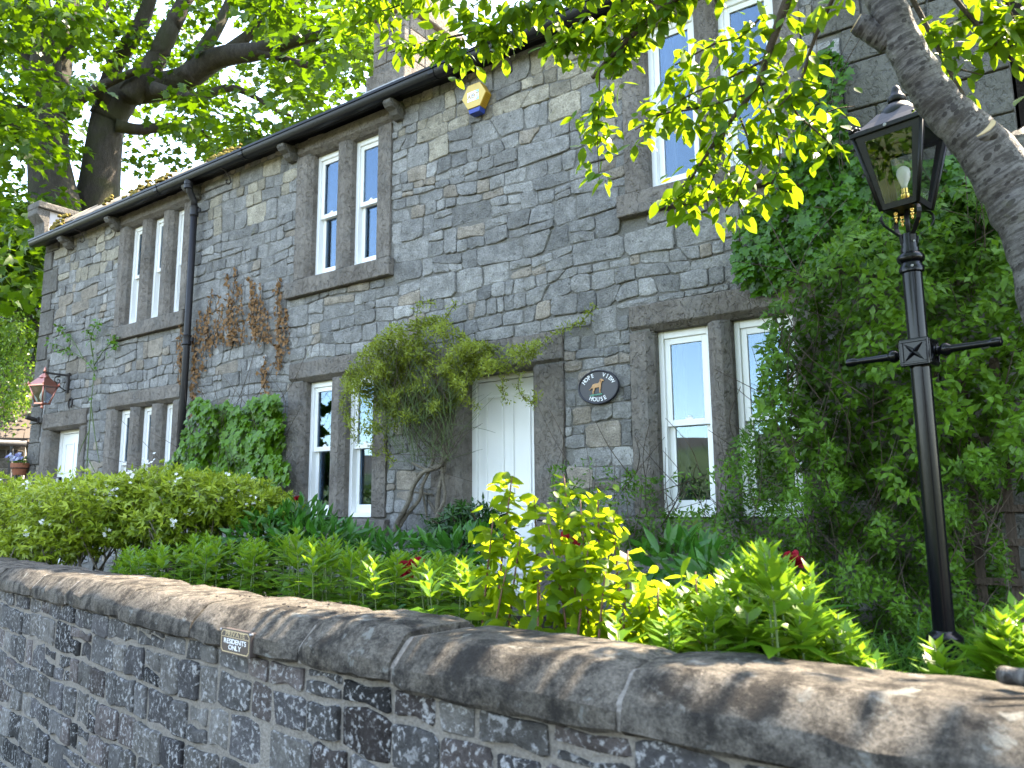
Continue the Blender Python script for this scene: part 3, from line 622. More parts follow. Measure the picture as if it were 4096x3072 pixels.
def rubble(x0, x1, z0, z1, hmin, hmax, wmul, R, wob=0.03, square=False):
    """random coursed rubble: list of polygons in (x,z)"""
    out = []; z = z0
    tops = []
    while z < z1:
        h = R.uniform(hmin, hmax); tops.append((z, min(z + h, z1 + 0.02))); z += h
    def wv(x, z, k): return wob * float(noise2(np.array(x), np.array(z * 3), 1.7, k))
    for ci, (a, b) in enumerate(tops):
        x = x0 - R.uniform(0, 0.2)
        while x < x1:
            h = b - a; wd = h * (R.choice([0.7, 1.0, 1.25, 1.6, 2.0, 2.5]) if not square else R.choice([0.8, 1.0, 1.2, 1.4, 1.7])) * R.uniform(0.85, 1.2) * wmul
            wd = max(0.09, min(wd, 0.62)); xr = x + wd
            if xr > x1 - 0.07: xr = x1 + 0.001
            sk0, sk1 = R.uniform(-0.03, 0.03), R.uniform(-0.03, 0.03)
            A = (x, a + wv(x, a, 0)); B = (xr, a + wv(xr, a, 0)); C = (xr, b + wv(xr, b, 0)); D = (x, b + wv(x, b, 0))
            kind = R.random() if not square else R.uniform(0.55, 1.0)
            if square and R.random() < 0.10: kind = 0.2; h = 0.2
            if h > 0.17 and kind < 0.40:      # two thin stones
                t0, t1 = R.uniform(0.32, 0.68), R.uniform(0.32, 0.68)
                E_ = (x, A[1] + (D[1] - A[1]) * t0); F_ = (xr, B[1] + (C[1] - B[1]) * t1)
                for P, Q, S, T in ((A, B, F_, E_), (E_, F_, C, D)):
                    if wd > h * 1.3 and R.random() < 0.6:
                        u = R.uniform(0.35, 0.65); v_ = u + R.uniform(-0.08, 0.08)
                        M0 = (P[0] + (Q[0] - P[0]) * u, P[1] + (Q[1] - P[1]) * u); M1 = (T[0] + (S[0] - T[0]) * v_, T[1] + (S[1] - T[1]) * v_)
                        out += [[P, M0, M1, T], [M0, Q, S, M1]]
                    else: out.append([P, Q, S, T])
            elif kind < 0.5 and wd > 0.2:     # a leaning wedge pair
                u, v_ = R.uniform(0.3, 0.7), R.uniform(0.3, 0.7)
                M0 = (A[0] + (B[0] - A[0]) * u, A[1] + (B[1] - A[1]) * u); M1 = (D[0] + (C[0] - D[0]) * v_, D[1] + (C[1] - D[1]) * v_)
                out += [[A, M0, M1, D], [M0, B, C, M1]]
            else: out.append([A, B, C, D])
            x = xr
    return out
def stone_outline(p, R, gap, jit=0.010, cut=0.16):
    """shrink for the joint, cut corners and roughen"""
    p = [np.array(q) for q in p]; n = len(p); c = sum(p) / n; out = []
    q = []
    for v in p:
        d = c - v; q.append(v + np.array([math.copysign(min(gap, abs(d[0]) * 0.4), d[0]), math.copysign(min(gap, abs(d[1]) * 0.4), d[1])]))
    for i in range(n):
        a, v, b = q[i - 1], q[i], q[(i + 1) % n]
        la, lb = np.linalg.norm(a - v), np.linalg.norm(b - v)
        ca = min(0.035, la * cut) * R.uniform(0.3, 1.4); cb = min(0.035, lb * cut) * R.uniform(0.3, 1.4)
        out.append(v + (a - v) / max(la, 1e-6) * ca); out.append(v + (b - v) / max(lb, 1e-6) * cb)
        if lb > 0.14:
            mid = (v + b) / 2; nn = np.array([-(b - v)[1], (b - v)[0]]) / lb; out.append(mid + nn * R.uniform(-jit, jit))
    return [(o[0] + R.uniform(-1, 1) * 0.004, o[1] + R.uniform(-1, 1) * 0.004) for o in out]
def stone_solid(mb, ol, mp, front, back, bev, R, col):
    """ol outline in (u,v); mp(u,v,depth)->xyz, depth positive outwards"""
    n = len(ol); c = np.mean(ol, axis=0); P = np.array(ol)
    d = c - P; L = np.linalg.norm(d, axis=1, keepdims=True)
    ins = P + d / np.maximum(L, 1e-6) * np.minimum(bev, L * 0.35)
    tl = (R.uniform(-1, 1) * 0.05, R.uniform(-1, 1) * 0.06)
    fd = [front + tl[0] * (q[0] - c[0]) + tl[1] * (q[1] - c[1]) + R.uniform(-1, 1) * 0.0035 for q in ins]
    vs = [mp(*q, back) for q in P] + [mp(*q, f - bev * 0.75) for q, f in zip(P, fd)] + [mp(*q, f) for q, f in zip(ins, fd)] + [mp(*c, front + R.uniform(0.0, 0.006))]
    fs = [(i, (i + 1) % n, n + (i + 1) % n, n + i) for i in range(n)] + [(n + i, n + (i + 1) % n, 2 * n + (i + 1) % n, 2 * n + i) for i in range(n)] + [(2 * n + i, 2 * n + (i + 1) % n, 3 * n) for i in range(n)]
    mb.add(vs, fs, col=col)
R = random.Random(21)
cells = rubble(HX0 + 0.2, -1.1, GZ - 0.05, ZT, 0.115, 0.235, 1.15, R, 0.035)
stones = []
for p in cells:
    q = clip_rects(p, obst, 0.002)
    if q is None or poly_area(q) < 0.004: continue
    aq = np.array(q); ex = aq.max(0) - aq.min(0)
    if ex.min() < 0.035: continue
    ctr = aq.mean(0); pr = project(np.array([ctr[0], 0, ctr[1]]))
    if ctr[1] < -0.7 and ctr[0] < -5: continue
    stones.append((poly_area(q) / pr[2] ** 2 * max(0.2, 1.0), q, ctr, pr))
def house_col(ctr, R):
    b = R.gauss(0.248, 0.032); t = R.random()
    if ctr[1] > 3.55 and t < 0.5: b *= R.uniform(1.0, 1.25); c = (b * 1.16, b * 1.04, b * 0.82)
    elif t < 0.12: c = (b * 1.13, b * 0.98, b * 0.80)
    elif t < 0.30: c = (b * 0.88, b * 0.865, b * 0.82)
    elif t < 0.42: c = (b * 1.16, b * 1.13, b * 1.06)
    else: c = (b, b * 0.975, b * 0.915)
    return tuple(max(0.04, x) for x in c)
def seen(pr): return -40 < pr[0] < 2250 and -40 < pr[1] < 1250
cover = [[(1700, 130), (2212, 130), (2212, 1659), (1560, 1659), (1560, 1000), (1640, 700)], [(380, 870), (610, 870), (610, 1100), (380, 1100)], [(780, 780), (980, 720), (1000, 960), (800, 960)], [(1250, 0), (1700, 0), (1700, 150), (1400, 120)]]
def rank(s): return s[0] * (0.05 if (not seen(s[3]) or any(in_poly(s[3][0], s[3][1], c) for c in cover)) else 1)
stones.sort(key=rank, reverse=True)
rest = MB()
hmap = lambda u, v, d: (u, WY - d, v)
for i, (ar, q, ctr, pr) in enumerate(stones):
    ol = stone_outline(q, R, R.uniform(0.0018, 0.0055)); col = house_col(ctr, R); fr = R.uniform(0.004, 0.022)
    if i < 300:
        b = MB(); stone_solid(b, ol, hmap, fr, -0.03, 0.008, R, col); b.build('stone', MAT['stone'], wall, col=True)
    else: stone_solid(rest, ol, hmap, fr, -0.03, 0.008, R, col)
rest.build('small_stones', MAT['stone'], wall, col=True, kind='stuff')

# ---------------- roof, gutter, corbels, downpipe, chimney
RP = math.tan(math.radians(35.5))
def roof_z(y): return 4.40 + (y + 0.12) * RP
m = MB()
for (ya, yb, sgn) in ((-0.12, HD / 2, 1), (HD / 2, HD + 0.2, -1)):
    za = roof_z(ya) if sgn == 1 else roof_z(HD / 2); zb = roof_z(HD / 2) if sgn == 1 else roof_z(HD / 2) - (yb - ya) * RP
    m.add([(HX0 - 0.02, ya, za), (HX1 + 0.05, ya, za), (HX1 + 0.05, yb, zb), (HX0 - 0.02, yb, zb), (HX0 - 0.02, ya, za - 0.09), (HX1 + 0.05, ya, za - 0.09), (HX1 + 0.05, yb, zb - 0.09), (HX0 - 0.02, yb, zb - 0.09)],
          [(0, 1, 2, 3), (4, 7, 6, 5), (0, 4, 5, 1), (1, 5, 6, 2), (2, 6, 7, 3), (3, 7, 4, 0)])
roof = m.build('roof', MAT['slate'], house)
# thick old stone slates along the eaves of the older end, with moss
R = random.Random(8); x = HX0 + 0.35
while x < -7.95:
    wd = R.uniform(0.22, 0.42)
    for row, (y0, th) in enumerate(((-0.20, 0.055), (-0.13, 0.05))):
        a = x + (0.0 if row == 0 else R.uniform(-0.08, 0.08)); k = 1.0 + 0.9 * (-x - 8) / 5
        zz = 4.345 + row * 0.062 * k + R.uniform(-0.006, 0.006)
        s = MB(); P = [(a + 0.004, y0 + R.uniform(-0.012, 0.012), zz), (a + wd - 0.004, y0 + R.uniform(-0.012, 0.012), zz + R.uniform(-0.005, 0.005))]
        Q = [(a + wd - 0.004, y0 + 0.5, zz + 0.5 * RP * 0.9), (a + 0.004, y0 + 0.5, zz + 0.5 * RP * 0.9)]
        t = th * 1.35 * k * R.uniform(0.8, 1.15); vs = P + Q; vs = vs + [(p[0], p[1] + (t * 0.85 if n_ < 2 else 0), p[2] + t) for n_, p in enumerate(vs)]
        s.add(vs, [(3, 2, 1, 0), (4, 5, 6, 7), (0, 1, 5, 4), (1, 2, 6, 5), (2, 3, 7, 6), (3, 0, 4, 7)]); s.build('stone_slate', MAT['slate'], roof, bevel=0.008)
    x += wd
ms = MB(); R = random.Random(9)
for i in range(260):
    x = R.uniform(HX0 + 0.5, -8.1); k = 1.0 + 0.9 * (-x - 8) / 5; y = R.uniform(-0.24, -0.08); r = R.uniform(0.015, 0.036)
    if noise2(np.array(x), np.array(0.0), 2.2, 2) < -0.25: continue
    z = 4.345 + (y + 0.24) * 0.95 * k + 0.01 + R.uniform(-0.03, 0.02); c = []
    ico = [(math.cos(a) * math.cos(e), math.sin(a) * math.cos(e), math.sin(e)) for e in (-0.5, 0.35, 1.0) for a in np.linspace(0, 6.283, 8)[:-1]] + [(0, 0, 1)]
    vs = [(x + p[0] * r * 1.5 * R.uniform(0.75, 1.2), y + p[1] * r * R.uniform(0.75, 1.2), z + p[2] * r * 0.75 * R.uniform(0.8, 1.2)) for p in ico]
    fs = [(q * 7 + j, q * 7 + (j + 1) % 7, (q + 1) * 7 + (j + 1) % 7, (q + 1) * 7 + j) for q in range(2) for j in range(7)] + [(14 + j, 14 + (j + 1) % 7, 21) for j in range(7)]
    ms.add(vs, fs)
ms.build('moss', MAT['moss'], roof, smooth=True, kind='stuff')
# kneeler parapet at the gable end
m = MB(); m.box(HX0 - 0.06, HX0 + 0.34, -0.30, 1.1, 4.80, 4.91); kn = m.build('parapet_coping', MAT['quoin'], house, bevel=0.015)
m = MB(); m.box(HX0 - 0.0, HX0 + 0.27, -0.16, 1.0, 4.32, 4.80); m.build('parapet', MAT['render'], house)
m = MB(); m.prism([(-0.30, 4.80), (-0.30, 4.70), (-0.19, 4.58), (-0.165, 4.32), (-0.10, 4.32), (-0.10, 4.80)], lambda p, q: (HX0 - 0.03, p, q), lambda p, q: (HX0 + 0.30, p, q)); m.build('kneeler', MAT['quoin'], house, bevel=0.012)

# gutter: ogee section swept along the eaves
prof = [(-0.135, 4.275), (-0.15, 4.235), (-0.185, 4.222), (-0.225, 4.232), (-0.245, 4.262), (-0.25, 4.30), (-0.262, 4.305), (-0.262, 4.332), (-0.248, 4.334), (-0.24, 4.30), (-0.235, 4.268), (-0.215, 4.245), (-0.16, 4.25), (-0.147, 4.30), (-0.147, 4.335), (-0.135, 4.335)]
gut = thing('gutter', (-6.7, -0.2, 4.25), 'long black gutter under the eaves of the stone house', 'gutter')
gx = [HX0 - 0.03, -9.75, -7.9, -4.85, -1.9, HX1 + 0.1]
for a, b in zip(gx[:-1], gx[1:]):
    m = MB(); m.prism(prof, lambda p, q: (a + 0.002, p, q), lambda p, q: (b - 0.002, p, q)); m.build('gutter_length', MAT['black'], gut, autosmooth=True)
for a in gx[1:-1]:
    m = MB(); m.prism([(p * 1.0 + (-0.006 if p < -0.2 else 0.006 if p > -0.15 else 0), q - 0.006) for p, q in prof[:9]] + [(-0.24, 4.26), (-0.2, 4.24), (-0.14, 4.27)], lambda p, q: (a - 0.035, p, q), lambda p, q: (a + 0.035, p, q)); m.build('gutter_union', MAT['black'], gut)
m = MB(); m.box(HX0, HX1, -0.132, -0.108, 4.245, 4.39); m.build('fascia_board', MAT['black'], gut)
m = MB(); m.box(HX0, HX1, -0.108, 0.04, 4.290, 4.315); m.build('soffit', MAT['black'], gut)
for hx in (-12.0, -8.35, -4.0, -1.2):     # scrolled iron hooks
    pts = [(hx, -0.2, 4.225), (hx, -0.14, 4.215), (hx, -0.07, 4.15), (hx, -0.05, 4.09), (hx, -0.075, 4.05), (hx, -0.11, 4.055), (hx, -0.12, 4.085), (hx, -0.1, 4.1)]
    m = MB(); m.tube(pts, 0.009, 6); m.build('iron_hook', MAT['iron'], gut, smooth=True)
for cxp in (-12.52, -11.12, -9.16, -7.22, -5.50):
    m = MB(); m.prism([(0.05, 4.235), (-0.19, 4.235), (-0.20, 4.19), (-0.165, 4.15), (-0.11, 4.13), (-0.085, 4.09), (-0.03, 4.06), (0.05, 4.06)], lambda p, q: (cxp - 0.06, p, q), lambda p, q: (cxp + 0.06, p, q)); m.build('corbel', MAT['quoin'], house, bevel=0.012)
dp = thing('downpipe', (-9.04, -0.08, GZ), 'black cast iron downpipe fixed to the stone wall', 'downpipe')
px_ = -9.06
m = MB(); m.tube([(px_, -0.085, 3.92), (px_, -0.085, 2.2), (px_, -0.085, GZ)], 0.043, 14); m.build('pipe', MAT['pipe'], dp, smooth=True)
m = MB(); m.tube([(px_ + 0.02, -0.2, 4.24), (px_ + 0.02, -0.2, 4.16), (px_ + 0.01, -0.16, 4.08), (px_, -0.1, 4.0), (px_, -0.085, 3.9)], [0.043, 0.043, 0.043, 0.043, 0.044], 14); m.build('swan_neck', MAT['pipe'], dp, smooth=True)
m = MB()
for zc, rr_ in ((4.2, 0.056), (4.15, 0.054)): m.lathe([(0.04, zc - 0.03), (rr_, zc - 0.025), (rr_, zc + 0.02), (0.042, zc + 0.025)], px_ + 0.02, -0.2, 16)
m.build('outlet', MAT['pipe'], dp, autosmooth=True)
for zc in (3.86, 2.15, 0.25):
    m = MB(); m.lathe([(0.043, zc - 0.075), (0.056, zc - 0.06), (0.052, zc - 0.04), (0.052, zc + 0.04), (0.058, zc + 0.055), (0.043, zc + 0.07)], px_, -0.085, 16); m.box(px_ - 0.10, px_ + 0.10, -0.075, -0.055, zc - 0.025, zc + 0.025); m.build('collar', MAT['pipe'], dp, autosmooth=True)

# chimney
R = random.Random(4); cx0, cx1, cy0, cy1 = -8.5, -7.82, 2.5, 3.75
chim = MB(); chim.box(cx0 + 0.012, cx1 - 0.012, cy0 + 0.012, cy1 - 0.012, 5.6, 8.3); ch = chim.build('chimney', MAT['mortar'], house)
z = 6.1; i = 0
while z < 7.6:
    h = R.uniform(0.24, 0.34)
    # front face
    ux = [cx0, cx0 + (0.3 if i % 2 else 0.42), cx1]
    for a, b in zip(ux[:-1], ux[1:]):
        q = MB(); q.box(a + 0.006, b - 0.006, cy0 - 0.012, cy0 + 0.1, z + 0.006, z + h - 0.006); q.build('chimney_stone', MAT['grit'], ch, bevel=0.014)
    uy = [cy0 + 0.1, cy0 + (0.45 if i % 2 else 0.62), cy1 - 0.3, cy1]
    for a, b in zip(uy[:-1], uy[1:]):
        q = MB(); q.box(cx1 - 0.1, cx1 + 0.012, a + 0.006, b - 0.006, z + 0.006, z + h - 0.006); q.build('chimney_stone', MAT['grit'], ch, bevel=0.014)
    z += h; i += 1
q = MB(); q.box(cx0 - 0.10, cx1 + 0.10, cy0 - 0.10, cy1 + 0.10, z, z + 0.17); q.build('chimney_cap', MAT['grit'], ch, bevel=0.02)
q = MB(); q.box(cx0 - 0.07, cx1 + 0.07, cy0 - 0.09, cy1 + 0.08, 6.2, 6.72); q.build('chimney_base', MAT['grit'], ch, bevel=0.02)
q = MB(); q.box(cx0 - 0.1, cx1 + 0.1, cy0 - 0.12, cy1 + 0.1, 5.95, 6.46); q.build('lead_flashing', MAT['lead'], ch, bevel=0.01)
for cyp in (cy0 + 0.35, cy1 - 0.35):
    q = MB(); q.lathe([(0.15, z + 0.15), (0.15, z + 0.24), (0.13, z + 0.26), (0.11, z + 0.62), (0.14, z + 0.66), (0.14, z + 0.72), (0.11, z + 0.73)], (cx0 + cx1) / 2, cyp, 18); q.build('chimney_pot', MAT['chimpot'], ch, autosmooth=True)

# neighbouring building beyond the end of the house, dark and set back
m = MB(); m.box(HX1 + 0.02, 4.5, 0.55, 6.0, GZ - 0.2, 4.9)
nb = m.build('wall', MAT['brownwall']); nb.name = 'adjoining_building'
tag(nb, 'dark brown building set back past the house corner', 'building')
# ================================================================== GARDEN WALL
CH = 0.34; _s = CH / 0.30
_wx = np.array([-12, -6.27, -5.288, -3.908, -3.157, -2.489, -1.904, -1.579, -1.145, -0.71, -0.36, 0.0, 1.0, 3.0]) * _s
_wy = np.array([3.36, 2.549, 2.424, 2.202, 2.06, 1.938, 1.855, 1.812, 1.765, 1.725, 1.702, 1.69, 1.68, 1.68]) * _s
_dx = np.linspace(-13, 3, 1601); _dy = np.interp(_dx, _wx, _wy); _dy = np.convolve(np.pad(_dy, 30, mode='edge'), np.ones(61) / 61, 'valid')
def wall_pt(x, off, z):
    """point at station x of the wall's back edge, off metres towards the road, height z"""
    y = np.interp(x, _dx, _dy); t = (np.interp(x + 0.05, _dx, _dy) - np.interp(x - 0.05, _dx, _dy)) / 0.1
    n = np.array([t, -1.0]) / math.hypot(t, 1.0)
    return (float(x + n[0] * off), float(y + CAM[1] + n[1] * off), float(z))
def back_y(x): return np.interp(x, _dx, _dy) + CAM[1]
gw = thing('garden_wall', wall_pt(-2, 0.18, -1.55), 'low curved garden wall of dark rubble with rounded sandstone coping', 'wall')
WOFF = 0.318; ZC = -CH - 0.145
m = MB(); st = np.arange(-11.5, 3.0, 0.15)
core = [(0.02, -1.6), (0.02, ZC + 0.01), (WOFF, ZC + 0.01), (WOFF, -1.6)]
vs = [wall_pt(x, o, z) for x in st for o, z in core]; fs = [(i * 4 + j, i * 4 + j + 1, (i + 1) * 4 + j + 1, (i + 1) * 4 + j) for i in range(len(st) - 1) for j in range(3)]
m.add(vs, fs); body = m.build('wall_body', MAT['wmortar'], gw)
m = MB(); gx = np.linspace(-26, 6, 81)
V = [(x, back_y(x) + 0.05 + (9 - back_y(x)) * (j / 26) ** 1.3, GZ + 0.04 * float(noise2(x, j * 0.5, 1.4, 1)) + (0.12 * (1 - j / 4) if j < 4 else 0)) for j in range(27) for x in gx]
F = [(j * 81 + i, j * 81 + i + 1, (j + 1) * 81 + i + 1, (j + 1) * 81 + i) for j in range(26) for i in range(80)]
m.add(V, F); tag(m.build('garden_soil', MAT['soil'], smooth=True), None, None, kind='structure')
# coping stones
jx = np.array([-9.2, -8.3, -7.4, -6.6, -5.75, -5.12, -4.43, -3.89, -3.13, -2.45, -1.80, -1.40, -0.745, 0.16, 0.95, 1.8]) * _s
R = random.Random(3)
for a, b in zip(jx[:-1], jx[1:]):
    g = 0.007; n = 13; dz = R.uniform(-0.010, 0.008); do = R.uniform(-0.012, 0.010); sec = []
    pr = [(0.0, ZC), (0.0, -CH - 0.02), (0.025, -CH), (0.20, -CH + 0.004), (0.285, -CH - 0.002), (0.305, -CH - 0.012), (0.355, -CH - 0.066), (0.367, -CH - 0.082), (0.368, ZC + 0.012), (0.355, ZC), (0.2, ZC)]
    vs = []
    for i in range(n):
        x = a + g + (b - a - 2 * g) * i / (n - 1); e = R.uniform(0.008, 0.016) if i in (0, n - 1) else 0.003 if i in (1, n - 2) else 0.0
        for (o, z) in pr:
            oo = o + (do if o > 0.1 else 0) + R.uniform(-1, 1) * 0.0045; zz = z + dz + R.uniform(-1, 1) * 0.004
            if e: zz += -e if z > ZC + 0.02 else e * 0.5; oo += -e if o > 0.1 else e
            vs.append(wall_pt(x, oo, zz))
    k = len(pr); fs = [(i * k + j, (i + 1) * k + j, (i + 1) * k + (j + 1) % k, i * k + (j + 1) % k) for i in range(n - 1) for j in range(k)] + [tuple(range(k)), tuple((n - 1) * k + j for j in range(k - 1, -1, -1))]
    c = MB(); c.add(vs, fs); o = c.build('coping_stone', MAT['coping'], gw, autosmooth=True)
# rough mortar in the coping joints
m = MB()
for x in jx[1:-1]:
    prj = [(0.03, -CH - 0.022), (0.27, -CH - 0.022), (0.287, -CH - 0.030), (0.338, -CH - 0.085), (0.345, -CH - 0.097), (0.343, ZC + 0.004)]
    vs = [wall_pt(x + s * 0.012, o, z) for s in (-1, 1) for o, z in prj]; m.add(vs, [(i, i + 1, 6 + i + 1, 6 + i) for i in range(5)])
m.build('coping_mortar', MAT['wmortar'], gw)
# rubble courses under the coping
R = random.Random(17)
cells = rubble(-11.0, 2.6, -1.6, ZC - 0.002, 0.120, 0.158, 1.15, R, wob=0.016, square=True)
wst = []
for q in cells:
    aq = np.array(q); ctr = aq.mean(0); P = np.array(wall_pt(ctr[0], WOFF, ctr[1])); pr = project(P)
    if pr[2] < 0.3 or not (-150 < pr[0] < 2350 and pr[1] < 1800): continue
    q = [(u, min(v, ZC - 0.004)) for u, v in q]
    wst.append((poly_area(q) / pr[2] ** 2 * (1 if 0 < pr[0] < 2212 and pr[1] < 1659 else 0.02), q, ctr))
wst.sort(key=lambda s: s[0], reverse=True); rest = MB(); wmap = lambda u, v, d: wall_pt(u, WOFF + d, v)
for i, (ar, q, ctr) in enumerate(wst):
    b = R.gauss(0.080, 0.024); t = R.random()
    col = (b * 1.12, b * 0.95, b * 0.89) if t < 0.2 else (b * 0.80, b * 0.77, b * 0.78) if t < 0.45 else (b * 1.5, b * 1.42, b * 1.3) if t < 0.62 else (b, b * 0.97, b * 0.94)
    col = tuple(max(0.022, x) for x in col)
    ol = stone_outline(q, R, R.uniform(0.004, 0.013), 0.014, 0.09); fr = R.uniform(0.003, 0.017)
    if i < 300:
        s = MB(); stone_solid(s, ol, wmap, fr, -0.02, 0.007, R, col); s.build('stone', MAT['wstone'], body, col=True)
    else: stone_solid(rest, ol, wmap, fr, -0.02, 0.010, R, col)
if rest.v: rest.build('small_stones', MAT['wstone'], body, col=True, kind='stuff')

# ================================================================== lettering
_fc = {}
def glyph(ch, bold=0.0):
    if (ch, bold) in _fc: return _fc[(ch, bold)]
    cu = bpy.data.curves.new('glyph', 'FONT'); cu.body = ch; cu.size = 1.0; cu.extrude = 0.05; cu.offset = bold; cu.resolution_u = 4
    ob = bpy.data.objects.new('glyph', cu); COL.objects.link(ob); dg = bpy.context.evaluated_depsgraph_get(); ev = ob.evaluated_get(dg); me = ev.to_mesh()
    vs = [tuple(v.co) for v in me.vertices]; fs = [tuple(p.vertices) for p in me.polygons]; ev.to_mesh_clear()
    bpy.data.objects.remove(ob); bpy.data.curves.remove(cu)
    xs_ = [v[0] for v in vs] or [0, 0.3]; _fc[(ch, bold)] = (vs, fs, min(xs_), max(xs_)); return _fc[(ch, bold)]
def text_line(mb, s, size, M, sx=1.0, bold=0.0, depth=1.0, space=0.06):
    adv = []; x = 0
    for ch in s:
        if ch == ' ': adv.append(None); x += 0.35; continue
        vs, fs, a, b = glyph(ch, bold); adv.append(x - a); x += b - a + space
    x -= space
    for ch, ax in zip(s, adv):
        if ax is None: continue
        vs, fs, a, b = glyph(ch, bold); mb.add([M @ Vector(((v[0] + ax - x / 2) * size * sx, v[1] * size, v[2] * size * depth)) for v in vs], fs)
FACE = Matrix(((1, 0, 0, 0), (0, 0, -1, 0), (0, 1, 0, 0), (0, 0, 0, 1)))   # text x->x, y->z, out -> -y

# ---------------- oval house sign
sx_, sz_ = -3.175, 0.99; tilt = math.radians(1.5)
MS = Matrix.Translation((sx_, -0.008, sz_)) @ Matrix.Rotation(tilt, 4, 'Y') @ FACE
sign = thing('house_sign', (sx_, -0.005, sz_ - 0.14), 'oval black house sign with dog reading HOPE VIEW HOUSE on stone wall', 'sign')
A_, B_ = 0.190, 0.142
def oval(mb, a, b, z0, z1, n=48): mb.prism([(a * math.cos(2 * math.pi * i / n), b * math.sin(2 * math.pi * i / n)) for i in range(n)], lambda p, q: MS @ Vector((p, q, z0)), lambda p, q: MS @ Vector((p, q, z1)))
m = MB(); oval(m, A_, B_, 0, 0.016); m.build('plaque', MAT['signblack'], sign, bevel=0.002)
m = MB(); n = 48
ring = [[MS @ Vector(((A_ + o) * math.cos(2 * math.pi * i / n), (B_ + o) * math.sin(2 * math.pi * i / n), z)) for i in range(n)] for o, z in ((0.001, 0.0), (0.001, 0.022), (-0.005, 0.026), (-0.012, 0.022), (-0.014, 0.0165))]
m.add([v for r in ring for v in r], [(k * n + i, k * n + (i + 1) % n, (k + 1) * n + (i + 1) % n, (k + 1) * n + i) for k in range(4) for i in range(n)]); m.build('rim', MAT['signblack'], sign, smooth=True)
m = MB()
def arc_text(s, r_a, r_b, a0, a1, size, flip=False):
    pts = [c for c in s]; n = len(pts)
    for i, ch in enumerate(pts):
        if ch == ' ': continue
        an = a0 + (a1 - a0) * i / (n - 1); x, y = r_a * math.cos(an), r_b * math.sin(an)
        rot = an - math.pi / 2 if not flip else an + math.pi / 2
        vs, fs, a, b = glyph(ch, 0.012); ML = MS @ Matrix.Translation((x, y, 0.0165)) @ Matrix.Rotation(rot * 0.85, 4, 'Z')
        m.add([ML @ Vector(((v[0] - (a + b) / 2) * size * 0.92, (v[1] - 0.35) * size, (v[2] + 0.05) * size * 0.5)) for v in vs], fs)
        for xx in ([a + 0.06, b - 0.06] if ch in 'HU' else [a + 0.06] if ch in 'PE' else [(a + b) / 2] if ch == 'I' else []):   # little serifs
            for yy in ((0, 0.70) if ch != 'U' else (0.70,)):
                P = [ML @ Vector(((xx + ux - (a + b) / 2) * size * 0.92, (yy + uy - 0.35) * size, uz)) for ux in (-0.12, 0.12) for uy in (-0.03, 0.03) for uz in (0.0005, 0.0022)]
                m.add(P, [(0, 1, 3, 2), (4, 6, 7, 5), (0, 4, 5, 1), (2, 3, 7, 6), (1, 5, 7, 3)])
arc_text('HOPE  VIEW', 0.150, 0.104, math.radians(153), math.radians(27), 0.047)
arc_text('HOUSE', 0.125, 0.103, math.radians(-121), math.radians(-59), 0.047, True)
m.build('lettering', MAT['lettering'], sign)
dogp = [(-0.105, -0.030), (-0.088, -0.030), (-0.066, -0.012), (-0.058, -0.030), (-0.064, -0.048), (-0.066, -0.066), (-0.054, -0.070), (-0.052, -0.050), (-0.042, -0.030), (-0.040, -0.016), (-0.010, -0.012), (0.004, -0.010), (0.008, -0.040), (0.006, -0.060), (0.020, -0.061), (0.017, -0.040), (0.024, -0.008), (0.026, 0.020), (0.032, 0.040), (0.042, 0.046), (0.050, 0.043), (0.054, 0.050), (0.046, 0.058), (0.034, 0.066), (0.020, 0.068), (0.010, 0.058), (0.006, 0.040), (-0.006, 0.028), (-0.040, 0.026), (-0.062, 0.020), (-0.072, 0.000), (-0.088, -0.022)]
m = MB(); m.prism(dogp, lambda p, q: MS @ Vector((p * 0.9 + 0.008, q * 0.9 + 0.006, 0.0162)), lambda p, q: MS @ Vector((p * 0.9 + 0.008, q * 0.9 + 0.006, 0.026))); m.build('dog_relief', MAT['dog'], sign, bevel=0.003)
m = MB(); m.prism([(0.012, 0.060), (0.020, 0.062), (0.024, 0.050), (0.020, 0.034), (0.014, 0.040)], lambda p, q: MS @ Vector((p * 0.9 + 0.008, q * 0.9 + 0.006, 0.0262)), lambda p, q: MS @ Vector((p * 0.9 + 0.008, q * 0.9 + 0.006, 0.029))); m.build('dog_ear', MAT['dogdark'], sign)
m = MB(); m.prism([(-0.078, -0.064), (-0.05, -0.058), (-0.01, -0.058), (0.03, -0.052), (0.045, -0.056), (0.04, -0.066), (-0.02, -0.070), (-0.06, -0.076), (-0.08, -0.072)], lambda p, q: MS @ Vector((p, q, 0.016)), lambda p, q: MS @ Vector((p, q, 0.0222))); m.build('grass_relief', MAT['verdigris'], sign, bevel=0.002)

# ---------------- hexagonal alarm box
ax_, az_ = -4.43, 3.955
MA = Matrix.Translation((ax_, WY - 0.03, az_)) @ Matrix.Rotation(math.radians(0), 4, 'Y') @ FACE
alarm = thing('alarm_box', (ax_, 0, az_ - 0.15), 'yellow hexagonal alarm box with blue base under the eaves', 'alarm box')
hexp = [(0.148 * math.cos(math.radians(a)), 0.142 * math.sin(math.radians(a))) for a in (0, 60, 120, 180, 240, 300)]
m = MB(); m.prism(hexp, lambda p, q: MA @ Vector((p, q, 0)), lambda p, q: MA @ Vector((p, q, 0.088))); m.build('side_shell', MAT['alarmo'], alarm, bevel=0.004)
m = MB(); m.prism([(p * 0.985, q * 0.985) for p, q in hexp], lambda p, q: MA @ Vector((p, q, 0.0885)), lambda p, q: MA @ Vector((p, q, 0.093))); m.build('front_cover', MAT['alarmy'], alarm, bevel=0.002)
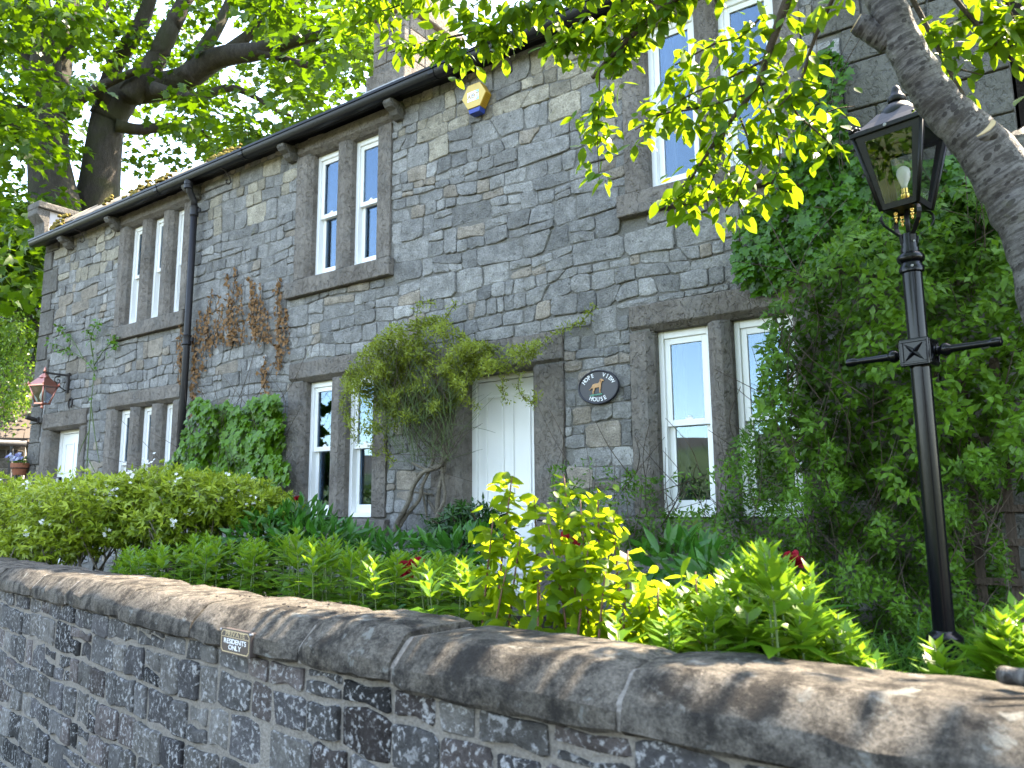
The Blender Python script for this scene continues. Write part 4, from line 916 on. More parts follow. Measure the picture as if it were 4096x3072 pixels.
m = MB(); m.prism([(-0.072, -0.126), (0.074, -0.126), (0.060, -0.172), (-0.060, -0.172)], lambda p, q: MA @ Vector((p, q, 0)), lambda p, q: MA @ Vector((p * 1.0, q, 0.086))); m.build('blue_base', MAT['alarmb'], alarm, bevel=0.003)
for i in range(7):                       # louvres on the lower right side
    f = 0.12 + i * 0.125; p0 = Vector((hexp[0][0], hexp[0][1], 0)); p5 = Vector((hexp[5][0], hexp[5][1], 0)); c = p0.lerp(p5, f); out_ = Vector((math.cos(math.radians(-30)), math.sin(math.radians(-30)), 0)); al = (p5 - p0).normalized()
    m = MB(); P = [MA @ (c + out_ * o + al * s + Vector((0, 0, z))) for o in (-0.002, 0.005) for s in (-0.0035, 0.0035) for z in (0.014, 0.076)]
    m.add(P, [(0, 1, 3, 2), (4, 6, 7, 5), (0, 4, 5, 1), (2, 3, 7, 6), (0, 2, 6, 4), (1, 5, 7, 3)]); m.build('louvre', MAT['alarmo'], alarm)
lab = MB(); lab.box(-0.078, 0.062, -0.052, 0.048, 0.0931, 0.0945, MA); label_o = lab.build('label_plate', MAT['alarmlab'], alarm)
m = MB(); m.add([MA @ Vector(p) for p in ((0.02, 0.048, 0.0948), (0.061, 0.048, 0.0948), (0.061, 0.02, 0.0948))], [(0, 2, 1)]); m.add([MA @ Vector(p) for p in ((0.02, -0.05, 0.0948), (0.061, -0.05, 0.0948), (0.061, -0.022, 0.0948))], [(0, 1, 2)]); m.build('label_print', MAT['cyan'], alarm)
m = MB(); text_line(m, 'ADT', 0.066, MA @ Matrix.Translation((-0.008, -0.024, 0.0952)), 1.0, 0.02, 0.02); m.build('lettering', MAT['alarmo'], alarm)
m = MB(); m.lathe([(0.0, 0), (0.006, 0.0), (0.006, 0.001), (0, 0.0012)], 0, 0, 10, MA @ Matrix.Translation((-0.005, 0.0, 0.0968))); m.build('lamp_dot', MAT['alarmb'], alarm)

# ---------------- private sign on the coping
def wall_station(px, off, z):
    xs_ = np.linspace(-6, 0, 1200); P = np.array([wall_pt(x, off, z) for x in xs_]); return float(xs_[np.argmin(abs(project(P)[:, 0] - px))])
xs0, xs1 = wall_station(479.5, 0.376, -CH - 0.10), wall_station(543, 0.376, -CH - 0.10)
c0, c1 = Vector(wall_pt(xs0, 0.376, 0)), Vector(wall_pt(xs1, 0.376, 0)); ex = (c1 - c0).normalized(); nx = Vector((ex.y, -ex.x, 0))
_ws = np.linspace(0.04, 0.3, 300); _pp = project(np.array([[*(c0 + ex * w_)][:2] + [-CH - 0.1] for w_ in _ws])); SW = float(_ws[int(np.argmin(abs(_pp[:, 0] - 544)))]); mid = c0 + ex * SW / 2
zz_ = [on for on in np.linspace(-CH - 0.2, -CH + 0.05, 200)]
pc = project(np.array([[mid.x, mid.y, q] for q in zz_])); zc_ = float(zz_[int(np.argmin(abs(pc[:, 1] - 1388)))]); SH = SW * 0.40
MP = Matrix(((ex.x, 0, nx.x, mid.x), (ex.y, 0, nx.y, mid.y), (0, 1, 0, zc_), (0, 0, 0, 1)))
ps = thing('private_sign', (mid.x, mid.y, zc_ - SH / 2), 'small brown sign reading PRIVATE RESIDENTS ONLY screwed to the wall coping', 'sign')
m = MB(); m.box(-SW / 2, SW / 2, -SH / 2, SH / 2, 0.0005, 0.006, MP); m.box(-SW / 2 + 0.003, SW / 2 - 0.003, -SH / 2 + 0.003, SH / 2 - 0.003, -0.03, 0.0, MP); m.build('plate', MAT['signbrown'], ps, bevel=0.001)
m = MB(); hw, hh, t = SW / 2 - 0.006, SH / 2 - 0.005, 0.0032
ro = [(hw - 0.012, hh), (hw, hh - 0.012), (hw, -hh + 0.012), (hw - 0.012, -hh), (-hw + 0.012, -hh), (-hw, -hh + 0.012), (-hw, hh - 0.012), (-hw + 0.012, hh)]; ri = [(p * (1 - t / hw), q * (1 - t / hh)) for p, q in ro]
m.add([MP @ Vector((p, q, 0.0066)) for p, q in ro + ri], [(i, (i + 1) % 8, 8 + (i + 1) % 8, 8 + i) for i in range(8)]); m.box(-hw + t, hw - t, SH * 0.165, SH * 0.165 + 0.002, 0.006, 0.0066, MP)
text_line(m, 'PRIVATE', SH * 0.27, MP @ Matrix.Translation((0, SH * 0.215, 0.0066)), 1.6, 0.006, 0.03); m.build('gold_print', MAT['gold'], ps)
m = MB(); text_line(m, 'RESIDENTS', SH * 0.27, MP @ Matrix.Translation((0, -SH * 0.075, 0.0066)), 1.45, 0.018, 0.03, 0.05); text_line(m, 'ONLY', SH * 0.27, MP @ Matrix.Translation((0, -SH * 0.315, 0.0066)), 1.45, 0.018, 0.03, 0.05); m.build('white_print', MAT['lettering'], ps)
m = MB()
for sx2, sz2 in ((-1, 1), (1, 1)): m.lathe([(0.0, -0.004), (0.0042, -0.004), (0.0042, 0.008), (0.002, 0.0095)], 0, 0, 10, MP @ Matrix.Translation((sx2 * (SW / 2 - 0.002), sz2 * (SH / 2 - 0.006), 0.0)))
m.build('screw', MAT['lead'], ps, smooth=True)

# ---------------- lamp post
LX, LY = -0.585, -1.47; LROT = math.radians(-12)
lp = thing('lamp_post', (LX, LY, GZ), 'black Victorian style lamp post with glazed lantern in the garden', 'lamp post')
ML = Matrix.Translation((LX, LY, 0)) @ Matrix.Rotation(LROT, 4, 'Z')
m = MB(); m.lathe([(0.11, GZ - 0.05), (0.11, GZ + 0.03), (0.085, GZ + 0.06), (0.075, GZ + 0.16), (0.068, -0.64), (0.072, -0.625), (0.078, -0.612), (0.078, -0.595), (0.066, -0.58), (0.056, -0.575), (0.048, -0.565)], LX, LY, 28); m.build('base', MAT['gloss'], lp, autosmooth=True)
m = MB(); m.lathe([(0.0465, -0.565), (0.0465, 0.67)], LX, LY, 28); m.build('post', MAT['gloss'], lp, autosmooth=True)
m = MB(); m.lathe([(0.0455, 0.79), (0.0455, 1.135)], LX, LY, 28); m.build('post', MAT['gloss'], lp, autosmooth=True)
m = MB(); m.lathe([(0.05, 1.135), (0.056, 1.14), (0.058, 1.16), (0.05, 1.175), (0.048, 1.185), (0.060, 1.195), (0.064, 1.21), (0.060, 1.225), (0.048, 1.235), (0.042, 1.24), (0.042, 1.26), (0.037, 1.262), (0.037, 1.335), (0.02, 1.337)], LX, LY, 28); m.build('collar', MAT['gloss'], lp, autosmooth=True)
m = MB()
for a in range(3): m.lathe([(0, 0), (0.007, 0.001), (0.006, 0.005), (0, 0.006)], 0, 0, 10, ML @ Matrix.Rotation(a * 2.1 + 0.4 - 1.57, 4, 'Z') @ Matrix.Translation((0.0575, 0, 1.16)) @ Matrix.Rotation(math.pi / 2, 4, 'Y')); m.lathe([(0, 0), (0.006, 0.001), (0.005, 0.005), (0, 0.006)], 0, 0, 10, ML @ Matrix.Rotation(a * 2.1 + 0.9 - 1.57, 4, 'Z') @ Matrix.Translation((0.0365, 0, 1.29)) @ Matrix.Rotation(math.pi / 2, 4, 'Y'))
m.build('screw', MAT['lead'], lp)
# ladder rest: box, star, two arms
m = MB(); m.box(-0.066, 0.066, -0.066, 0.066, 0.665, 0.80, ML); lb = m.build('ladder_block', MAT['gloss'], lp, bevel=0.006)
for rz in (0, 90, 180, 270):
    MF = ML @ Matrix.Rotation(math.radians(rz), 4, 'Z') @ Matrix.Translation((0, -0.066, 0.7325)) @ FACE; f = MB()
    for (a, b, c, d) in ((-0.058, 0.058, 0.048, 0.058), (-0.058, 0.058, -0.058, -0.048), (-0.058, -0.048, -0.048, 0.048), (0.048, 0.058, -0.048, 0.048)): f.box(a, b, c, d, 0.0, 0.006, MF)
    f.build('frame_moulding', MAT['gloss'], lb, bevel=0.002); s = MB()
    for an in (45, 135, 225, 315):
        A = math.radians(an); dx, dy = math.cos(A), math.sin(A); s.add([MF @ Vector(p) for p in ((0, 0, 0.014), (dx * 0.014 - dy * 0.012, dy * 0.014 + dx * 0.012, 0.0), (dx * 0.062, dy * 0.062, 0.003), (dx * 0.014 + dy * 0.012, dy * 0.014 - dx * 0.012, 0.0))], [(0, 1, 2), (0, 2, 3)])
    s.build('star', MAT['gloss'], lb)
armp = [(0.018, 0.06), (0.026, 0.066), (0.026, 0.076), (0.018, 0.082), (0.026, 0.088), (0.018, 0.095), (0.027, 0.104), (0.033, 0.118), (0.029, 0.134), (0.021, 0.142), (0.019, 0.15), (0.0155, 0.30), (0.0155, 0.305), (0.021, 0.312), (0.023, 0.325), (0.0225, 0.345), (0.019, 0.356), (0.005, 0.361)]
for sg in (1, -1):
    m = MB(); m.lathe(armp, 0, 0, 18, ML @ Matrix.Translation((0, 0, 0.735)) @ Matrix.Rotation(sg * math.pi / 2, 4, 'Y')); m.build('ladder_arm', MAT['gloss'], lp, autosmooth=True)
# lantern cradle
m = MB(); m.lathe([(0.011, 1.33), (0.011, 1.47)], LX, LY, 10); m.build('stem', MAT['matblack'], lp, smooth=True)
for rz in (45, 135, 225, 315):
    MR = ML @ Matrix.Rotation(math.radians(rz), 4, 'Z'); pr2 = [(0.036, 1.29), (0.040, 1.325), (0.075, 1.352), (0.112, 1.382), (0.126, 1.41), (0.125, 1.435), (0.11, 1.455), (0.085, 1.462), (0.05, 1.462)]
    vs = []
    for i, (r_, z_) in enumerate(pr2):
        for wy in (-0.011, 0.011):
            for o in (0, 0.004): vs.append(MR @ Vector((r_ + (o if i < 7 else 0), wy, z_ - (o if i >= 5 else 0))))
    fs = [(i * 4 + a, i * 4 + b, (i + 1) * 4 + b, (i + 1) * 4 + a) for i in range(len(pr2) - 1) for a, b in ((0, 1), (1, 3), (3, 2), (2, 0))]
    m = MB(); m.add(vs, fs); m.build('cradle_strap', MAT['matblack'], lp)
    k = MB(); k.lathe([(0, 1.395), (0.005, 1.4), (0.007, 1.408), (0.003, 1.414), (0.009, 1.42), (0.011, 1.428), (0.004, 1.434), (0.010, 1.442), (0.012, 1.45), (0.005, 1.46)], 0, 0, 10, ML @ Matrix.Rotation(math.radians(rz), 4, 'Z') @ Matrix.Translation((0.055, 0, 0))); k.build('brass_finial', MAT['brass'], lp, smooth=True)
# lantern body
zb, zt, hb, ht = 1.462, 1.845, 0.088, 0.165
m = MB(); m.box(-hb, hb, -hb, hb, zb, zb + 0.012, ML); m.build('lantern_floor', MAT['matblack'], lp)
def lp4(h, z, sx, sy): return ML @ Vector((h * sx, h * sy, z))
for sx, sy in ((1, 1), (1, -1), (-1, 1), (-1, -1)):
    m = MB(); m.tube([lp4(hb + 0.001, zb - 0.002, sx, sy), lp4(ht + 0.001, zt, sx, sy)], 0.0095, 8); m.build('corner_bar', MAT['matblack'], lp, smooth=True)
for k in range(4):
    MQ = ML @ Matrix.Rotation(math.radians(90 * k), 4, 'Z')
    def sp(u, v, o=0.0):     # u across -1..1, v up 0..1 on the sloping side
        h = hb + (ht - hb) * v; return MQ @ Vector((u * h, -h - o, zb + (zt - zb) * v))
    fr = MB()
    for (u0, u1, v0, v1) in ((-0.95, -0.72, 0.0, 1), (0.72, 0.95, 0.0, 1)):
        fr.add([sp(u0, v0), sp(u1, v0), sp(u1, v1), sp(u0, v1), sp(u0, v0, -0.008), sp(u1, v0, -0.008), sp(u1, v1, -0.008), sp(u0, v1, -0.008)], [(0, 1, 2, 3), (7, 6, 5, 4), (0, 4, 5, 1), (1, 5, 6, 2), (2, 6, 7, 3), (3, 7, 4, 0)])
    for (v0, v1) in ((0.0, 0.075), (0.925, 1.0)):
        fr.add([sp(-0.72, v0), sp(0.72, v0), sp(0.72, v1), sp(-0.72, v1), sp(-0.72, v0, -0.008), sp(0.72, v0, -0.008), sp(0.72, v1, -0.008), sp(-0.72, v1, -0.008)], [(0, 1, 2, 3), (7, 6, 5, 4), (0, 4, 5, 1), (2, 6, 7, 3)])
    ob = fr.build('door_frame', MAT['matblack'], lp)
    g = MB(); g.add([sp(-0.74, 0.06, -0.004), sp(0.74, 0.06, -0.004), sp(0.74, 0.94, -0.004), sp(-0.74, 0.94, -0.004)], [(0, 1, 2, 3)]); g.build('pane', MAT['lglass'], ob)
m = MB(); hr = 0.18
m.box(-hr, hr, -hr, hr, zt, zt + 0.026, ML); ro_ = m.build('roof_rim', MAT['matblack'], lp, bevel=0.004)
k = MB(); k.lathe([(0, 0), (0.0085, 0.001), (0.0085, 0.005), (0, 0.006)], 0, 0, 12, ML @ Matrix.Translation((0, -hr, zt + 0.013)) @ Matrix.Rotation(math.pi / 2, 4, 'X')); k.build('rim_screw', MAT['lead'], ro_)
m = MB(); n = 4
ringv = []
for hrad, z_ in ((0.168, zt + 0.026), (0.12, zt + 0.075), (0.075, zt + 0.13)): ringv.append([ML @ Vector((hrad * sx, hrad * sy, z_)) for sx, sy in ((1, 1), (-1, 1), (-1, -1), (1, -1))])
m.add([v for r in ringv for v in r], [(a * 4 + i, a * 4 + (i + 1) % 4, (a + 1) * 4 + (i + 1) % 4, (a + 1) * 4 + i) for a in range(2) for i in range(4)] + [(8, 9, 10, 11)]); m.build('lantern_roof', MAT['matblack'], lp)
m = MB(); m.lathe([(0.092, 1.945), (0.094, 1.953), (0.085, 1.985), (0.072, 2.005), (0.055, 2.022), (0.03, 2.032), (0.028, 2.037), (0.04, 2.042), (0.044, 2.052), (0.042, 2.066), (0.03, 2.078), (0.024, 2.10), (0.02, 2.118), (0.012, 2.128), (0, 2.13)], LX, LY, 28); m.build('lantern_cap', MAT['matblack'], lp, autosmooth=True)
for sx, sy in ((1, 1), (1, -1), (-1, 1), (-1, -1)):       # cast corner ornaments
    m = MB(); base_ = Vector((hr * 0.95 * sx, hr * 0.95 * sy, zt + 0.024))
    for (t_, r_, dz_) in ((0.0, 0.016, 0.012), (0.022, 0.012, 0.02), (-0.004, 0.011, 0.036), (0.04, 0.008, 0.014)):
        for s2 in ((1, 0), (0, 1)):
            c = base_ + Vector((-sx * t_ * s2[0], -sy * t_ * s2[1], dz_)); m.lathe([(0, -r_), (r_ * 0.75, -r_ * 0.6), (r_, 0), (r_ * 0.7, r_ * 0.7), (0, r_)], 0, 0, 8, ML @ Matrix.Translation(c))
    m.build('corner_ornament', MAT['matblack'], lp, smooth=True)
m = MB(); m.lathe([(0.012, 1.474), (0.018, 1.485), (0.018, 1.52), (0.022, 1.525), (0.022, 1.545), (0.017, 1.55), (0.017, 1.575)], LX, LY, 14); m.build('bulb_holder', MAT['brass'], lp, autosmooth=True)
m = MB(); m.lathe([(0.013, 1.575), (0.014, 1.59), (0.022, 1.612), (0.030, 1.634), (0.033, 1.656), (0.028, 1.678), (0.016, 1.69), (0, 1.694)], LX, LY, 18); m.build('bulb', MAT['bulb'], lp, smooth=True)

# ---------------- copper lantern on a bracket by the side door
def on_facade(px, py, y=0.0): return on_y(np.array(px), np.array(py), y)
bx = float(on_facade(146, 830, 0.0)[0]); bz0 = float(on_facade(146, 842)[2]); bz1 = float(on_facade(146, 812)[2])
lc = on_facade(97, 840, -0.55); lcx, lcz = float(bx), 0.0
cl = thing('wall_lantern', (bx, 0.0, bz0), 'copper wall lantern on black scrolled bracket near the side door', 'wall lantern')
# the lantern hangs straight out from the wall; find the reach that puts it where the ray passes
yy = np.linspace(-0.2, -1.2, 400); pp = project(np.stack([np.full(400, bx), yy, np.full(400, bz1)], -1)); reach = float(-yy[int(np.argmin(abs(pp[:, 0] - 97)))]); LYc = -reach
def zat(py): q = project(np.stack([np.full(600, bx), np.full(600, LYc), np.linspace(0, 3, 600)], -1)); return float(np.linspace(0, 3, 600)[int(np.argmin(abs(q[:, 1] - py)))])
m = MB(); m.box(bx - 0.03, bx + 0.03, -0.015, 0.03, bz0 - 0.05, bz1 + 0.04); br = m.build('bracket_plate', MAT['iron'], cl, bevel=0.004)
m = MB(); m.box(bx - 0.012, bx + 0.012, LYc - 0.03, -0.015, bz1 - 0.012, bz1 + 0.016); m.build('bracket_arm', MAT['iron'], cl)
for (cyc, czc, r0) in ((-0.14, bz1 - 0.09, 0.07), (-0.30, bz1 - 0.062, 0.045)):
    pts = [(bx, cyc + r0 * (1 - t / 14) * math.cos(t * 0.55 + 1.2), czc + r0 * (1 - t / 14) * math.sin(t * 0.55 + 1.2)) for t in range(13)]; m = MB(); m.tube(pts, 0.009, 6); m.build('scroll', MAT['iron'], cl, smooth=True)
m = MB(); m.tube([(bx, -0.02, bz0 - 0.02), (bx, -0.09, bz0 + 0.02), (bx, -0.2, bz1 - 0.12), (bx, -0.33, bz1 - 0.02)], 0.009, 6); m.build('brace', MAT['iron'], cl, smooth=True)
zt_, zr, zg, zbm, zf = zat(792), zat(826), zat(835), zat(870), zat(881)
MCu = Matrix.Translation((bx, LYc, 0)) @ Matrix.Rotation(math.radians(20), 4, 'Z')
m = MB(); m.lathe([(0, zt_), (0.012, zt_ - 0.02), (0.022, zt_ - 0.07), (0.012, zt_ - 0.09), (0.02, zt_ - 0.1), (0.062, zt_ - 0.14), (0.072, zt_ - 0.17), (0.05, zt_ - 0.175), (0.05, zt_ - 0.21), (0.06, zr + 0.06)], bx, LYc, 18); m.build('cap', MAT['copper'], cl, autosmooth=True)
ht_, hb_ = 0.122, 0.064
m = MB(); rv = [[MCu @ Vector((h * sx, h * sy, z_)) for sx, sy in ((1, 1), (-1, 1), (-1, -1), (1, -1))] for h, z_ in ((ht_ + 0.018, zg), (ht_ + 0.018, zg + 0.02), (0.08, zr + 0.035), (0.055, zr + 0.065))]
m.add([v for r in rv for v in r], [(3, 2, 1, 0)] + [(a * 4 + i, a * 4 + (i + 1) % 4, (a + 1) * 4 + (i + 1) % 4, (a + 1) * 4 + i) for a in range(3) for i in range(4)]); m.build('lantern_roof', MAT['copper'], cl)
for sx, sy in ((1, 1), (1, -1), (-1, 1), (-1, -1)):
    m = MB(); m.tube([MCu @ Vector((hb_ * sx, hb_ * sy, zbm)), MCu @ Vector((ht_ * sx, ht_ * sy, zg))], 0.012, 6); m.build('corner_bar', MAT['copper'], cl, smooth=True)
    m = MB(); m.lathe([(0, 0.05), (0.012, 0.03), (0.02, 0.0), (0.0, -0.005)], 0, 0, 8, MCu @ Matrix.Translation(((ht_ + 0.015) * sx, (ht_ + 0.015) * sy, zg + 0.02))); m.build('corner_ornament', MAT['copper'], cl, smooth=True)
for k in range(4):
    MQ = MCu @ Matrix.Rotation(math.radians(90 * k), 4, 'Z'); g = MB(); g.add([MQ @ Vector(p) for p in ((-hb_, -hb_, zbm), (hb_, -hb_, zbm), (ht_, -ht_, zg), (-ht_, -ht_, zg))], [(0, 1, 2, 3)]); g.build('pane', MAT['lglass'], cl)
m = MB(); m.box(-hb_ - 0.01, hb_ + 0.01, -hb_ - 0.01, hb_ + 0.01, zbm - 0.02, zbm, MCu); m.build('base_frame', MAT['copper'], cl)
m = MB(); m.lathe([(0.03, zbm - 0.02), (0.02, zbm - 0.035), (0.012, zbm - 0.045), (0.024, zbm - 0.06), (0.02, zbm - 0.08), (0.006, zf - 0.01)], bx, LYc, 14); m.build('drop_finial', MAT['copper'], cl, smooth=True)
m = MB(); m.lathe([(0.02, zg - 0.01), (0.02, zg - 0.06), (0.04, zg - 0.12), (0.045, zg - 0.16), (0.03, zg - 0.21), (0, zg - 0.22)], bx, LYc, 14); m.build('bulb', MAT['bulb'], cl, smooth=True)

# ---------------- small fixings near the side door
q = on_facade(84, 908); m = MB(); m.box(q[0] - 0.03, q[0] + 0.03, -0.03, 0.02, q[2] - 0.05, q[2] + 0.05); wl = thing('spotlight', (float(q[0]), 0, float(q[2])), 'small black spotlight on the quoins below the copper lantern', 'spotlight')
m.build('mount', MAT['iron'], wl, bevel=0.005); m = MB(); m.lathe([(0.028, 0), (0.033, 0.05), (0.033, 0.16), (0.026, 0.165)], 0, 0, 14, Matrix.Translation((float(q[0]), -0.03, float(q[2]))) @ Matrix.Rotation(math.radians(90), 4, 'X') @ Matrix.Rotation(math.radians(-12), 4, 'X')); m.build('lamp_head', MAT['iron'], wl, autosmooth=True)
q = on_facade(271, 871 * 1.0); hsx, hsz = float(on_facade(152, 857 * 0 + 1612 / K)[0]), float(on_facade(152, 1612 / K)[2])
pts = [(hsx + 0.055 * math.cos(a), 0.0, hsz + 0.075 * math.sin(a)) for a in np.linspace(math.radians(-60), math.radians(240), 16)]
m = MB(); m.tube(pts, 0.012, 6); hs = m.build('horseshoe', MAT['iron'], smooth=True); tag(hs, 'old iron horseshoe hung above the side door lintel', 'horseshoe')
q = on_facade(124, 1041, -0.02); m = MB(); m.box(-0.09, 0.09, -0.02, 0.02, -0.06, 0.07, Matrix.Translation((float(q[0]), -0.02, float(q[2])))); kb = thing('intercom_box', (float(q[0]), 0, float(q[2]) - 0.06), 'small black intercom box on the jamb of the side door', 'intercom'); m.build('case', MAT['black'], kb, bevel=0.008)
m = MB(); m.box(0.0, 0.07, -0.026, -0.019, -0.04, 0.05, Matrix.Translation((float(q[0]), -0.02, float(q[2])))); m.build('face_plate', MAT['lead'], kb, bevel=0.004)

# ---------------- terracotta pot of pansies on the corner
pq = on_y(np.array(62), np.array(1012), -0.28); PX, PY, PZ = (float(v) for v in pq)
yy = np.linspace(-0.1, -1.5, 300); pp = project(np.stack([np.full(300, HX0 + 0.02), yy, np.full(300, 0.4)], -1)); PY = float(yy[int(np.argmin(abs(pp[:, 0] - 62)))]); PX = HX0 + 0.02
zz = np.linspace(-0.5, 1.5, 800); q = project(np.stack([np.full(800, PX), np.full(800, PY), zz], -1)); pz0, pz1 = float(zz[np.argmin(abs(q[:, 1] - 1026))]), float(zz[np.argmin(abs(q[:, 1] - 1001))]); rp = 0.16 * (pz1 - pz0) / 0.23
pot = thing('flower_pot', (PX, PY, pz0), 'terracotta pot hung by a wire ring at the house corner', 'flower pot')
m = MB(); m.lathe([(0.0, pz0), (rp * 0.66, pz0), (rp * 0.92, pz1 - 0.075), (rp * 1.02, pz1 - 0.07), (rp * 1.05, pz1), (rp * 0.95, pz1), (rp * 0.9, pz1 - 0.04), (0, pz1 - 0.04)], PX, PY, 24); m.build('pot', MAT['terracotta'], pot, autosmooth=True)
m = MB(); m.tube([(PX + rp * 0.98 * math.cos(a), PY + rp * 0.98 * math.sin(a), pz1 - 0.078) for a in np.linspace(0, 6.283, 20)], 0.006, 6); m.tube([(PX, PY + rp, pz1 - 0.078), (PX + 0.03, 0.02, pz1 - 0.06)], 0.008, 6); m.build('wire_ring', MAT['iron'], pot, smooth=True)
pan = thing('pansy_plant', (PX, PY, pz1 - 0.03), 'blue and white pansies flowering in the hanging terracotta pot', 'flowers')
N = 90; p = np.stack([PX + rng.normal(0, rp * 0.5, N), PY + rng.normal(0, rp * 0.5, N), pz1 + rng.uniform(-0.02, 0.10, N)], -1)
leaves('leaves', MAT['honey'], pan, p, rand_dirs(N) + [0, 0, 0.4], rand_dirs(N) + [0, -0.4, 1], rng.uniform(0.03, 0.06, N), 0.03, 'mid')
N = 26; c = np.stack([PX + rng.normal(0, rp * 0.55, N), PY + rng.normal(0, rp * 0.5, N) - 0.03, pz1 + rng.uniform(0.05, 0.15, N)], -1); nn = unit(np.stack([rng.normal(0.35, 0.3, N), rng.normal(-0.8, 0.2, N), rng.normal(0.35, 0.3, N)], -1)); lv = rng.choice([0.05, 0.15, 0.75, 0.95], N)
side = unit(np.cross(nn, [0, 0, 1])); up_ = np.cross(side, nn)
P, D, NN, LV = [], [], [], []
for k in range(5):
    an = k * 2 * np.pi / 5 + 0.3; P.append(c + nn * 0.002 * k); D.append(side * np.cos(an) + up_ * np.sin(an)); NN.append(nn); LV.append(np.clip(lv + (0.15 if k % 2 else -0.05), 0, 1))
leaves('petals', MAT['pansy'], pan, np.vstack(P), np.vstack(D), np.vstack(NN), 0.032, 0.036, 'round', 0.05, np.concatenate(LV))

# ---------------- shed at the far end with a slate roof
sc_ = on_y(np.array(30), np.array(1000), 0.3); SHX, SHY = -17.6, float(-5.7 + 17.6 / 2.46 + 0.6)
vd = np.array([SHX, SHY + 5.7]); vd = vd / np.linalg.norm(vd); rt = np.array([-vd[1], vd[0]]) * -1      # rt: to the right seen from the camera
shed = thing('shed', (SHX, SHY, -0.9), 'low stone shed with stone slate roof beyond the house corner', 'shed')
def sh(u, v, z):   # u right, v away
    return (SHX + rt[0] * u + vd[0] * v, SHY + rt[1] * u + vd[1] * v, z)
def sh_edge(px):   # u where a vertical plane v=0 meets picture column px
    us = np.linspace(-3, 4, 1400); q = project(np.array([sh(u, 0, 1.0) for u in us])); return float(us[np.argmin(abs(q[:, 0] - px))])
def sh_z(py, v=0.0): z_ = np.linspace(-1, 6, 1400); q = project(np.array([sh(ue, v, a) for a in z_])); return float(z_[np.argmin(abs(q[:, 1] - py))])
ue = sh_edge(66); ze = sh_z(952)
m = MB(); m.prism([(-0.3, -0.95), (-0.3, ze - 0.12), (3.0, ze - 0.12), (3.0, -0.95)], lambda a, b: sh(-4, a + 0.45, b), lambda a, b: sh(ue - 0.12, a + 0.45, b)); sw = m.build('shed_wall', MAT['wmortar'], shed)
R = random.Random(31); u = -4
for zrow in np.arange(-0.9, ze - 0.2, 0.2):
    u = -3.2
    while u < ue - 0.15:
        wd = R.uniform(0.2, 0.5); b_ = R.gauss(0.12, 0.03); s = MB(); stone_solid(s, stone_outline([(u, zrow), (min(u + wd, ue - 0.13), zrow), (min(u + wd, ue - 0.13), zrow + 0.2), (u, zrow + 0.2)], R, 0.012), lambda a, b, d: sh(a, 0.15 - d, b), 0.02, -0.02, 0.015, R, (b_ * 1.1, b_, b_ * 0.85)); s.build('stone', MAT['stone'], sw, col=True); u += wd
zslope = 0.95; rows = 9
rf = MB(); rf.prism([(-0.05, ze - 0.1), (-0.05, ze - 0.03), (1.9, ze - 0.03 + 1.95 * zslope), (1.9, ze - 0.1 + 1.95 * zslope)], lambda a, b: sh(-4, a, b), lambda a, b: sh(ue - 0.05 - 0.0 * a, a, b)); rf = rf.build('shed_roof', MAT['shedslate'], shed)
for r_ in range(rows):
    v0 = -0.14 + r_ * 0.21; u = -3.6 + (0.17 if r_ % 2 else 0) + R.uniform(-0.05, 0.05); uend = ue - 0.0 - r_ * 0.10
    while u < uend - 0.05:
        wd = min(R.uniform(0.28, 0.42), uend - u); z0 = ze + (v0 + 0.14) * zslope + R.uniform(0, 0.012); s = MB()
        s.add([sh(u + 0.006, v0, z0), sh(u + wd - 0.006, v0, z0), sh(u + wd - 0.006, v0 + 0.30, z0 + 0.30 * zslope - 0.02), sh(u + 0.006, v0 + 0.30, z0 + 0.30 * zslope - 0.02), sh(u + 0.006, v0, z0 + 0.03), sh(u + wd - 0.006, v0, z0 + 0.03), sh(u + wd - 0.006, v0 + 0.30, z0 + 0.30 * zslope), sh(u + 0.006, v0 + 0.30, z0 + 0.30 * zslope)],
              [(3, 2, 1, 0), (4, 5, 6, 7), (0, 1, 5, 4), (1, 2, 6, 5), (2, 3, 7, 6), (3, 0, 4, 7)]); s.build('slate', MAT['shedslate'], rf); u += wd
m = MB(); m.tube([sh(-4, -0.22, ze - 0.06), sh(ue - 0.1, -0.22, ze - 0.08)], 0.06, 10); m.tube([sh(ue - 0.35, -0.2, ze - 0.1), sh(ue - 0.35, -0.05, ze - 0.3), sh(ue - 0.35, -0.02, -0.9)], 0.045, 8); m.build('shed_gutter', MAT['gutgrey'], shed, smooth=True)
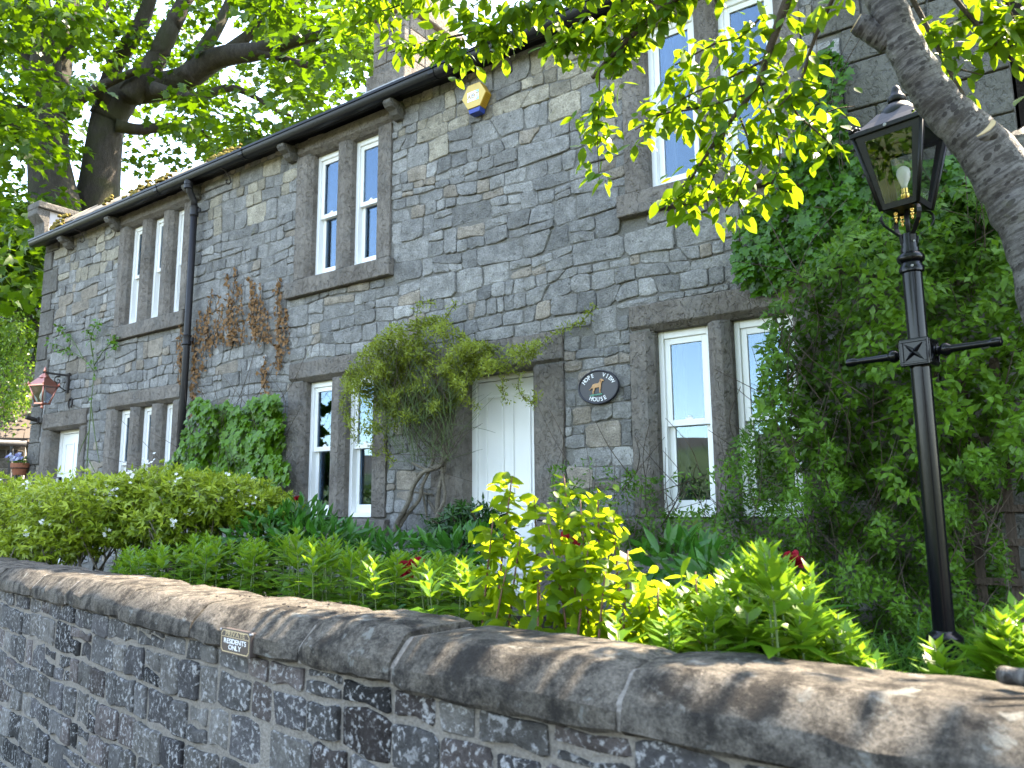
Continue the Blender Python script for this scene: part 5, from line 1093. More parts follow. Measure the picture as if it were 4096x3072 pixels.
# ---------------- bollard light
bq = on_z(np.array(30), np.array(1060), -0.9); BX, BY = -14.2, float(-5.7 + 14.2 / 2.38)
yy = np.linspace(-1.5, 2, 500); q = project(np.stack([np.full(500, -14.6), yy, np.full(500, 0.0)], -1)); BX = -14.6; BY = float(yy[np.argmin(abs(q[:, 0] - 30))]); zz = np.linspace(-1, 2, 900); q = project(np.stack([np.full(900, BX), np.full(900, BY), zz], -1)); bt = float(zz[np.argmin(abs(q[:, 1] - 995))])
bl = thing('bollard_light', (BX, BY, -0.9), 'thin black bollard light standing beside the shed wall', 'bollard light')
m = MB(); m.lathe([(0.06, -0.95), (0.035, -0.85), (0.032, bt - 0.22)], BX, BY, 14); m.build('column', MAT['matblack'], bl, smooth=True)
m = MB(); m.lathe([(0.032, bt - 0.22), (0.09, bt - 0.2), (0.09, bt - 0.18), (0.04, bt - 0.17), (0.04, bt - 0.13), (0.09, bt - 0.12), (0.09, bt - 0.1), (0.04, bt - 0.09), (0.04, bt - 0.04), (0.085, bt - 0.03), (0.03, bt)], BX, BY, 16); m.build('lamp_head', MAT['matblack'], bl, autosmooth=True)
# ---------------- trellis at the end of the facade
T0 = on_y(np.array(2110), np.array(1000), -0.35); T1 = on_y(np.array(2260), np.array(1000), -0.35)
tr = thing('trellis', (float(T1[0]), -0.35, GZ), 'weathered brown wooden trellis behind the shrubs by the lamp post', 'trellis')
for px in (2105, 2180, 2260):
    x = float(on_y(np.array(px), np.array(1100), -0.36)[0]); m = MB(); m.box(x - 0.025, x + 0.025, -0.375, -0.345, GZ, 0.85); m.build('upright', MAT['wood'], tr)
xa = float(on_y(np.array(2060), np.array(1100), -0.36)[0]); xb = float(on_y(np.array(2300), np.array(1100), -0.36)[0])
for py in (950, 1020, 1098, 1170, 1255, 1340):
    z_ = float(on_y(np.array(2150), np.array(py), -0.36)[2]); m = MB(); m.box(xa, xb, -0.398, -0.376, z_ - 0.02, z_ + 0.02); m.build('rail', MAT['wood'], tr)
# ================================================================== PLANTS
def seg_noise_path(a, b, n, amp, seed=None):
    a, b = np.array(a, float), np.array(b, float); t = np.linspace(0, 1, n)[:, None]; p = a + (b - a) * t
    j = rng.normal(0, amp, (n, 3)); j[0] = 0; return p + j * np.sin(np.pi * np.clip(t, 0, 0.9))
def px_path(pts, ys):
    """picture polyline + world y per point -> world points"""
    p = np.array(pts, float); y = np.broadcast_to(ys, (len(p),)); return on_y(p[:, 0], p[:, 1], y)
def smooth_path(P, n=4):
    P = np.asarray(P, float); out = []
    for i in range(len(P) - 1):
        p0, p1, p2, p3 = P[max(i - 1, 0)], P[i], P[i + 1], P[min(i + 2, len(P) - 1)]
        for t in np.linspace(0, 1, n, endpoint=False):
            out.append(0.5 * ((2 * p1) + (-p0 + p2) * t + (2 * p0 - 5 * p1 + 4 * p2 - p3) * t * t + (-p0 + 3 * p1 - 3 * p2 + p3) * t ** 3))
    out.append(P[-1]); return np.array(out)

# ---------------- cherry tree at the right, in front of the lamp
def cherry_tube(P, rad, name, parent, n=16):
    """tube with uv: u round, v along in metres, bark rings"""
    P = smooth_path(P, 5); m_ = len(P); rad = np.interp(np.linspace(0, 1, m_), np.linspace(0, 1, len(rad)), rad)
    mb = MB(); rad2 = rad * (1 + 0.04 * np.sin(np.arange(m_) * 1.7) + rng.normal(0, 0.015, m_)); mb.tube(P, list(rad2), n)
    me = mb.mesh(name, True); uv = me.uv_layers.new(name='UVMap'); L = np.concatenate([[0], np.cumsum(np.linalg.norm(np.diff(P, axis=0), axis=1))])
    for poly in me.polygons:
        for li in poly.loop_indices:
            vi = me.loops[li].vertex_index; i, j = divmod(vi, n); u = j / n
            if len(poly.vertices) == 4 and u == 0 and any(me.loops[k].vertex_index % n == n - 1 for k in poly.loop_indices): u = 1.0
            uv.data[li].uv = (u * 2 * math.pi * float(rad[i]) * 3.2, float(L[i]))
    return link_mesh(name, me, MAT['bark'], parent)
TY = -2.55
tb = [(4350 / K, 1560 / K, -2.62), (4240 / K, 1220 / K, -2.62), (4158 / K, 950 / K, -2.62), (4050 / K, 760 / K, -2.64), (3955 / K, 618 / K, -2.68), (3858 / K, 512 / K, -2.72), (3768 / K, 425 / K, -2.76), (3682 / K, 300 / K, -2.8), (3604 / K, 155 / K, -2.84), (3540 / K, 0, -2.88), (3490 / K, -150 / K, -2.9), (3430 / K, -420 / K, -2.9)]
tp = np.array([on_y(np.array(a), np.array(b), c) for a, b, c in tb])
root_ = np.array([tp[0] + [0.10, -0.05, -1.15 * 0 + (GZ - 0.1 - tp[0][2])], tp[0] + [0.04, 0.0, -0.5]])
ct = thing('cherry_tree', (float(root_[0][0]), float(root_[0][1]), GZ), 'cherry tree with silvery banded bark and leafy branches over the lamp post', 'tree')
trunk = cherry_tube(np.vstack([root_, tp]), [0.17, 0.145, 0.124, 0.112, 0.105, 0.098, 0.086, 0.075, 0.067, 0.063, 0.061, 0.060, 0.059, 0.055], 'trunk', ct, 20)
# second limb to the right, cut stub, sawn ends
l2 = np.array([on_y(np.array(a / K), np.array(b / K), c) for a, b, c in ((4200, 1050, -2.62), (4110, 830, -2.56), (4090, 640, -2.48), (4160, 560, -2.4), (4330, 480, -2.3), (4600, 200, -2.2), (4700, -300, -2.1))])
cherry_tube(l2, [0.07, 0.085, 0.085, 0.075, 0.07, 0.06, 0.05], 'limb', ct, 16)
def stub(a, b, r0, r1):
    P = np.array([on_y(np.array(a[0] / K), np.array(a[1] / K), a[2]), on_y(np.array(b[0] / K), np.array(b[1] / K), b[2])]); cherry_tube(np.array([P[0], (P[0] + P[1]) / 2, P[1]]), [r0, r0 * 0.85, r1], 'sawn_stub', ct, 12)
    d = (P[1] - P[0]); d /= np.linalg.norm(d); m = MB(); m.tube([P[1], P[1] + d * 0.003], r1 * 0.93, 12); m.build('sawn_face', MAT['rawood'], ct)
stub((3560, 160, -2.84), (3425, 92, -2.90), 0.05, 0.034)
stub((4020, 640, -2.66), (3935, 515, -2.76), 0.05, 0.042)
def twig(pts, r0, r1, n=6):
    P = smooth_path(np.array([on_y(np.array(a / K), np.array(b / K), c) for a, b, c in pts]), 4); b_ = MB(); b_.tube(P, list(np.linspace(r0, r1, len(P))), n); b_.build('branch', MAT['twig'], ct, smooth=True); return P
# leafy sprays: picture points (4096 px) with world y
sprays = []
def spray(pts, r0, r1, dens=1.0, size=1.0): P = twig(pts, r0, r1); sprays.append((P, dens, size)); return P
spray([(3300, -420, -2.85), (2800, -80, -2.75), (2520, 150, -2.7), (2370, 312, -2.65)], 0.020, 0.011, 0.25)
spray([(2398, 280, -2.66), (2396, 420, -2.66), (2390, 560, -2.66), (2398, 735, -2.67)], 0.004, 0.002, 1.5)
spray([(3330, -400, -2.8), (3150, 0, -2.7), (3080, 190, -2.68), (3020, 350, -2.66), (2880, 540, -2.63), (2760, 720, -2.62)], 0.022, 0.006, 1.0)
spray([(3060, 240, -2.68), (2900, 320, -2.62), (2740, 390, -2.6), (2560, 510, -2.58)], 0.006, 0.003, 1.4)
spray([(3010, 370, -2.66), (2800, 430, -2.6), (2640, 460, -2.58), (2540, 520, -2.56)], 0.006, 0.003, 1.2)
spray([(2900, 530, -2.64), (2870, 640, -2.62), (2840, 740, -2.6), (2760, 830, -2.58)], 0.005, 0.002, 2.2, 1.0)
spray([(2960, 470, -2.65), (3000, 600, -2.62), (2960, 740, -2.6), (2900, 850, -2.58)], 0.005, 0.002, 2.0)
spray([(2760, 700, -2.62), (2720, 760, -2.6), (2660, 800, -2.6)], 0.004, 0.002, 2.4)
spray([(3040, 330, -2.66), (3090, 470, -2.6), (3120, 640, -2.6), (3060, 800, -2.6)], 0.005, 0.002, 1.8)
spray([(3400, -150, -2.8), (3260, 150, -2.72), (3200, 330, -2.7), (3110, 430, -2.68)], 0.009, 0.003, 1.1)
spray([(3110, 250, -2.68), (3170, 430, -2.62), (3270, 530, -2.6), (3340, 590, -2.58)], 0.006, 0.002, 1.2)
spray([(3240, 490, -2.62), (3330, 440, -2.58), (3420, 425, -2.55)], 0.004, 0.002, 1.2, 1.1)
spray([(3050, 60, -2.7), (2960, 150, -2.66), (2870, 170, -2.62), (2700, 260, -2.6)], 0.006, 0.003, 1.8)
spray([(2900, -120, -2.78), (2700, 0, -2.7), (2560, 90, -2.66), (2440, 210, -2.64)], 0.008, 0.003, 2.2)
spray([(2700, -160, -2.74), (2540, 0, -2.7), (2420, 90, -2.68), (2280, 150, -2.68), (2200, 200, -2.68)], 0.008, 0.003, 2.6)
spray([(2560, 60, -2.66), (2500, 200, -2.64), (2440, 320, -2.62)], 0.005, 0.002, 2.2)
spray([(2640, -260, -2.78), (2350, -60, -2.74), (2120, 10, -2.72), (1990, 100, -2.72), (1840, 140, -2.72), (1700, 170, -2.72), (1560, 210, -2.72)], 0.012, 0.003, 2.0)
spray([(2080, 40, -2.72), (1980, 150, -2.7), (1900, 190, -2.7), (1820, 210, -2.7)], 0.005, 0.002, 2.2)
spray([(2160, 0, -2.72), (2240, 90, -2.7), (2300, 160, -2.68)], 0.005, 0.002, 2.2)
spray([(1950, -200, -2.78), (1760, -60, -2.76), (1600, 20, -2.76), (1480, 60, -2.76), (1420, 100, -2.76)], 0.008, 0.003, 1.8)
spray([(1760, -180, -2.78), (1560, -60, -2.78), (1420, 10, -2.78), (1290, 40, -2.78)], 0.007, 0.003, 1.5)
spray([(2000, -60, -2.74), (1900, 20, -2.72), (1830, 60, -2.72)], 0.005, 0.002, 1.6)
spray([(3620, -60, -2.6), (3720, 130, -2.56), (3790, 270, -2.54), (3870, 410, -2.54)], 0.010, 0.006, 0.9, 1.0)
spray([(3715, 120, -2.56), (3800, 95, -2.52), (3860, 60, -2.5)], 0.004, 0.002, 1.2)
spray([(3790, 270, -2.54), (3850, 280, -2.52), (3930, 300, -2.5)], 0.004, 0.002, 1.8, 1.1)
spray([(3760, -80, -2.5), (3900, 90, -2.48), (4000, 190, -2.46), (4110, 300, -2.44)], 0.009, 0.006, 0.5)
spray([(3900, 90, -2.48), (3990, 80, -2.46), (4100, 60, -2.44)], 0.004, 0.002, 2.2, 1.1)
spray([(4020, -60, -2.46), (4040, 40, -2.44), (4080, 120, -2.42)], 0.004, 0.002, 2.2, 1.1)
# crown out of the picture, above: keeps shading the wall and the bed
cp, cd, cn, cs = [], [], [], []
for P, dens, size in sprays:
    L = np.linalg.norm(np.diff(P, axis=0), axis=1).sum(); k = int(max(3, L * 48 * dens)); 
    for j in range(k):
        t = rng.uniform(0.12, 1.02); i = min(int(t * (len(P) - 1)), len(P) - 1); q = P[i] + rng.normal(0, 0.042, 3)
        nl = rng.integers(1, 4); az0 = rng.uniform(0, 6.28)
        for e in range(nl):
            az = az0 + e * 2.2 + rng.normal(0, 0.3); dr = rng.uniform(-1.5, -0.05); d = np.array([math.cos(az), math.sin(az), dr]); nn = np.array([math.cos(az) * 0.7 + rng.normal(0, 0.45), math.sin(az) * 0.7 + rng.normal(0, 0.45), 0.75])
            cp.append(q + unit(d) * 0.018 + rng.normal(0, 0.006, 3)); cd.append(d); cn.append(nn); cs.append(size * rng.uniform(0.048, 0.102))
cp, cd, cn, cs = np.array(cp), np.array(cd), np.array(cn), np.array(cs)
pj = project(cp); vis = (pj[:, 0] > -10) & (pj[:, 0] < 2222) & (pj[:, 1] > -20) & (pj[:, 1] < 1000); score = np.where(vis, cs / pj[:, 2], 0); order = np.argsort(-score * rng.uniform(0.7, 1.0, len(score)))
NV = 300
hi, lo = order[:NV], order[NV:]
# overhead crown
cc = []
for (x, y, z, r, k) in ((-0.6, -2.9, 3.0, 0.7, 340), (0.2, -2.7, 3.2, 0.8, 420), (0.9, -2.6, 2.9, 0.8, 380), (-1.4, -2.8, 3.0, 0.65, 300), (-2.2, -2.75, 2.75, 0.55, 260), (0.6, -3.2, 2.6, 0.6, 260), (-0.1, -2.2, 3.5, 0.7, 320), (-1.1, -2.2, 3.4, 0.6, 240), (1.4, -2.9, 2.4, 0.7, 260), (-2.9, -2.6, 2.7, 0.5, 200), (0.35, -3.3, 1.9, 0.5, 160), (-1.9, -2.0, 3.3, 0.5, 180), (-3.4, -2.2, 2.95, 0.5, 150)):
    q = rng.normal(0, 1, (k, 3)); q = unit(q) * (rng.random((k, 1)) ** 0.4) * r * [1.2, 1.0, 0.55] + [x, y, z]
    pq = project(q); out_f = (pq[:, 1] < -15) | (pq[:, 0] > 2230) | (pq[:, 2] < 0.2); cc.append(q[out_f])
cc += [q for q in [rng.normal(0, 1, (k, 3)) * [0.45, 0.4, 0.2] + [x, y, z] for (x, y, z, k) in ((-0.3, -2.5, 2.9, 300), (0.5, -2.9, 2.3, 300), (0.1, -3.0, 2.6, 300), (0.9, -3.2, 1.9, 240), (-0.9, -2.6, 2.9, 260), (1.1, -2.9, 2.7, 260), (-1.6, -2.5, 2.8, 200))]]
cc = np.vstack(cc); _pc = project(cc); cc = cc[(_pc[:, 1] < -15) | (_pc[:, 0] > 2230) | (_pc[:, 2] < 0.2)]; nC = len(cc)
crown = leaves('leaves', MAT['cherry'], ct, np.vstack([cp[lo], cc]), np.vstack([cd[lo], rand_dirs(nC) + [0, 0, -0.6]]), np.vstack([cn[lo], rand_dirs(nC) + [0, 0, 0.9]]), np.concatenate([cs[lo], rng.uniform(0.07, 0.11, nC)]), np.concatenate([cs[lo] * 0.52, rng.uniform(0.035, 0.055, nC)]), 'fine')
# one mesh per leaf shape, shared
lm = []
for k in range(8):
    me = leaf_mesh('cherry_leaf_shape', np.zeros((1, 3)), np.array([[1.0, 0, 0]]), np.array([[0, 0, 1.0]]), 1.0, rng.uniform(0.46, 0.60), 'fine', rng.uniform(0.0, 0.35), np.array([k / 7])); me.materials.append(MAT['cherry']); lm.append(me)
def place_leaf(me, pos, d, n, L, parent, name='leaf'):
    d = d / np.linalg.norm(d); s = np.cross(n, d); s /= max(np.linalg.norm(s), 1e-6); n = np.cross(d, s)
    o = bpy.data.objects.new(name, me); COL.objects.link(o); o.parent = parent
    Mx = Matrix(((d[0] * L, s[0] * L, n[0] * L, pos[0]), (d[1] * L, s[1] * L, n[1] * L, pos[1]), (d[2] * L, s[2] * L, n[2] * L, pos[2]), (0, 0, 0, 1)))
    if parent.type == 'EMPTY': o.matrix_parent_inverse = Matrix.Translation(parent.location).inverted()
    o.matrix_basis = Mx; return o
for i in hi: place_leaf(lm[rng.integers(8)], cp[i], cd[i], cn[i], float(cs[i]), crown)

# ---------------- cherry suckers in the bed behind the wall (sunlit)
sk = thing('cherry_sucker', (-1.75, -3.35, GZ), 'bright sunlit cherry suckers growing up behind the wall before the front door', 'sapling')
st_ = MB(); sp_, sd_, sn_, ss_ = [], [], [], []
for (px, pt, yb) in ((1105, 1030, -3.33), (1150, 1075, -3.38), (1215, 1025, -3.3), (1250, 1080, -3.42), (1290, 1060, -3.28), (1325, 1110, -3.35), (1180, 1120, -3.46), (1120, 1160, -3.42), (1360, 1190, -3.4), (1270, 1170, -3.48), (1395, 1240, -3.44), (1215, 1200, -3.5), (1090, 1230, -3.5), (1160, 1250, -3.52), (1310, 1230, -3.5), (1500, 1235, -3.4), (1420, 1270, -3.5), (1070, 1120, -3.4)):
    top = on_y(np.array(px + rng.uniform(-6, 6)), np.array(pt), yb); base = np.array([top[0] + rng.normal(0, 0.06), yb + rng.normal(0, 0.04), GZ]); P = smooth_path(np.array([base, base + (top - base) * 0.5 + rng.normal(0, 0.03, 3), top]), 5); st_.tube(P, list(np.linspace(0.0065, 0.0025, len(P))), 5)
    k = int(95 * (top[2] - GZ))
    for j in range(k):
        t = 0.22 + 0.80 * rng.random() ** 0.8; i = min(int(t * (len(P) - 1)), len(P) - 1); az = rng.uniform(0, 6.28); q = P[i] + rng.normal(0, 0.025, 3)
        sp_.append(q); sd_.append([math.cos(az), math.sin(az), rng.uniform(-1.1, 0.35)]); sn_.append([rng.normal(0.15, 0.5), rng.normal(0.5, 0.5), 0.7]); ss_.append(rng.uniform(0.04, 0.088))
st_.build('stems', MAT['redstem'], sk, smooth=True)
sp_, sd_, sn_, ss_ = (np.array(v) for v in (sp_, sd_, sn_, ss_)); o_ = np.argsort(-ss_)
lm2 = []
for k in range(6):
    me = leaf_mesh('sucker_leaf_shape', np.zeros((1, 3)), np.array([[1.0, 0, 0]]), np.array([[0, 0, 1.0]]), 1.0, rng.uniform(0.42, 0.54), 'fine', rng.uniform(0.05, 0.4), np.array([k / 5])); me.materials.append(MAT['sucker']); lm2.append(me)
skl = leaves('small_leaves', MAT['sucker'], sk, sp_[o_[150:]], sd_[o_[150:]], sn_[o_[150:]], ss_[o_[150:]], ss_[o_[150:]] * 0.55, 'fine')
for i in o_[:150]: place_leaf(lm2[rng.integers(6)], sp_[i], sd_[i], sn_[i], float(ss_[i]), skl)

# ---------------- loosestrife: upright stems with whorled leaves
def loose_mesh(seed, H):
    r = np.random.default_rng(seed); pos, d, n, L, lv = [], [], [], [], []; z = H * 0.12; lean = r.normal(0, 0.05, 2); k = 0
    while z < H:
        f = z / H; ln = 0.130 * (0.75 + 0.35 * math.sin(f * 3.0)) * (1.0 if f < 0.78 else 1.0 - 0.62 * (f - 0.78) / 0.22); m_ = 4 if f > 0.3 else 3
        for j in range(m_):
            az = j * 2 * math.pi / m_ + (k % 2) * math.pi / m_ + r.normal(0, 0.18); e = (0.25 if f < 0.7 else 0.25 + 1.3 * (f - 0.7) / 0.3) + r.normal(0, 0.15)
            pos.append([lean[0] * f * H + 0.003 * math.cos(az), lean[1] * f * H + 0.003 * math.sin(az), z]); d.append([math.cos(az), math.sin(az), e]); n.append([-math.cos(az) * e, -math.sin(az) * e, 1]); L.append(ln * r.uniform(0.8, 1.15)); lv.append(min(1, max(0, 0.15 + 0.75 * f ** 2 + r.normal(0, 0.12))))
        z += (0.056 if f < 0.75 else 0.027) * r.uniform(0.85, 1.15); k += 1
    L = np.array(L); me = leaf_mesh('loosestrife_leaves', np.array(pos), np.array(d), np.array(n), L, L * 0.40, 'mid', r.uniform(0.05, 0.45, len(L)), np.array(lv)); me.materials.append(MAT['loose'])
    s = MB(); s.tube([(0, 0, 0), (lean[0] * H * 0.5, lean[1] * H * 0.5, H * 0.5), (lean[0] * H, lean[1] * H, H)], [0.0045, 0.004, 0.002], 5); sm = s.mesh('loosestrife_stem', True); sm.materials.append(MAT['greenstem']); return me, sm
LMS = [loose_mesh(100 + i, h) for i, h in enumerate((0.50, 0.56, 0.60, 0.64, 0.68, 0.58, 0.72, 0.54))]
def plant_at(x, y, hi_, label, group, z0=GZ):
    v = rng.integers(len(LMS)); me, sm = LMS[v]; H = (0.50, 0.56, 0.60, 0.64, 0.68, 0.58, 0.72, 0.54)[v]; s = hi_ / H
    t_ = thing('loosestrife_plant', (x, y, z0), label, 'plant', group); t_.scale = (1.0, 1.0, s); t_.rotation_euler = (rng.normal(0, 0.05), rng.normal(0, 0.05), rng.uniform(0, 6.28))
    for nm, me_ in (('leaves', me), ('stem', sm)):
        o = bpy.data.objects.new(nm, me_); COL.objects.link(o); o.parent = t_
LB1, GR1 = 'leafy green loosestrife stem in the dense bed below the middle windows', 'loosestrife stems in the bed behind the wall'
LB2, GR2 = 'sunlit yellow green loosestrife stem between the suckers and the lamp post', 'sunlit loosestrife stems'
LB3, GR3 = 'loosestrife stem at the foot of the lamp post behind the wall', 'loosestrife stems by the lamp post'
cnt = 0
tops1 = [(230, 1215), (330, 1165), (430, 1155), (560, 1160), (660, 1150), (720, 1165), (800, 1185), (900, 1200), (1000, 1195), (1060, 1225)]
for i in range(185):
    px = rng.uniform(255, 1080); dist = rng.uniform(0.28, 1.35) * (0.6 + 0.45 * min(1, (px - 200) / 300)); x0 = wall_station(px, -dist, -0.3) if False else None
    d = rays(np.array(px), np.array(1250.0)); ys_ = np.linspace(-5, -1.2, 400); xs_ = CAM[0] + d[0] * (ys_ - CAM[1]) / d[1]; by = np.array([back_y(v) for v in xs_]); k = int(np.argmin(abs(ys_ - by - dist))); x, y = float(xs_[k]), float(ys_[k])
    if abs(px - 893) < 30 and y < -2.5: continue
    tpy = np.interp(px, [p[0] for p in tops1], [p[1] for p in tops1]) + rng.uniform(-4, 30); zt_ = on_y(np.array(px), np.array(tpy), y)[2]; plant_at(x, y, float(np.clip(zt_ - GZ, 0.36, 0.86)), LB1, GR1)
tops2 = [(1400, 1262), (1480, 1262), (1560, 1235), (1640, 1195), (1690, 1180), (1730, 1205), (1790, 1330), (1840, 1388)]
for i in range(80):
    px = rng.uniform(1385, 1835); dist = rng.uniform(0.05, 0.75)
    d = rays(np.array(px), np.array(1300.0)); ys_ = np.linspace(-5, -1.2, 400); xs_ = CAM[0] + d[0] * (ys_ - CAM[1]) / d[1]; by = np.array([back_y(v) for v in xs_]); k = int(np.argmin(abs(ys_ - by - dist))); x, y = float(xs_[k]), float(ys_[k])
    tpy = np.interp(px, [p[0] for p in tops2], [p[1] for p in tops2]) + rng.uniform(0, 75) * (1 if dist < 0.5 else 0.4); zt_ = on_y(np.array(px), np.array(tpy), y)[2]; plant_at(x, y, float(np.clip(zt_ - GZ, 0.30, 0.80)), LB2, GR2)
for px, py, dist in ((1880, 1410, 0.1), (1905, 1425, 0.06), (2090, 1420, 0.07), (2110, 1400, 0.12), (2130, 1350, 0.2), (2150, 1330, 0.25), (2175, 1300, 0.3), (2200, 1340, 0.2), (2190, 1390, 0.1), (2160, 1385, 0.12), (2215, 1310, 0.28), (2185, 1350, 0.3), (2210, 1380, 0.1), (2140, 1370, 0.3)):
    d = rays(np.array(px), np.array(1350.0)); ys_ = np.linspace(-5, -1.2, 400); xs_ = CAM[0] + d[0] * (ys_ - CAM[1]) / d[1]; by = np.array([back_y(v) for v in xs_]); k = int(np.argmin(abs(ys_ - by - dist))); x, y = float(xs_[k]), float(ys_[k])
    zt_ = on_y(np.array(px), np.array(py), y)[2]; plant_at(x, y, float(np.clip(zt_ - GZ, 0.25, 0.8)), LB3, GR3)

# ---------------- peonies
def peony(px, py, y, r, label, bud=False):
    c = on_y(np.array(px), np.array(py), y); t_ = thing('peony', (float(c[0]), float(c[1]), GZ), label, 'flower', 'red peonies in the bed')
    s = MB(); P = smooth_path(np.array([[c[0] + 0.03, c[1] + 0.05, GZ], [c[0] + 0.01, c[1] + 0.02, (c[2] + GZ) / 2], c - [0, 0, r * 0.5]]), 4); s.tube(P, 0.005, 6); s.build('stem', MAT['greenstem'], t_, smooth=True)
    N = 26 if bud else 60; u = rand_dirs(N); u[:, 2] = np.abs(u[:, 2]) * 0.9 + 0.05 - 0.25 * rng.random(N); u = unit(u); f = rng.uniform(0.15, 0.75, N)[:, None]
    side = unit(np.cross(u, rand_dirs(N))); dd = unit(np.cross(side, u) * 0.5 + u * 0.75 + [0, 0, 0.25])
    pos = c + u * f * r * (0.55 if bud else 0.75) - dd * r * 0.25
    leaves('petals', MAT['petal'], t_, pos, dd, u, r * (0.7 if bud else 0.85), r * (0.7 if bud else 0.9), 'round', rng.uniform(-0.5, 0.1, N))
    N = 34; base = P[rng.integers(2, len(P) - 2, N)]; az = rng.uniform(0, 6.28, N); dd = np.stack([np.cos(az), np.sin(az), rng.uniform(-0.4, 0.5, N)], -1)
    leaves('leaves', MAT['peonyleaf'], t_, base + dd * rng.uniform(0.01, 0.10, N)[:, None], dd, np.stack([rng.normal(0, 0.3, N), rng.normal(0, 0.3, N), np.ones(N)], -1), rng.uniform(0.09, 0.15, N), rng.uniform(0.03, 0.05, N), 'fine')
peony(893, 1238, -2.6, 0.088, 'large open dark red peony among the loosestrife')
peony(641, 1079, -1.6, 0.040, 'round red peony bud beside the lower window', True)
peony(1229, 1176, -2.6, 0.062, 'red peony half hidden behind the cherry suckers')
peony(1712, 1217, -2.3, 0.05, 'red peony behind the sunlit loosestrife near the lamp post')
peony(516, 1176, -1.9, 0.04, 'small red peony low beside the white flowered shrub')

# ---------------- leafy masses
def mass(poly, n, yb, y0, y1, freq, seed, edge=None):
    """leaf positions inside a picture polygon on a bulging skin: world y from yb - y0 .. yb - y1 (towards the camera)"""
    q = sample_poly(poly, n); h = 0.5 + 0.5 * noise2(q[:, 0] / 100, q[:, 1] / 100, freq, seed); h = np.clip(h + 0.25 * noise2(q[:, 0] / 40, q[:, 1] / 40, freq, seed + 1), 0, 1)
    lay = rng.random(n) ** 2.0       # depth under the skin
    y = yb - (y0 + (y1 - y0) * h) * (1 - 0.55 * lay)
    return on_y(q[:, 0], q[:, 1], y), h, lay, q
def stems_in(poly, k, yb, y0, y1, mat, parent, name='stems', r=0.004, length=(60, 200), up=True, n=6):
    m = MB(); q = sample_poly(poly, k)
    for a in q:
        L = rng.uniform(*length); an = rng.normal(-1.57 if up else 1.57, 0.6); b = a + L * np.array([math.cos(an), math.sin(an)])
        ya, yb_ = yb - rng.uniform(y0, y1), yb - rng.uniform(y0, y1); P = np.array([on_y(np.array(a[0]), np.array(a[1]), ya), on_y(np.array((a[0] + b[0]) / 2 + rng.normal(0, L * 0.08)), np.array((a[1] + b[1]) / 2), (ya + yb_) / 2 - 0.03), on_y(np.array(b[0]), np.array(b[1]), yb_)])
        P = smooth_path(P, 4); m.tube(P, list(np.linspace(r, r * 0.5, len(P))), 4)
    return m.build(name, mat, parent, smooth=True)

# ivy high on the wall at the right
ivp = [(1700, 330), (1725, 200), (1760, 120), (1795, 95), (1830, 130), (1822, 230), (1832, 310), (1880, 360), (1960, 350), (2080, 330), (2212, 320), (2240, 560), (1990, 600), (1830, 560), (1720, 590), (1640, 640), (1590, 600), (1585, 520), (1605, 455), (1660, 420)]
ivy = thing('ivy', (float(on_facade(1750, 1100)[0]), 0.0, GZ), 'dark glossy ivy climbing the wall beside the upper right window', 'ivy')
p, h, lay, q = mass(ivp, 3600, 0.0, 0.03, 0.30, 1.6, 0); N = len(p)
thin = (q[:, 1] < 330); keep = ~thin | (rng.random(N) < 0.55); p, h, lay = p[keep], h[keep], lay[keep]; N = len(p)
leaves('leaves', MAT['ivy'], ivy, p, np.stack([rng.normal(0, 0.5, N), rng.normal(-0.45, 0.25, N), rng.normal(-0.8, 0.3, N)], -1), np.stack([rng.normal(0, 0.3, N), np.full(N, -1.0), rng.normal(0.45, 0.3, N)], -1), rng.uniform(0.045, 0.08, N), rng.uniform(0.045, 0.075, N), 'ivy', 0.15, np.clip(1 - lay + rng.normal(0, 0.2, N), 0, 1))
stems_in(ivp, 40, 0.0, 0.01, 0.2, MAT['twig'], ivy)
# tall honeysuckle behind the lamp
hop = [(1690, 600), (1760, 560), (1830, 480), (1960, 420), (2080, 400), (2230, 380), (2240, 1100), (2150, 960), (2060, 1010), (1960, 1080), (1840, 1050), (1700, 1000), (1640, 900), (1640, 760), (1660, 660)]
hon = thing('honeysuckle', (float(on_facade(1900, 1100, -0.5)[0]), -0.5, GZ), 'large tangled honeysuckle covering the wall behind the lamp post', 'climber')
p, h, lay, q = mass(hop, 9000, 0.0, 0.15, 0.95, 1.5, 2); N = len(p)
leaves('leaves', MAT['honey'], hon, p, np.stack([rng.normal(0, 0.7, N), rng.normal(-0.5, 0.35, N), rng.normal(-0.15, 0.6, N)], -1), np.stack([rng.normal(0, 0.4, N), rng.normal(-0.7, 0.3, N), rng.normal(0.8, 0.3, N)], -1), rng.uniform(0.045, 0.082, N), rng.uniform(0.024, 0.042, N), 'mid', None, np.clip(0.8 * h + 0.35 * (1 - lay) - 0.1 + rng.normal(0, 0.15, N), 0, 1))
stems_in([(1690, 620), (2200, 420), (2200, 1250), (1700, 1250)], 130, 0.0, 0.05, 0.75, MAT['twig'], hon, length=(80, 300))
stems_in([(1700, 900), (2180, 950), (2180, 1300), (1700, 1300)], 60, 0.0, 0.1, 0.6, MAT['paletwig'], hon, 'bare_stems', 0.003, (60, 180))
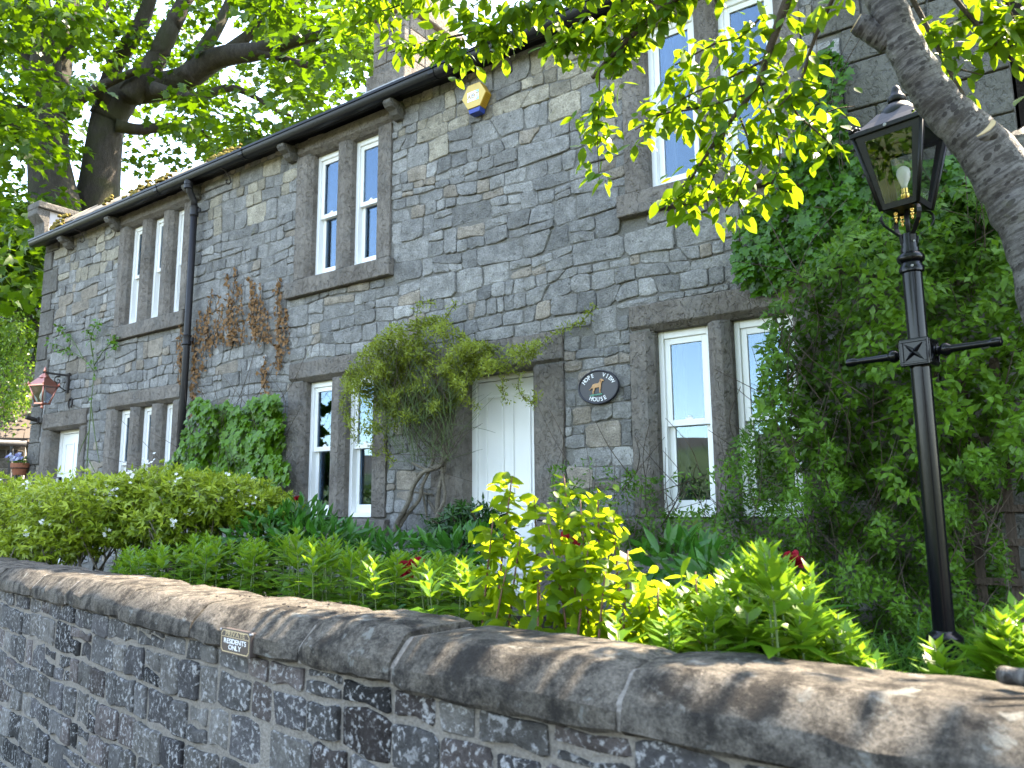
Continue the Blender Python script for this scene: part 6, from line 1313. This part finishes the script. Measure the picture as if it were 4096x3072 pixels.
# small leaved shrub along the foot of the wall, in front of the lower right window
shp = [(1190, 1010), (1260, 990), (1330, 1010), (1420, 1030), (1530, 1010), (1622, 920), (1655, 740), (1700, 700), (1720, 850), (1800, 960), (1860, 1050), (1990, 1060), (2060, 1000), (2150, 970), (2185, 1020), (2160, 1130), (2190, 1250), (2150, 1400), (1850, 1430), (1700, 1330), (1560, 1220), (1420, 1190), (1250, 1180), (1190, 1120)]
shr = thing('leafy_shrub', (float(on_facade(1600, 1200, -0.6)[0]), -0.6, GZ), 'fine leaved green shrub spreading under the lower right window', 'shrub')
p, h, lay, q = mass(shp, 27000, 0.0, 0.12, 0.95, 1.9, 1)
dn = noise2(q[:, 0] / 100, q[:, 1] / 100, 2.6, 3); left = q[:, 0] < 1540; keep = (rng.random(len(p)) < np.where(left, np.clip(0.30 + 0.45 * dn + (q[:, 1] - 1000) / 500, 0.06, 0.9), np.clip(0.72 + 0.4 * dn, 0.2, 1))); win_ = (q[:, 0] > 1425) & (q[:, 0] < 1560) & (q[:, 1] < 1100); keep &= ~win_ | (rng.random(len(p)) < 0.22)
p, h, lay = p[keep], h[keep], lay[keep]; N = len(p)
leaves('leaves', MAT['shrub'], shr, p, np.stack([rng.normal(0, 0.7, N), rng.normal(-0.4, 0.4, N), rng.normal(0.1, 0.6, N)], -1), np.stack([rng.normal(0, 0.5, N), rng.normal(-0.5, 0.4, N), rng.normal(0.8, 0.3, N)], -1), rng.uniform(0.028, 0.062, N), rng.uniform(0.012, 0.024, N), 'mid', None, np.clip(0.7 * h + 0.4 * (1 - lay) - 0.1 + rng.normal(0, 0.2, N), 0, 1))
stems_in(shp, 160, 0.0, 0.1, 0.8, MAT['twig'], shr, length=(50, 190), r=0.0035)
stems_in([(1330, 1100), (1480, 1050), (1480, 1200), (1330, 1200)], 26, 0.0, 0.15, 0.4, MAT['paletwig'], shr, 'bare_stems', 0.0035, (50, 130))
# young ivy patch between the windows, dead ivy strands above
yip = [(412, 870), (440, 850), (462, 880), (490, 862), (520, 885), (545, 860), (575, 848), (602, 852), (612, 900), (618, 960), (600, 985), (628, 1000), (625, 1040), (600, 1050), (590, 1090), (540, 1080), (430, 1080), (350, 1050), (372, 990), (395, 950), (405, 905)]
yiv = thing('ivy', (float(on_facade(500, 1060)[0]), 0.0, GZ), 'fresh green ivy patch trimmed square beside the black downpipe', 'ivy')
p, h, lay, q = mass(yip, 1900, 0.0, 0.05, 0.28, 2.2, 3); N = len(p)
leaves('leaves', MAT['ivylight'], yiv, p, np.stack([rng.normal(0, 0.5, N), rng.normal(-0.45, 0.25, N), rng.normal(-0.8, 0.3, N)], -1), np.stack([rng.normal(0.1, 0.3, N), np.full(N, -1.0), rng.normal(0.5, 0.3, N)], -1), rng.uniform(0.06, 0.11, N), rng.uniform(0.06, 0.10, N), 'ivy', 0.15, np.clip(1 - lay + rng.normal(0, 0.25, N), 0, 1))
stems_in(yip, 30, 0.0, 0.01, 0.2, MAT['twig'], yiv)
div = thing('dead_ivy', (float(on_facade(500, 740)[0]), 0.0, float(on_facade(500, 850)[2])), 'brown withered ivy strands clinging to the wall above the green ivy', 'dead ivy')
strands = [(448, 662, 745), (457, 625, 748), (466, 690, 742), (473, 640, 730), (481, 655, 740), (490, 590, 738), (497, 640, 742), (505, 575, 745), (513, 610, 740), (521, 618, 735), (538, 600, 705), (546, 605, 720), (554, 640, 735), (562, 615, 742), (570, 660, 738), (578, 670, 742), (599, 610, 790), (604, 600, 760), (617, 665, 760), (432, 670, 800), (424, 690, 860), (418, 720, 820), (440, 680, 760), (392, 700, 800), (398, 720, 810), (387, 740, 830), (565, 790, 850), (572, 770, 835), (598, 750, 800), (415, 830, 900), (408, 880, 930)]
dp_, ds = [], MB()
for x, a, b in strands:
    k = int((b - a) * 0.24); ys_ = np.linspace(a, b, max(k, 5)); xx = x + np.cumsum(rng.normal(0, 0.7, len(ys_))); P = on_y(xx, ys_, np.full(len(ys_), 0.002)); ds.tube(P, 0.004, 4)
    for X_, Y_ in zip(xx, ys_):
        w_ = 1 + 1.4 * (Y_ - a) / (b - a)
        for _ in range(1 if rng.random() > 0.5 * w_ - 0.4 else 2): dp_.append((X_ + rng.normal(0, 2.2 * w_), Y_ + rng.normal(0, 2.5)))
dp_ = np.array(dp_); N = len(dp_); p = on_y(dp_[:, 0], dp_[:, 1], -rng.uniform(0.0, 0.04, N))
leaves('leaves', MAT['dead'], div, p, np.stack([rng.normal(0, 0.6, N), rng.normal(-0.3, 0.3, N), rng.normal(-0.7, 0.5, N)], -1), np.stack([rng.normal(0, 0.4, N), np.full(N, -1.0), rng.normal(0.2, 0.4, N)], -1), rng.uniform(0.03, 0.062, N), rng.uniform(0.024, 0.05, N), 'ivy', 0.4)
ds.build('stems', MAT['twig'], div)
# climbing rose by the side door
ros = thing('climbing_rose', (float(on_facade(194, 1030)[0]), -0.03, GZ), 'thin climbing rose with sparse leaves between side door and left windows', 'rose')
m = MB(); rl = []
for pts in ([(186, 1060), (188, 1000), (192, 940), (198, 860), (203, 800), (199, 755), (192, 715)], [(202, 800), (180, 775), (150, 758), (125, 745), (108, 742)], [(203, 790), (222, 760), (240, 742), (252, 735)], [(200, 770), (196, 735), (205, 705), (215, 700)], [(180, 775), (160, 740), (140, 720), (130, 705)], [(193, 930), (178, 960), (170, 985)], [(190, 990), (210, 1030)], [(196, 870), (205, 940), (215, 1000)]):
    P = smooth_path(px_path(pts, -0.04 - 0.05 * rng.random()), 4); m.tube(P, list(np.linspace(0.009, 0.004, len(P))), 5)
    if pts[-1][1] < 800: rl += [P[int(len(P) * f) if f < 1 else -1] + rng.normal(0, 0.05, 3) * [1, 0.4, 1] for f in np.clip(rng.uniform(0.45, 1.05, 34), 0, 0.999)]
m.build('stems', MAT['greenstem'], ros, smooth=True); rl = np.array(rl); N = len(rl)
leaves('leaves', MAT['ivylight'], ros, rl, rand_dirs(N) + [0, -0.4, -0.5], np.stack([rng.normal(0, 0.3, N), np.full(N, -0.8), rng.normal(0.5, 0.3, N)], -1), rng.uniform(0.05, 0.09, N), rng.uniform(0.04, 0.06, N), 'mid')

# winter jasmine over the front door
jas = thing('winter_jasmine', (float(on_facade(900, 1140)[0]), -0.15, GZ), 'bushy yellow green winter jasmine trained over the front door lintel', 'climber')
jp = [(735, 830), (760, 780), (800, 740), (850, 700), (890, 695), (950, 680), (1000, 715), (1010, 735), (1060, 745), (1110, 750), (1165, 735), (1172, 760), (1120, 795), (1060, 805), (1010, 830), (1000, 870), (960, 900), (900, 915), (850, 930), (800, 940), (760, 960), (745, 900)]
p, h, lay, q = mass(jp, 23000, 0.0, 0.10, 0.52, 2.0, 2); N = len(p)
keep = (rng.random(N) < np.clip(0.75 + 0.5 * noise2(q[:, 0] / 60, q[:, 1] / 60, 2, 1) - 0.45 * (np.hypot((q[:, 0] - 920) / 190, (q[:, 1] - 800) / 120) > 0.95), 0.12, 1)); p, h, lay, q = p[keep], h[keep], lay[keep], q[keep]; N = len(p)
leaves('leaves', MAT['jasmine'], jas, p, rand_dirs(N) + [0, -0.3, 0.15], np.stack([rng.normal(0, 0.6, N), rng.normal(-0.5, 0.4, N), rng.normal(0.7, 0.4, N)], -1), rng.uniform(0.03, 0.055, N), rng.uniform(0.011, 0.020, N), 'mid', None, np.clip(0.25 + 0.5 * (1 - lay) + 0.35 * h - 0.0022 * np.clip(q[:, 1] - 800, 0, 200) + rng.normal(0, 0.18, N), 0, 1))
# tendrils to the right and thin sprays
m = MB(); tl = []
for pts, y in (([(1165, 748), (1200, 720), (1235, 705), (1262, 690), (1282, 665)], -0.06), ([(1100, 780), (1085, 830), (1092, 865)], -0.3), ([(1130, 770), (1120, 840), (1150, 870), (1160, 850)], -0.3), ([(1010, 800), (1005, 860), (1030, 880)], -0.35), ([(900, 700), (905, 660), (935, 655)], -0.3), ([(960, 690), (985, 655)], -0.35), ([(780, 800), (745, 850), (740, 890), (770, 960)], -0.3), ([(820, 920), (800, 970), (840, 985)], -0.25), ([(850, 900), (830, 960), (850, 1000)], -0.2)):
    P = smooth_path(px_path(pts, y), 6); m = MB(); m.tube(P, 0.003, 4); m.build('tendril', MAT['twig'], jas, smooth=True); tl += [v + rng.normal(0, 0.022, 3) for v in P for _ in range(9)]
tl = np.array(tl); N = len(tl)
leaves('tendril_leaves', MAT['jasmine'], jas, tl, rand_dirs(N) + [0, -0.3, 0.1], rand_dirs(N) + [0, -0.4, 0.7], rng.uniform(0.03, 0.052, N), rng.uniform(0.010, 0.016, N), 'mid', None, rng.uniform(0.4, 1, N))
stems_in([(800, 850), (990, 850), (985, 1005), (880, 1010), (830, 960)], 230, 0.0, 0.08, 0.42, MAT['greenstem'], jas, 'green_stems', 0.0022, (50, 150))
stems_in([(820, 850), (990, 850), (975, 1010), (900, 1010)], 110, 0.0, 0.08, 0.35, MAT['twig'], jas, 'dry_stems', 0.003, (50, 150))
m = MB()
for pts, r_ in (([(958, 960), (952, 1005), (915, 1020), (893, 1050), (880, 1090), (858, 1130), (852, 1165)], 0.017), ([(940, 980), (930, 1010), (912, 1050), (905, 1080), (880, 1110), (862, 1140), (855, 1170)], 0.014), ([(965, 950), (960, 1010), (948, 1060), (945, 1100), (950, 1140), (945, 1180)], 0.017), ([(950, 990), (958, 1040), (960, 1080), (940, 1125), (938, 1180)], 0.013), ([(890, 1000), (925, 1015), (950, 1005), (968, 985)], 0.012), ([(900, 1025), (930, 1012), (960, 1000)], 0.012)):
    P = smooth_path(px_path(pts, -0.10 - 0.06 * rng.random()), 5); m.tube(P, list(np.linspace(r_ * 1.0, r_ * 1.6, len(P))), 7)
m.build('woody_stems', MAT['paletwig'], jas, smooth=True)
sup = thing('wooden_support', (float(on_facade(915, 1120)[0]), -0.03, GZ), 'grey crossed wooden laths propped behind the jasmine stems', 'support')
for a, b in (((910, 1045), (930, 1165)), ((895, 1063), (935, 1068)), ((925, 1080), (960, 1140))):
    P = px_path([a, b], -0.02 - 0.012 * rng.random()); m = MB(); m.tube(P, 0.011, 4); m.build('lath', MAT['paletwig'], sup)

# ---------------- rounded shrubs built as clumps
def blob_leaves(blobs, n, L, W, up=0.5, kind='mid', shell=0.35):
    pos, d, nn, lv = [], [], [], []; tot = sum(b[3] * b[4] * b[5] for b in blobs)
    for (x, y, z, rx, ry, rz) in blobs:
        k = int(n * (rx * ry * rz) ** 0.67 / sum((b[3] * b[4] * b[5]) ** 0.67 for b in blobs)); u = rand_dirs(k); bump_ = 1 + 0.18 * noise2(u[:, 0] * 2, u[:, 1] * 2 + u[:, 2] * 3, 2.5, 1); s = 1 - shell * rng.random(k) ** 1.6
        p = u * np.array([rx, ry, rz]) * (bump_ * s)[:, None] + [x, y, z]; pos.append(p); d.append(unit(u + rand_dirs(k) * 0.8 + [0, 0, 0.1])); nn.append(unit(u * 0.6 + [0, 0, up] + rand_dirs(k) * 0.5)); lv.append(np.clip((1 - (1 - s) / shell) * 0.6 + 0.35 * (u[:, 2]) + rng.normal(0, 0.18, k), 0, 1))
    pos = np.vstack(pos); g = pos[:, 2] > GZ + 0.02; return pos[g], np.vstack(d)[g], np.vstack(nn)[g], np.concatenate(lv)[g]
def whorl(pos, d, n, lv, k=3, spread=0.9):
    """k leaflets around each shoot"""
    s = unit(np.cross(n, d)); out = [[], [], [], []]
    for j in range(k):
        a = (j - (k - 1) / 2) * spread; dd = d * math.cos(a) + s * math.sin(a); out[0].append(pos); out[1].append(dd); out[2].append(n); out[3].append(lv)
    return np.vstack(out[0]), np.vstack(out[1]), np.vstack(out[2]), np.concatenate(out[3])
def choisya(name_label, blobs, n, nfl, loc):
    t_ = thing('choisya_shrub', loc, name_label, 'shrub', 'white flowered shrubs behind the wall'); p, d, nn, lv = blob_leaves(blobs, n, 0, 0); p, d, nn, lv = whorl(p, d, nn, lv); N = len(p)
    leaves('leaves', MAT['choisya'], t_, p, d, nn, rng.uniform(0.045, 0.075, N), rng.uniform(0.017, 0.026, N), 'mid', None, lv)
    m = MB()
    for i in range(46):
        b = blobs[rng.integers(len(blobs))]; u = rand_dirs(1)[0]; e = np.array(b[:3]) + u * np.array(b[3:]) * 0.9; s0 = np.array([b[0] + rng.normal(0, 0.1), b[1] + rng.normal(0, 0.1), GZ]); P = smooth_path(np.array([s0, (s0 + e) / 2 + rng.normal(0, 0.07, 3), e]), 4); m.tube(P, list(np.linspace(0.012, 0.004, len(P))), 5)
    m.build('stems', MAT['paletwig'], t_, smooth=True)
    p, d, nn, lv = blob_leaves(blobs, nfl, 0, 0, shell=0.05); pj_ = unit(CAM - p); ok = (np.einsum('ij,ij->i', pj_, nn) > -0.3); p = p[ok] + nn[ok] * 0.03; nn = unit(nn[ok] + pj_[ok] * 0.5); c0 = np.repeat(p, 6, 0) + rng.normal(0, 0.022, (len(p) * 6, 3)); n0 = np.repeat(nn, 6, 0) + rng.normal(0, 0.25, (len(p) * 6, 3)); n0 = unit(n0); s = unit(np.cross(n0, [0.2, 0.3, 0.9])); t2 = np.cross(n0, s); P, D, Q = [], [], []
    for k in range(5): a = k * 1.2566; P.append(c0); D.append(s * math.cos(a) + t2 * math.sin(a)); Q.append(n0)
    leaves('flowers', MAT['whitepetal'], t_, np.vstack(P), np.vstack(D), np.vstack(Q), 0.016, 0.011, 'diamond')
def at_px(px, py, y): q = on_y(np.array(px), np.array(py), y); return float(q[0]), float(q[1]), float(q[2])
def pxblob(px, py, y, rpx, rpy, ry):
    x, y_, z = at_px(px, py, y); zz_ = project(np.array([[x, y_, z]]))[0, 2]; sc = zz_ / (FPX / K); return (x, y_, z, rpx * sc * 1.15, ry, rpy * sc)
choisya('leafy shrub with white flowers growing against the wall below the side door', [pxblob(60, 1120, -2.45, 110, 78, 0.5), pxblob(180, 1110, -2.35, 90, 80, 0.5), pxblob(265, 1085, -2.2, 75, 55, 0.5), pxblob(-30, 1110, -2.4, 110, 75, 0.5), pxblob(110, 1170, -2.55, 110, 45, 0.35)], 5600, 65, (-6.3, -2.4, GZ))
choisya('paler shrub with white flowers standing in front of the green ivy', [pxblob(350, 1075, -2.0, 75, 62, 0.45), pxblob(440, 1080, -1.9, 75, 55, 0.45), pxblob(520, 1085, -1.8, 62, 48, 0.4), pxblob(575, 1110, -1.7, 42, 40, 0.3), pxblob(400, 1130, -2.05, 60, 40, 0.4), pxblob(300, 1120, -2.2, 60, 60, 0.4)], 5000, 50, (-4.4, -1.9, GZ))
# leafy undergrowth filling between the shrubs and the house
bz = thing('peony_foliage', (-5.0, -1.4, GZ), 'broad dark peony leaves below the lower middle window', 'plant')
p, d, nn, lv = blob_leaves([pxblob(640, 1130, -1.6, 70, 40, 0.3), pxblob(700, 1165, -1.7, 90, 30, 0.35), pxblob(590, 1160, -1.8, 70, 40, 0.3), pxblob(850, 1190, -1.5, 110, 25, 0.35), pxblob(1000, 1185, -1.7, 80, 35, 0.3), pxblob(1480, 1210, -2.2, 70, 45, 0.35), pxblob(1560, 1250, -2.4, 70, 40, 0.3)], 1500, 0, 0, shell=0.7); N = len(p)
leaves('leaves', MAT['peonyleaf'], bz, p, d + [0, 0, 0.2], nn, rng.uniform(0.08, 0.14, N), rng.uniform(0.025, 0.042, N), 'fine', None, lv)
rh = thing('rhododendron', at_px(1000, 1200, -1.0)[:2] + (GZ,), 'dark rhododendron with leathery leaf whorls at the front door step', 'shrub')
p, d, nn, lv = blob_leaves([pxblob(985, 1135, -0.95, 42, 42, 0.28), pxblob(1030, 1120, -0.9, 38, 40, 0.28), pxblob(1060, 1160, -1.0, 30, 40, 0.25), pxblob(950, 1160, -0.95, 26, 28, 0.2)], 420, 0, 0, shell=0.6); p, d, nn, lv = whorl(p, d, nn, lv, 6, 1.0); N = len(p)
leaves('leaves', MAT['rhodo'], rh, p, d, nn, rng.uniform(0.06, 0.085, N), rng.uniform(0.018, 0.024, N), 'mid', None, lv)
m = MB(); b0 = np.array(at_px(1010, 1200, -0.95))
for i in range(22): e = p[rng.integers(N)]; P = smooth_path(np.array([[b0[0] + rng.normal(0, 0.05), b0[1], GZ], (b0 + e) / 2 + rng.normal(0, 0.05, 3), e]), 4); m.tube(P, 0.006, 5)
m.build('stems', MAT['twig'], rh, smooth=True)
# strap leaved clumps at the lamp base
def tuft(px, y, n, H, label):
    x, y_, z = at_px(px, 1380, y); t_ = thing('grass_tuft', (x, y_, GZ), label, 'grass tuft', 'strap leaved clumps by the lamp post'); m = MB()
    for i in range(n):
        az = rng.uniform(0, 6.28); sp_2 = rng.uniform(0.08, 0.32); h_ = H * rng.uniform(0.6, 1.1); w_ = rng.uniform(0.004, 0.008); b = np.array([x + rng.normal(0, 0.08), y_ + rng.normal(0, 0.06), GZ]); dv = np.array([math.cos(az), math.sin(az), 0]); sd = np.array([-dv[1], dv[0], 0]); vs = []
        for t in np.linspace(0, 1, 6):
            c = b + dv * sp_2 * t ** 1.6 + [0, 0, h_ * (1.35 * t - 0.62 * t * t * (1 + sp_2 * 2))]; ww = w_ * (1 - t ** 3) + 0.0005; vs += [c - sd * ww, c + sd * ww]
        m.add(vs, [(2 * k, 2 * k + 1, 2 * k + 3, 2 * k + 2) for k in range(5)])
    me = m.mesh('blades', True); a = me.attributes.new('lv', 'FLOAT', 'POINT'); a.data.foreach_set('value', np.repeat(rng.random(n), 12).astype(np.float32)); link_mesh('blades', me, MAT['grass'], t_, 'stuff')
for px, y, n, H in ((1880, -1.7, 70, 0.5), (1930, -1.9, 60, 0.42), (1980, -1.6, 60, 0.48), (2120, -1.5, 60, 0.45), (2170, -1.7, 60, 0.45), (1840, -1.5, 50, 0.5), (2060, -1.2, 50, 0.5)): tuft(px, y, n, H, 'strap leaved grassy clump in the shade beside the lamp post base')
# small blue flowers and fallen bits
q = on_z(np.array(2190), np.array(1500), -CH + 0.01); m = MB(); Pq = [np.array(wall_pt(wall_station(2160, 0.2, -CH), 0.22, -CH + 0.012)), np.array(wall_pt(wall_station(2190, 0.2, -CH), 0.17, -CH + 0.03)), np.array(wall_pt(wall_station(2190, 0.2, -CH) + 0.1, 0.12, -CH + 0.02))]
def station2(px, off):
    xs_ = np.linspace(-2, 2.5, 900); P = np.array([wall_pt(x, off, -CH) for x in xs_]); pr_ = project(P); pr_[pr_[:, 2] < 0.2, 0] = 1e9; return float(xs_[np.argmin(abs(pr_[:, 0] - px))])
lg = thing('cut_branch', wall_pt(station2(2180, 0.15), 0.15, -CH), 'short cut branch lying on the coping at the wall end', 'branch')
sA = station2(2165, 0.12); P = np.array([wall_pt(sA, 0.10, -CH + 0.022), wall_pt(sA + 0.06, 0.13, -CH + 0.026), wall_pt(sA + 0.14, 0.12, -CH + 0.026), wall_pt(sA + 0.3, 0.08, -CH + 0.024)]); cherry_tube(P, [0.016, 0.018, 0.019, 0.02], 'branch', lg, 10)
sB = station2(2130, 0.24); m = MB(); m.tube([wall_pt(sB, 0.25, -CH + 0.006), wall_pt(sB + 0.08, 0.22, -CH + 0.012), wall_pt(sB + 0.2, 0.17, -CH + 0.02)], [0.003, 0.005, 0.007], 6); m.build('side_twig', MAT['twig'], lg, smooth=True)
m = MB(); R = random.Random(77)
for i in range(30):
    x = R.choice([wall_station(R.uniform(560, 620), 0.3, -CH - 0.02), R.uniform(-3.2, -1.4), R.uniform(-2.9, -2.5)]); o_ = R.uniform(0.05, 0.27); c = Vector(wall_pt(x, o_, -CH + 0.008)); r_ = R.uniform(0.002, 0.005)
    m.tube([c, c + Vector((R.uniform(-1, 1), R.uniform(-1, 1), 0.1)).normalized() * R.uniform(0.006, 0.018)], r_ * 0.6, 5)
db = m.build('debris', MAT['iron']); tag(db, 'scattered dry debris on top of the wall coping', 'debris', kind='stuff')

# ================================================================== BACKGROUND TREES
def syc(label, trunk_px, y0, limbs, r0, loc_px):
    base = on_y(np.array(trunk_px[0][0]), np.array(trunk_px[0][1]), y0); t_ = thing('sycamore_tree', (float(base[0]), y0, -1.6), label, 'tree', 'tall sycamores behind the house'); P = px_path(trunk_px, y0); P = np.vstack([np.linspace([P[0][0], y0, -1.8], P[0], 6)[:-1], P]); P = smooth_path(P, 4)
    m = MB(); m.tube(P, list(np.interp(np.linspace(0, 1, len(P)), [0, 0.5, 1], [r0 * 1.15, r0, r0 * 0.62])), 14); m.build('trunk', MAT['sycbark'], t_, smooth=True)
    for pts, ys_, ra, rb in limbs: Q = smooth_path(px_path(pts, np.linspace(ys_[0], ys_[1], len(pts))), 5); m = MB(); m.tube(Q, list(np.linspace(ra * 1.15, rb * 1.2, len(Q))), 9); m.build('limb', MAT['sycbark'], t_, smooth=True)
    return t_
Y1, Y2 = 3.2, 4.4
t1 = syc('nearer sycamore with forked trunk rising beyond the gable end', [(118, 470), (112, 400), (105, 340), (108, 280)], Y1,
    [([(108, 290), (98, 200), (100, 100), (85, 20), (70, -80)], (Y1, Y1 - 0.5), 0.40, 0.22), ([(108, 290), (120, 180), (135, 80), (150, -20), (165, -120)], (Y1, Y1 + 0.8), 0.36, 0.2), ([(95, 370), (50, 300), (20, 270), (-40, 210)], (Y1, Y1 - 1), 0.22, 0.12), ([(100, 240), (60, 130), (35, 40), (10, -40)], (Y1, Y1 - 1.2), 0.2, 0.1), ([(115, 250), (170, 215), (230, 180), (300, 150)], (Y1, Y1 + 1.0), 0.17, 0.07), ([(90, 250), (40, 235), (0, 240)], (Y1, Y1 - 1), 0.13, 0.07), ([(118, 150), (180, 60), (230, 10), (260, -60)], (Y1, Y1 + 1.5), 0.12, 0.06)], 0.68, None)
t2 = syc('broad sycamore with spreading limbs leaning over the roof', [(205, 470), (215, 400), (225, 310), (235, 240)], Y2,
    [([(232, 260), (270, 200), (330, 190), (400, 170), (470, 125), (560, 110), (640, 85), (720, 70)], (Y2, Y2 + 1.5), 0.42, 0.10), ([(280, 210), (330, 140), (370, 60), (410, -20), (440, -100)], (Y2, Y2 + 1), 0.28, 0.12), ([(400, 170), (450, 90), (490, 20), (520, -60)], (Y2 + 0.5, Y2 + 2), 0.2, 0.08), ([(250, 270), (300, 280), (370, 275), (450, 290)], (Y2, Y2 + 1.5), 0.16, 0.07), ([(240, 240), (210, 200), (150, 220)], (Y2, Y2 - 1), 0.2, 0.1), ([(330, 190), (420, 210), (500, 190), (560, 215)], (Y2, Y2 + 2), 0.15, 0.05), ([(470, 125), (560, 60), (640, 0), (700, -60)], (Y2 + 0.8, Y2 + 2.5), 0.14, 0.05), ([(560, 110), (660, 140), (720, 135), (790, 150)], (Y2 + 1, Y2 + 2.5), 0.09, 0.04), ([(235, 260), (240, 160), (300, 60), (330, -20), (350, -90)], (Y2, Y2 + 0.4), 0.24, 0.1), ([(560, 215), (600, 240), (630, 250)], (Y2 + 1.5, Y2 + 2), 0.05, 0.03)], 0.64, None)
def crown_cloud(parent, poly, nclump, ya, yb_, leafn, dens_fn=None, name='leaves'):
    c = sample_poly(poly, nclump); yy_ = rng.uniform(ya, yb_, nclump); C = on_y(c[:, 0], c[:, 1], yy_); pos, d, nn, lv = [], [], [], []
    for i in range(nclump):
        r_ = rng.uniform(0.45, 1.0); k = int(leafn * r_ ** 2 * rng.uniform(0.7, 1.3)); u = rand_dirs(k); p = C[i] + u * (rng.random((k, 1)) ** 0.45) * r_ * [1.15, 1.15, 0.5]; pos.append(p); d.append(u * [1, 1, 0.4] + [0, 0, -0.35] + rand_dirs(k) * 0.5); nn.append(rand_dirs(k) * 0.6 + [0, 0, 1]); lv.append(np.clip(rng.random() * 0.6 + rng.random(k) * 0.4, 0, 1))
    pos, d, nn, lv = np.vstack(pos), np.vstack(d), np.vstack(nn), np.concatenate(lv); N = len(pos); ok = (pos[:, 0] < HX0 - 0.3) | (pos[:, 1] > 0.5); pos, d, nn, lv = pos[ok], d[ok], nn[ok], lv[ok]; N = len(pos)
    return leaves(name, MAT['sycamore'], parent, pos, d, nn, rng.uniform(0.15, 0.26, N), rng.uniform(0.15, 0.24, N), 'ivy', None, lv)
crown_cloud(t1, [(-250, -350), (160, -350), (250, -60), (230, 120), (130, 260), (150, 330), (110, 420), (100, 600), (70, 640), (-60, 600), (-250, 640)], 215, Y1 - 3.0, Y1 + 2.5, 120)
crown_cloud(t1, [(-20, 430), (85, 470), (95, 620), (60, 760), (-30, 620)], 40, Y1 - 1.5, Y1 + 1.0, 130, name='low_leaves')
crown_cloud(t2, [(130, -350), (850, -350), (900, 60), (820, 150), (700, 230), (600, 300), (520, 340), (440, 340), (360, 300), (330, 420), (210, 430), (190, 300), (170, 60)], 200, Y2 - 1.0, Y2 + 5.5, 105)
# birch spray in front of the shed
bi = thing('birch_tree', (-18.5, 1.2, -1.0), 'small bright birch with hanging leaves in front of the shed roof', 'tree'); BY_ = 1.3
m = MB(); b0 = on_y(np.array(-60.0), np.array(1000.0), BY_); P = smooth_path(np.array([[b0[0], BY_, -1.0], [b0[0] + 0.1, BY_, 1.5], [b0[0] + 0.3, BY_, 4.0], [b0[0] + 0.6, BY_, 5.6]]), 5); m.tube(P, list(np.linspace(0.10, 0.03, len(P))), 8)
pos = []
for pts in ([(-30, 700), (0, 740), (20, 800), (25, 870)], [(-30, 720), (20, 760), (40, 820), (48, 880)], [(-30, 690), (30, 720), (50, 770), (58, 840)], [(-30, 780), (0, 830), (8, 900)], [(-30, 740), (10, 770), (15, 850), (18, 920)], [(-20, 680), (15, 690), (40, 720)]):
    Q = smooth_path(px_path(pts, BY_ + rng.uniform(-0.4, 0.4)), 6); m.tube(Q, list(np.linspace(0.02, 0.004, len(Q))), 5); pos += [v + rng.normal(0, 0.17, 3) for v in Q[3:] for _ in range(42)]
m.build('trunk', MAT['sycbark'], bi, smooth=True); pos = np.array(pos); N = len(pos)
leaves('leaves', MAT['birch'], bi, pos, rand_dirs(N) + [0, 0, -0.9], rand_dirs(N) + [0, -0.3, 0.4], rng.uniform(0.05, 0.09, N), rng.uniform(0.04, 0.06, N), 'diamond')
# wooded hillside, far off
hp = []; 
for i in range(240):
    x, y = rng.uniform(-150, -45), rng.uniform(-12, 70); z = float(terrain_h(np.array([x]), np.array([y]))[0])
    if noise2(np.array(x / 25), np.array(y / 25), 1.5, 2) < (-0.1 if z > 10 else 0.5): continue
    hp.append((x, y, z, rng.uniform(2.0, 4.5)))
pos, d, nn, lv = [], [], [], []
for x, y, z, r_ in hp:
    k = 260; u = rand_dirs(k); pos.append(np.array([x, y, z + r_ * 0.9]) + u * r_ * [1, 1, 1.15] * rng.uniform(0.8, 1.05, (k, 1))); d.append(rand_dirs(k)); nn.append(u + [0, 0, 0.4]); lv.append(np.clip(rng.random() * 0.7 + 0.3 * rng.random(k), 0, 1))
wd_ = leaves('wooded_hillside', MAT['birch'], None, np.vstack(pos), np.vstack(d), np.vstack(nn), 0.9, 0.8, 'diamond', None, np.concatenate(lv)); tag(wd_, 'far wooded hillside of pale green trees above the shed', 'trees', kind='stuff')
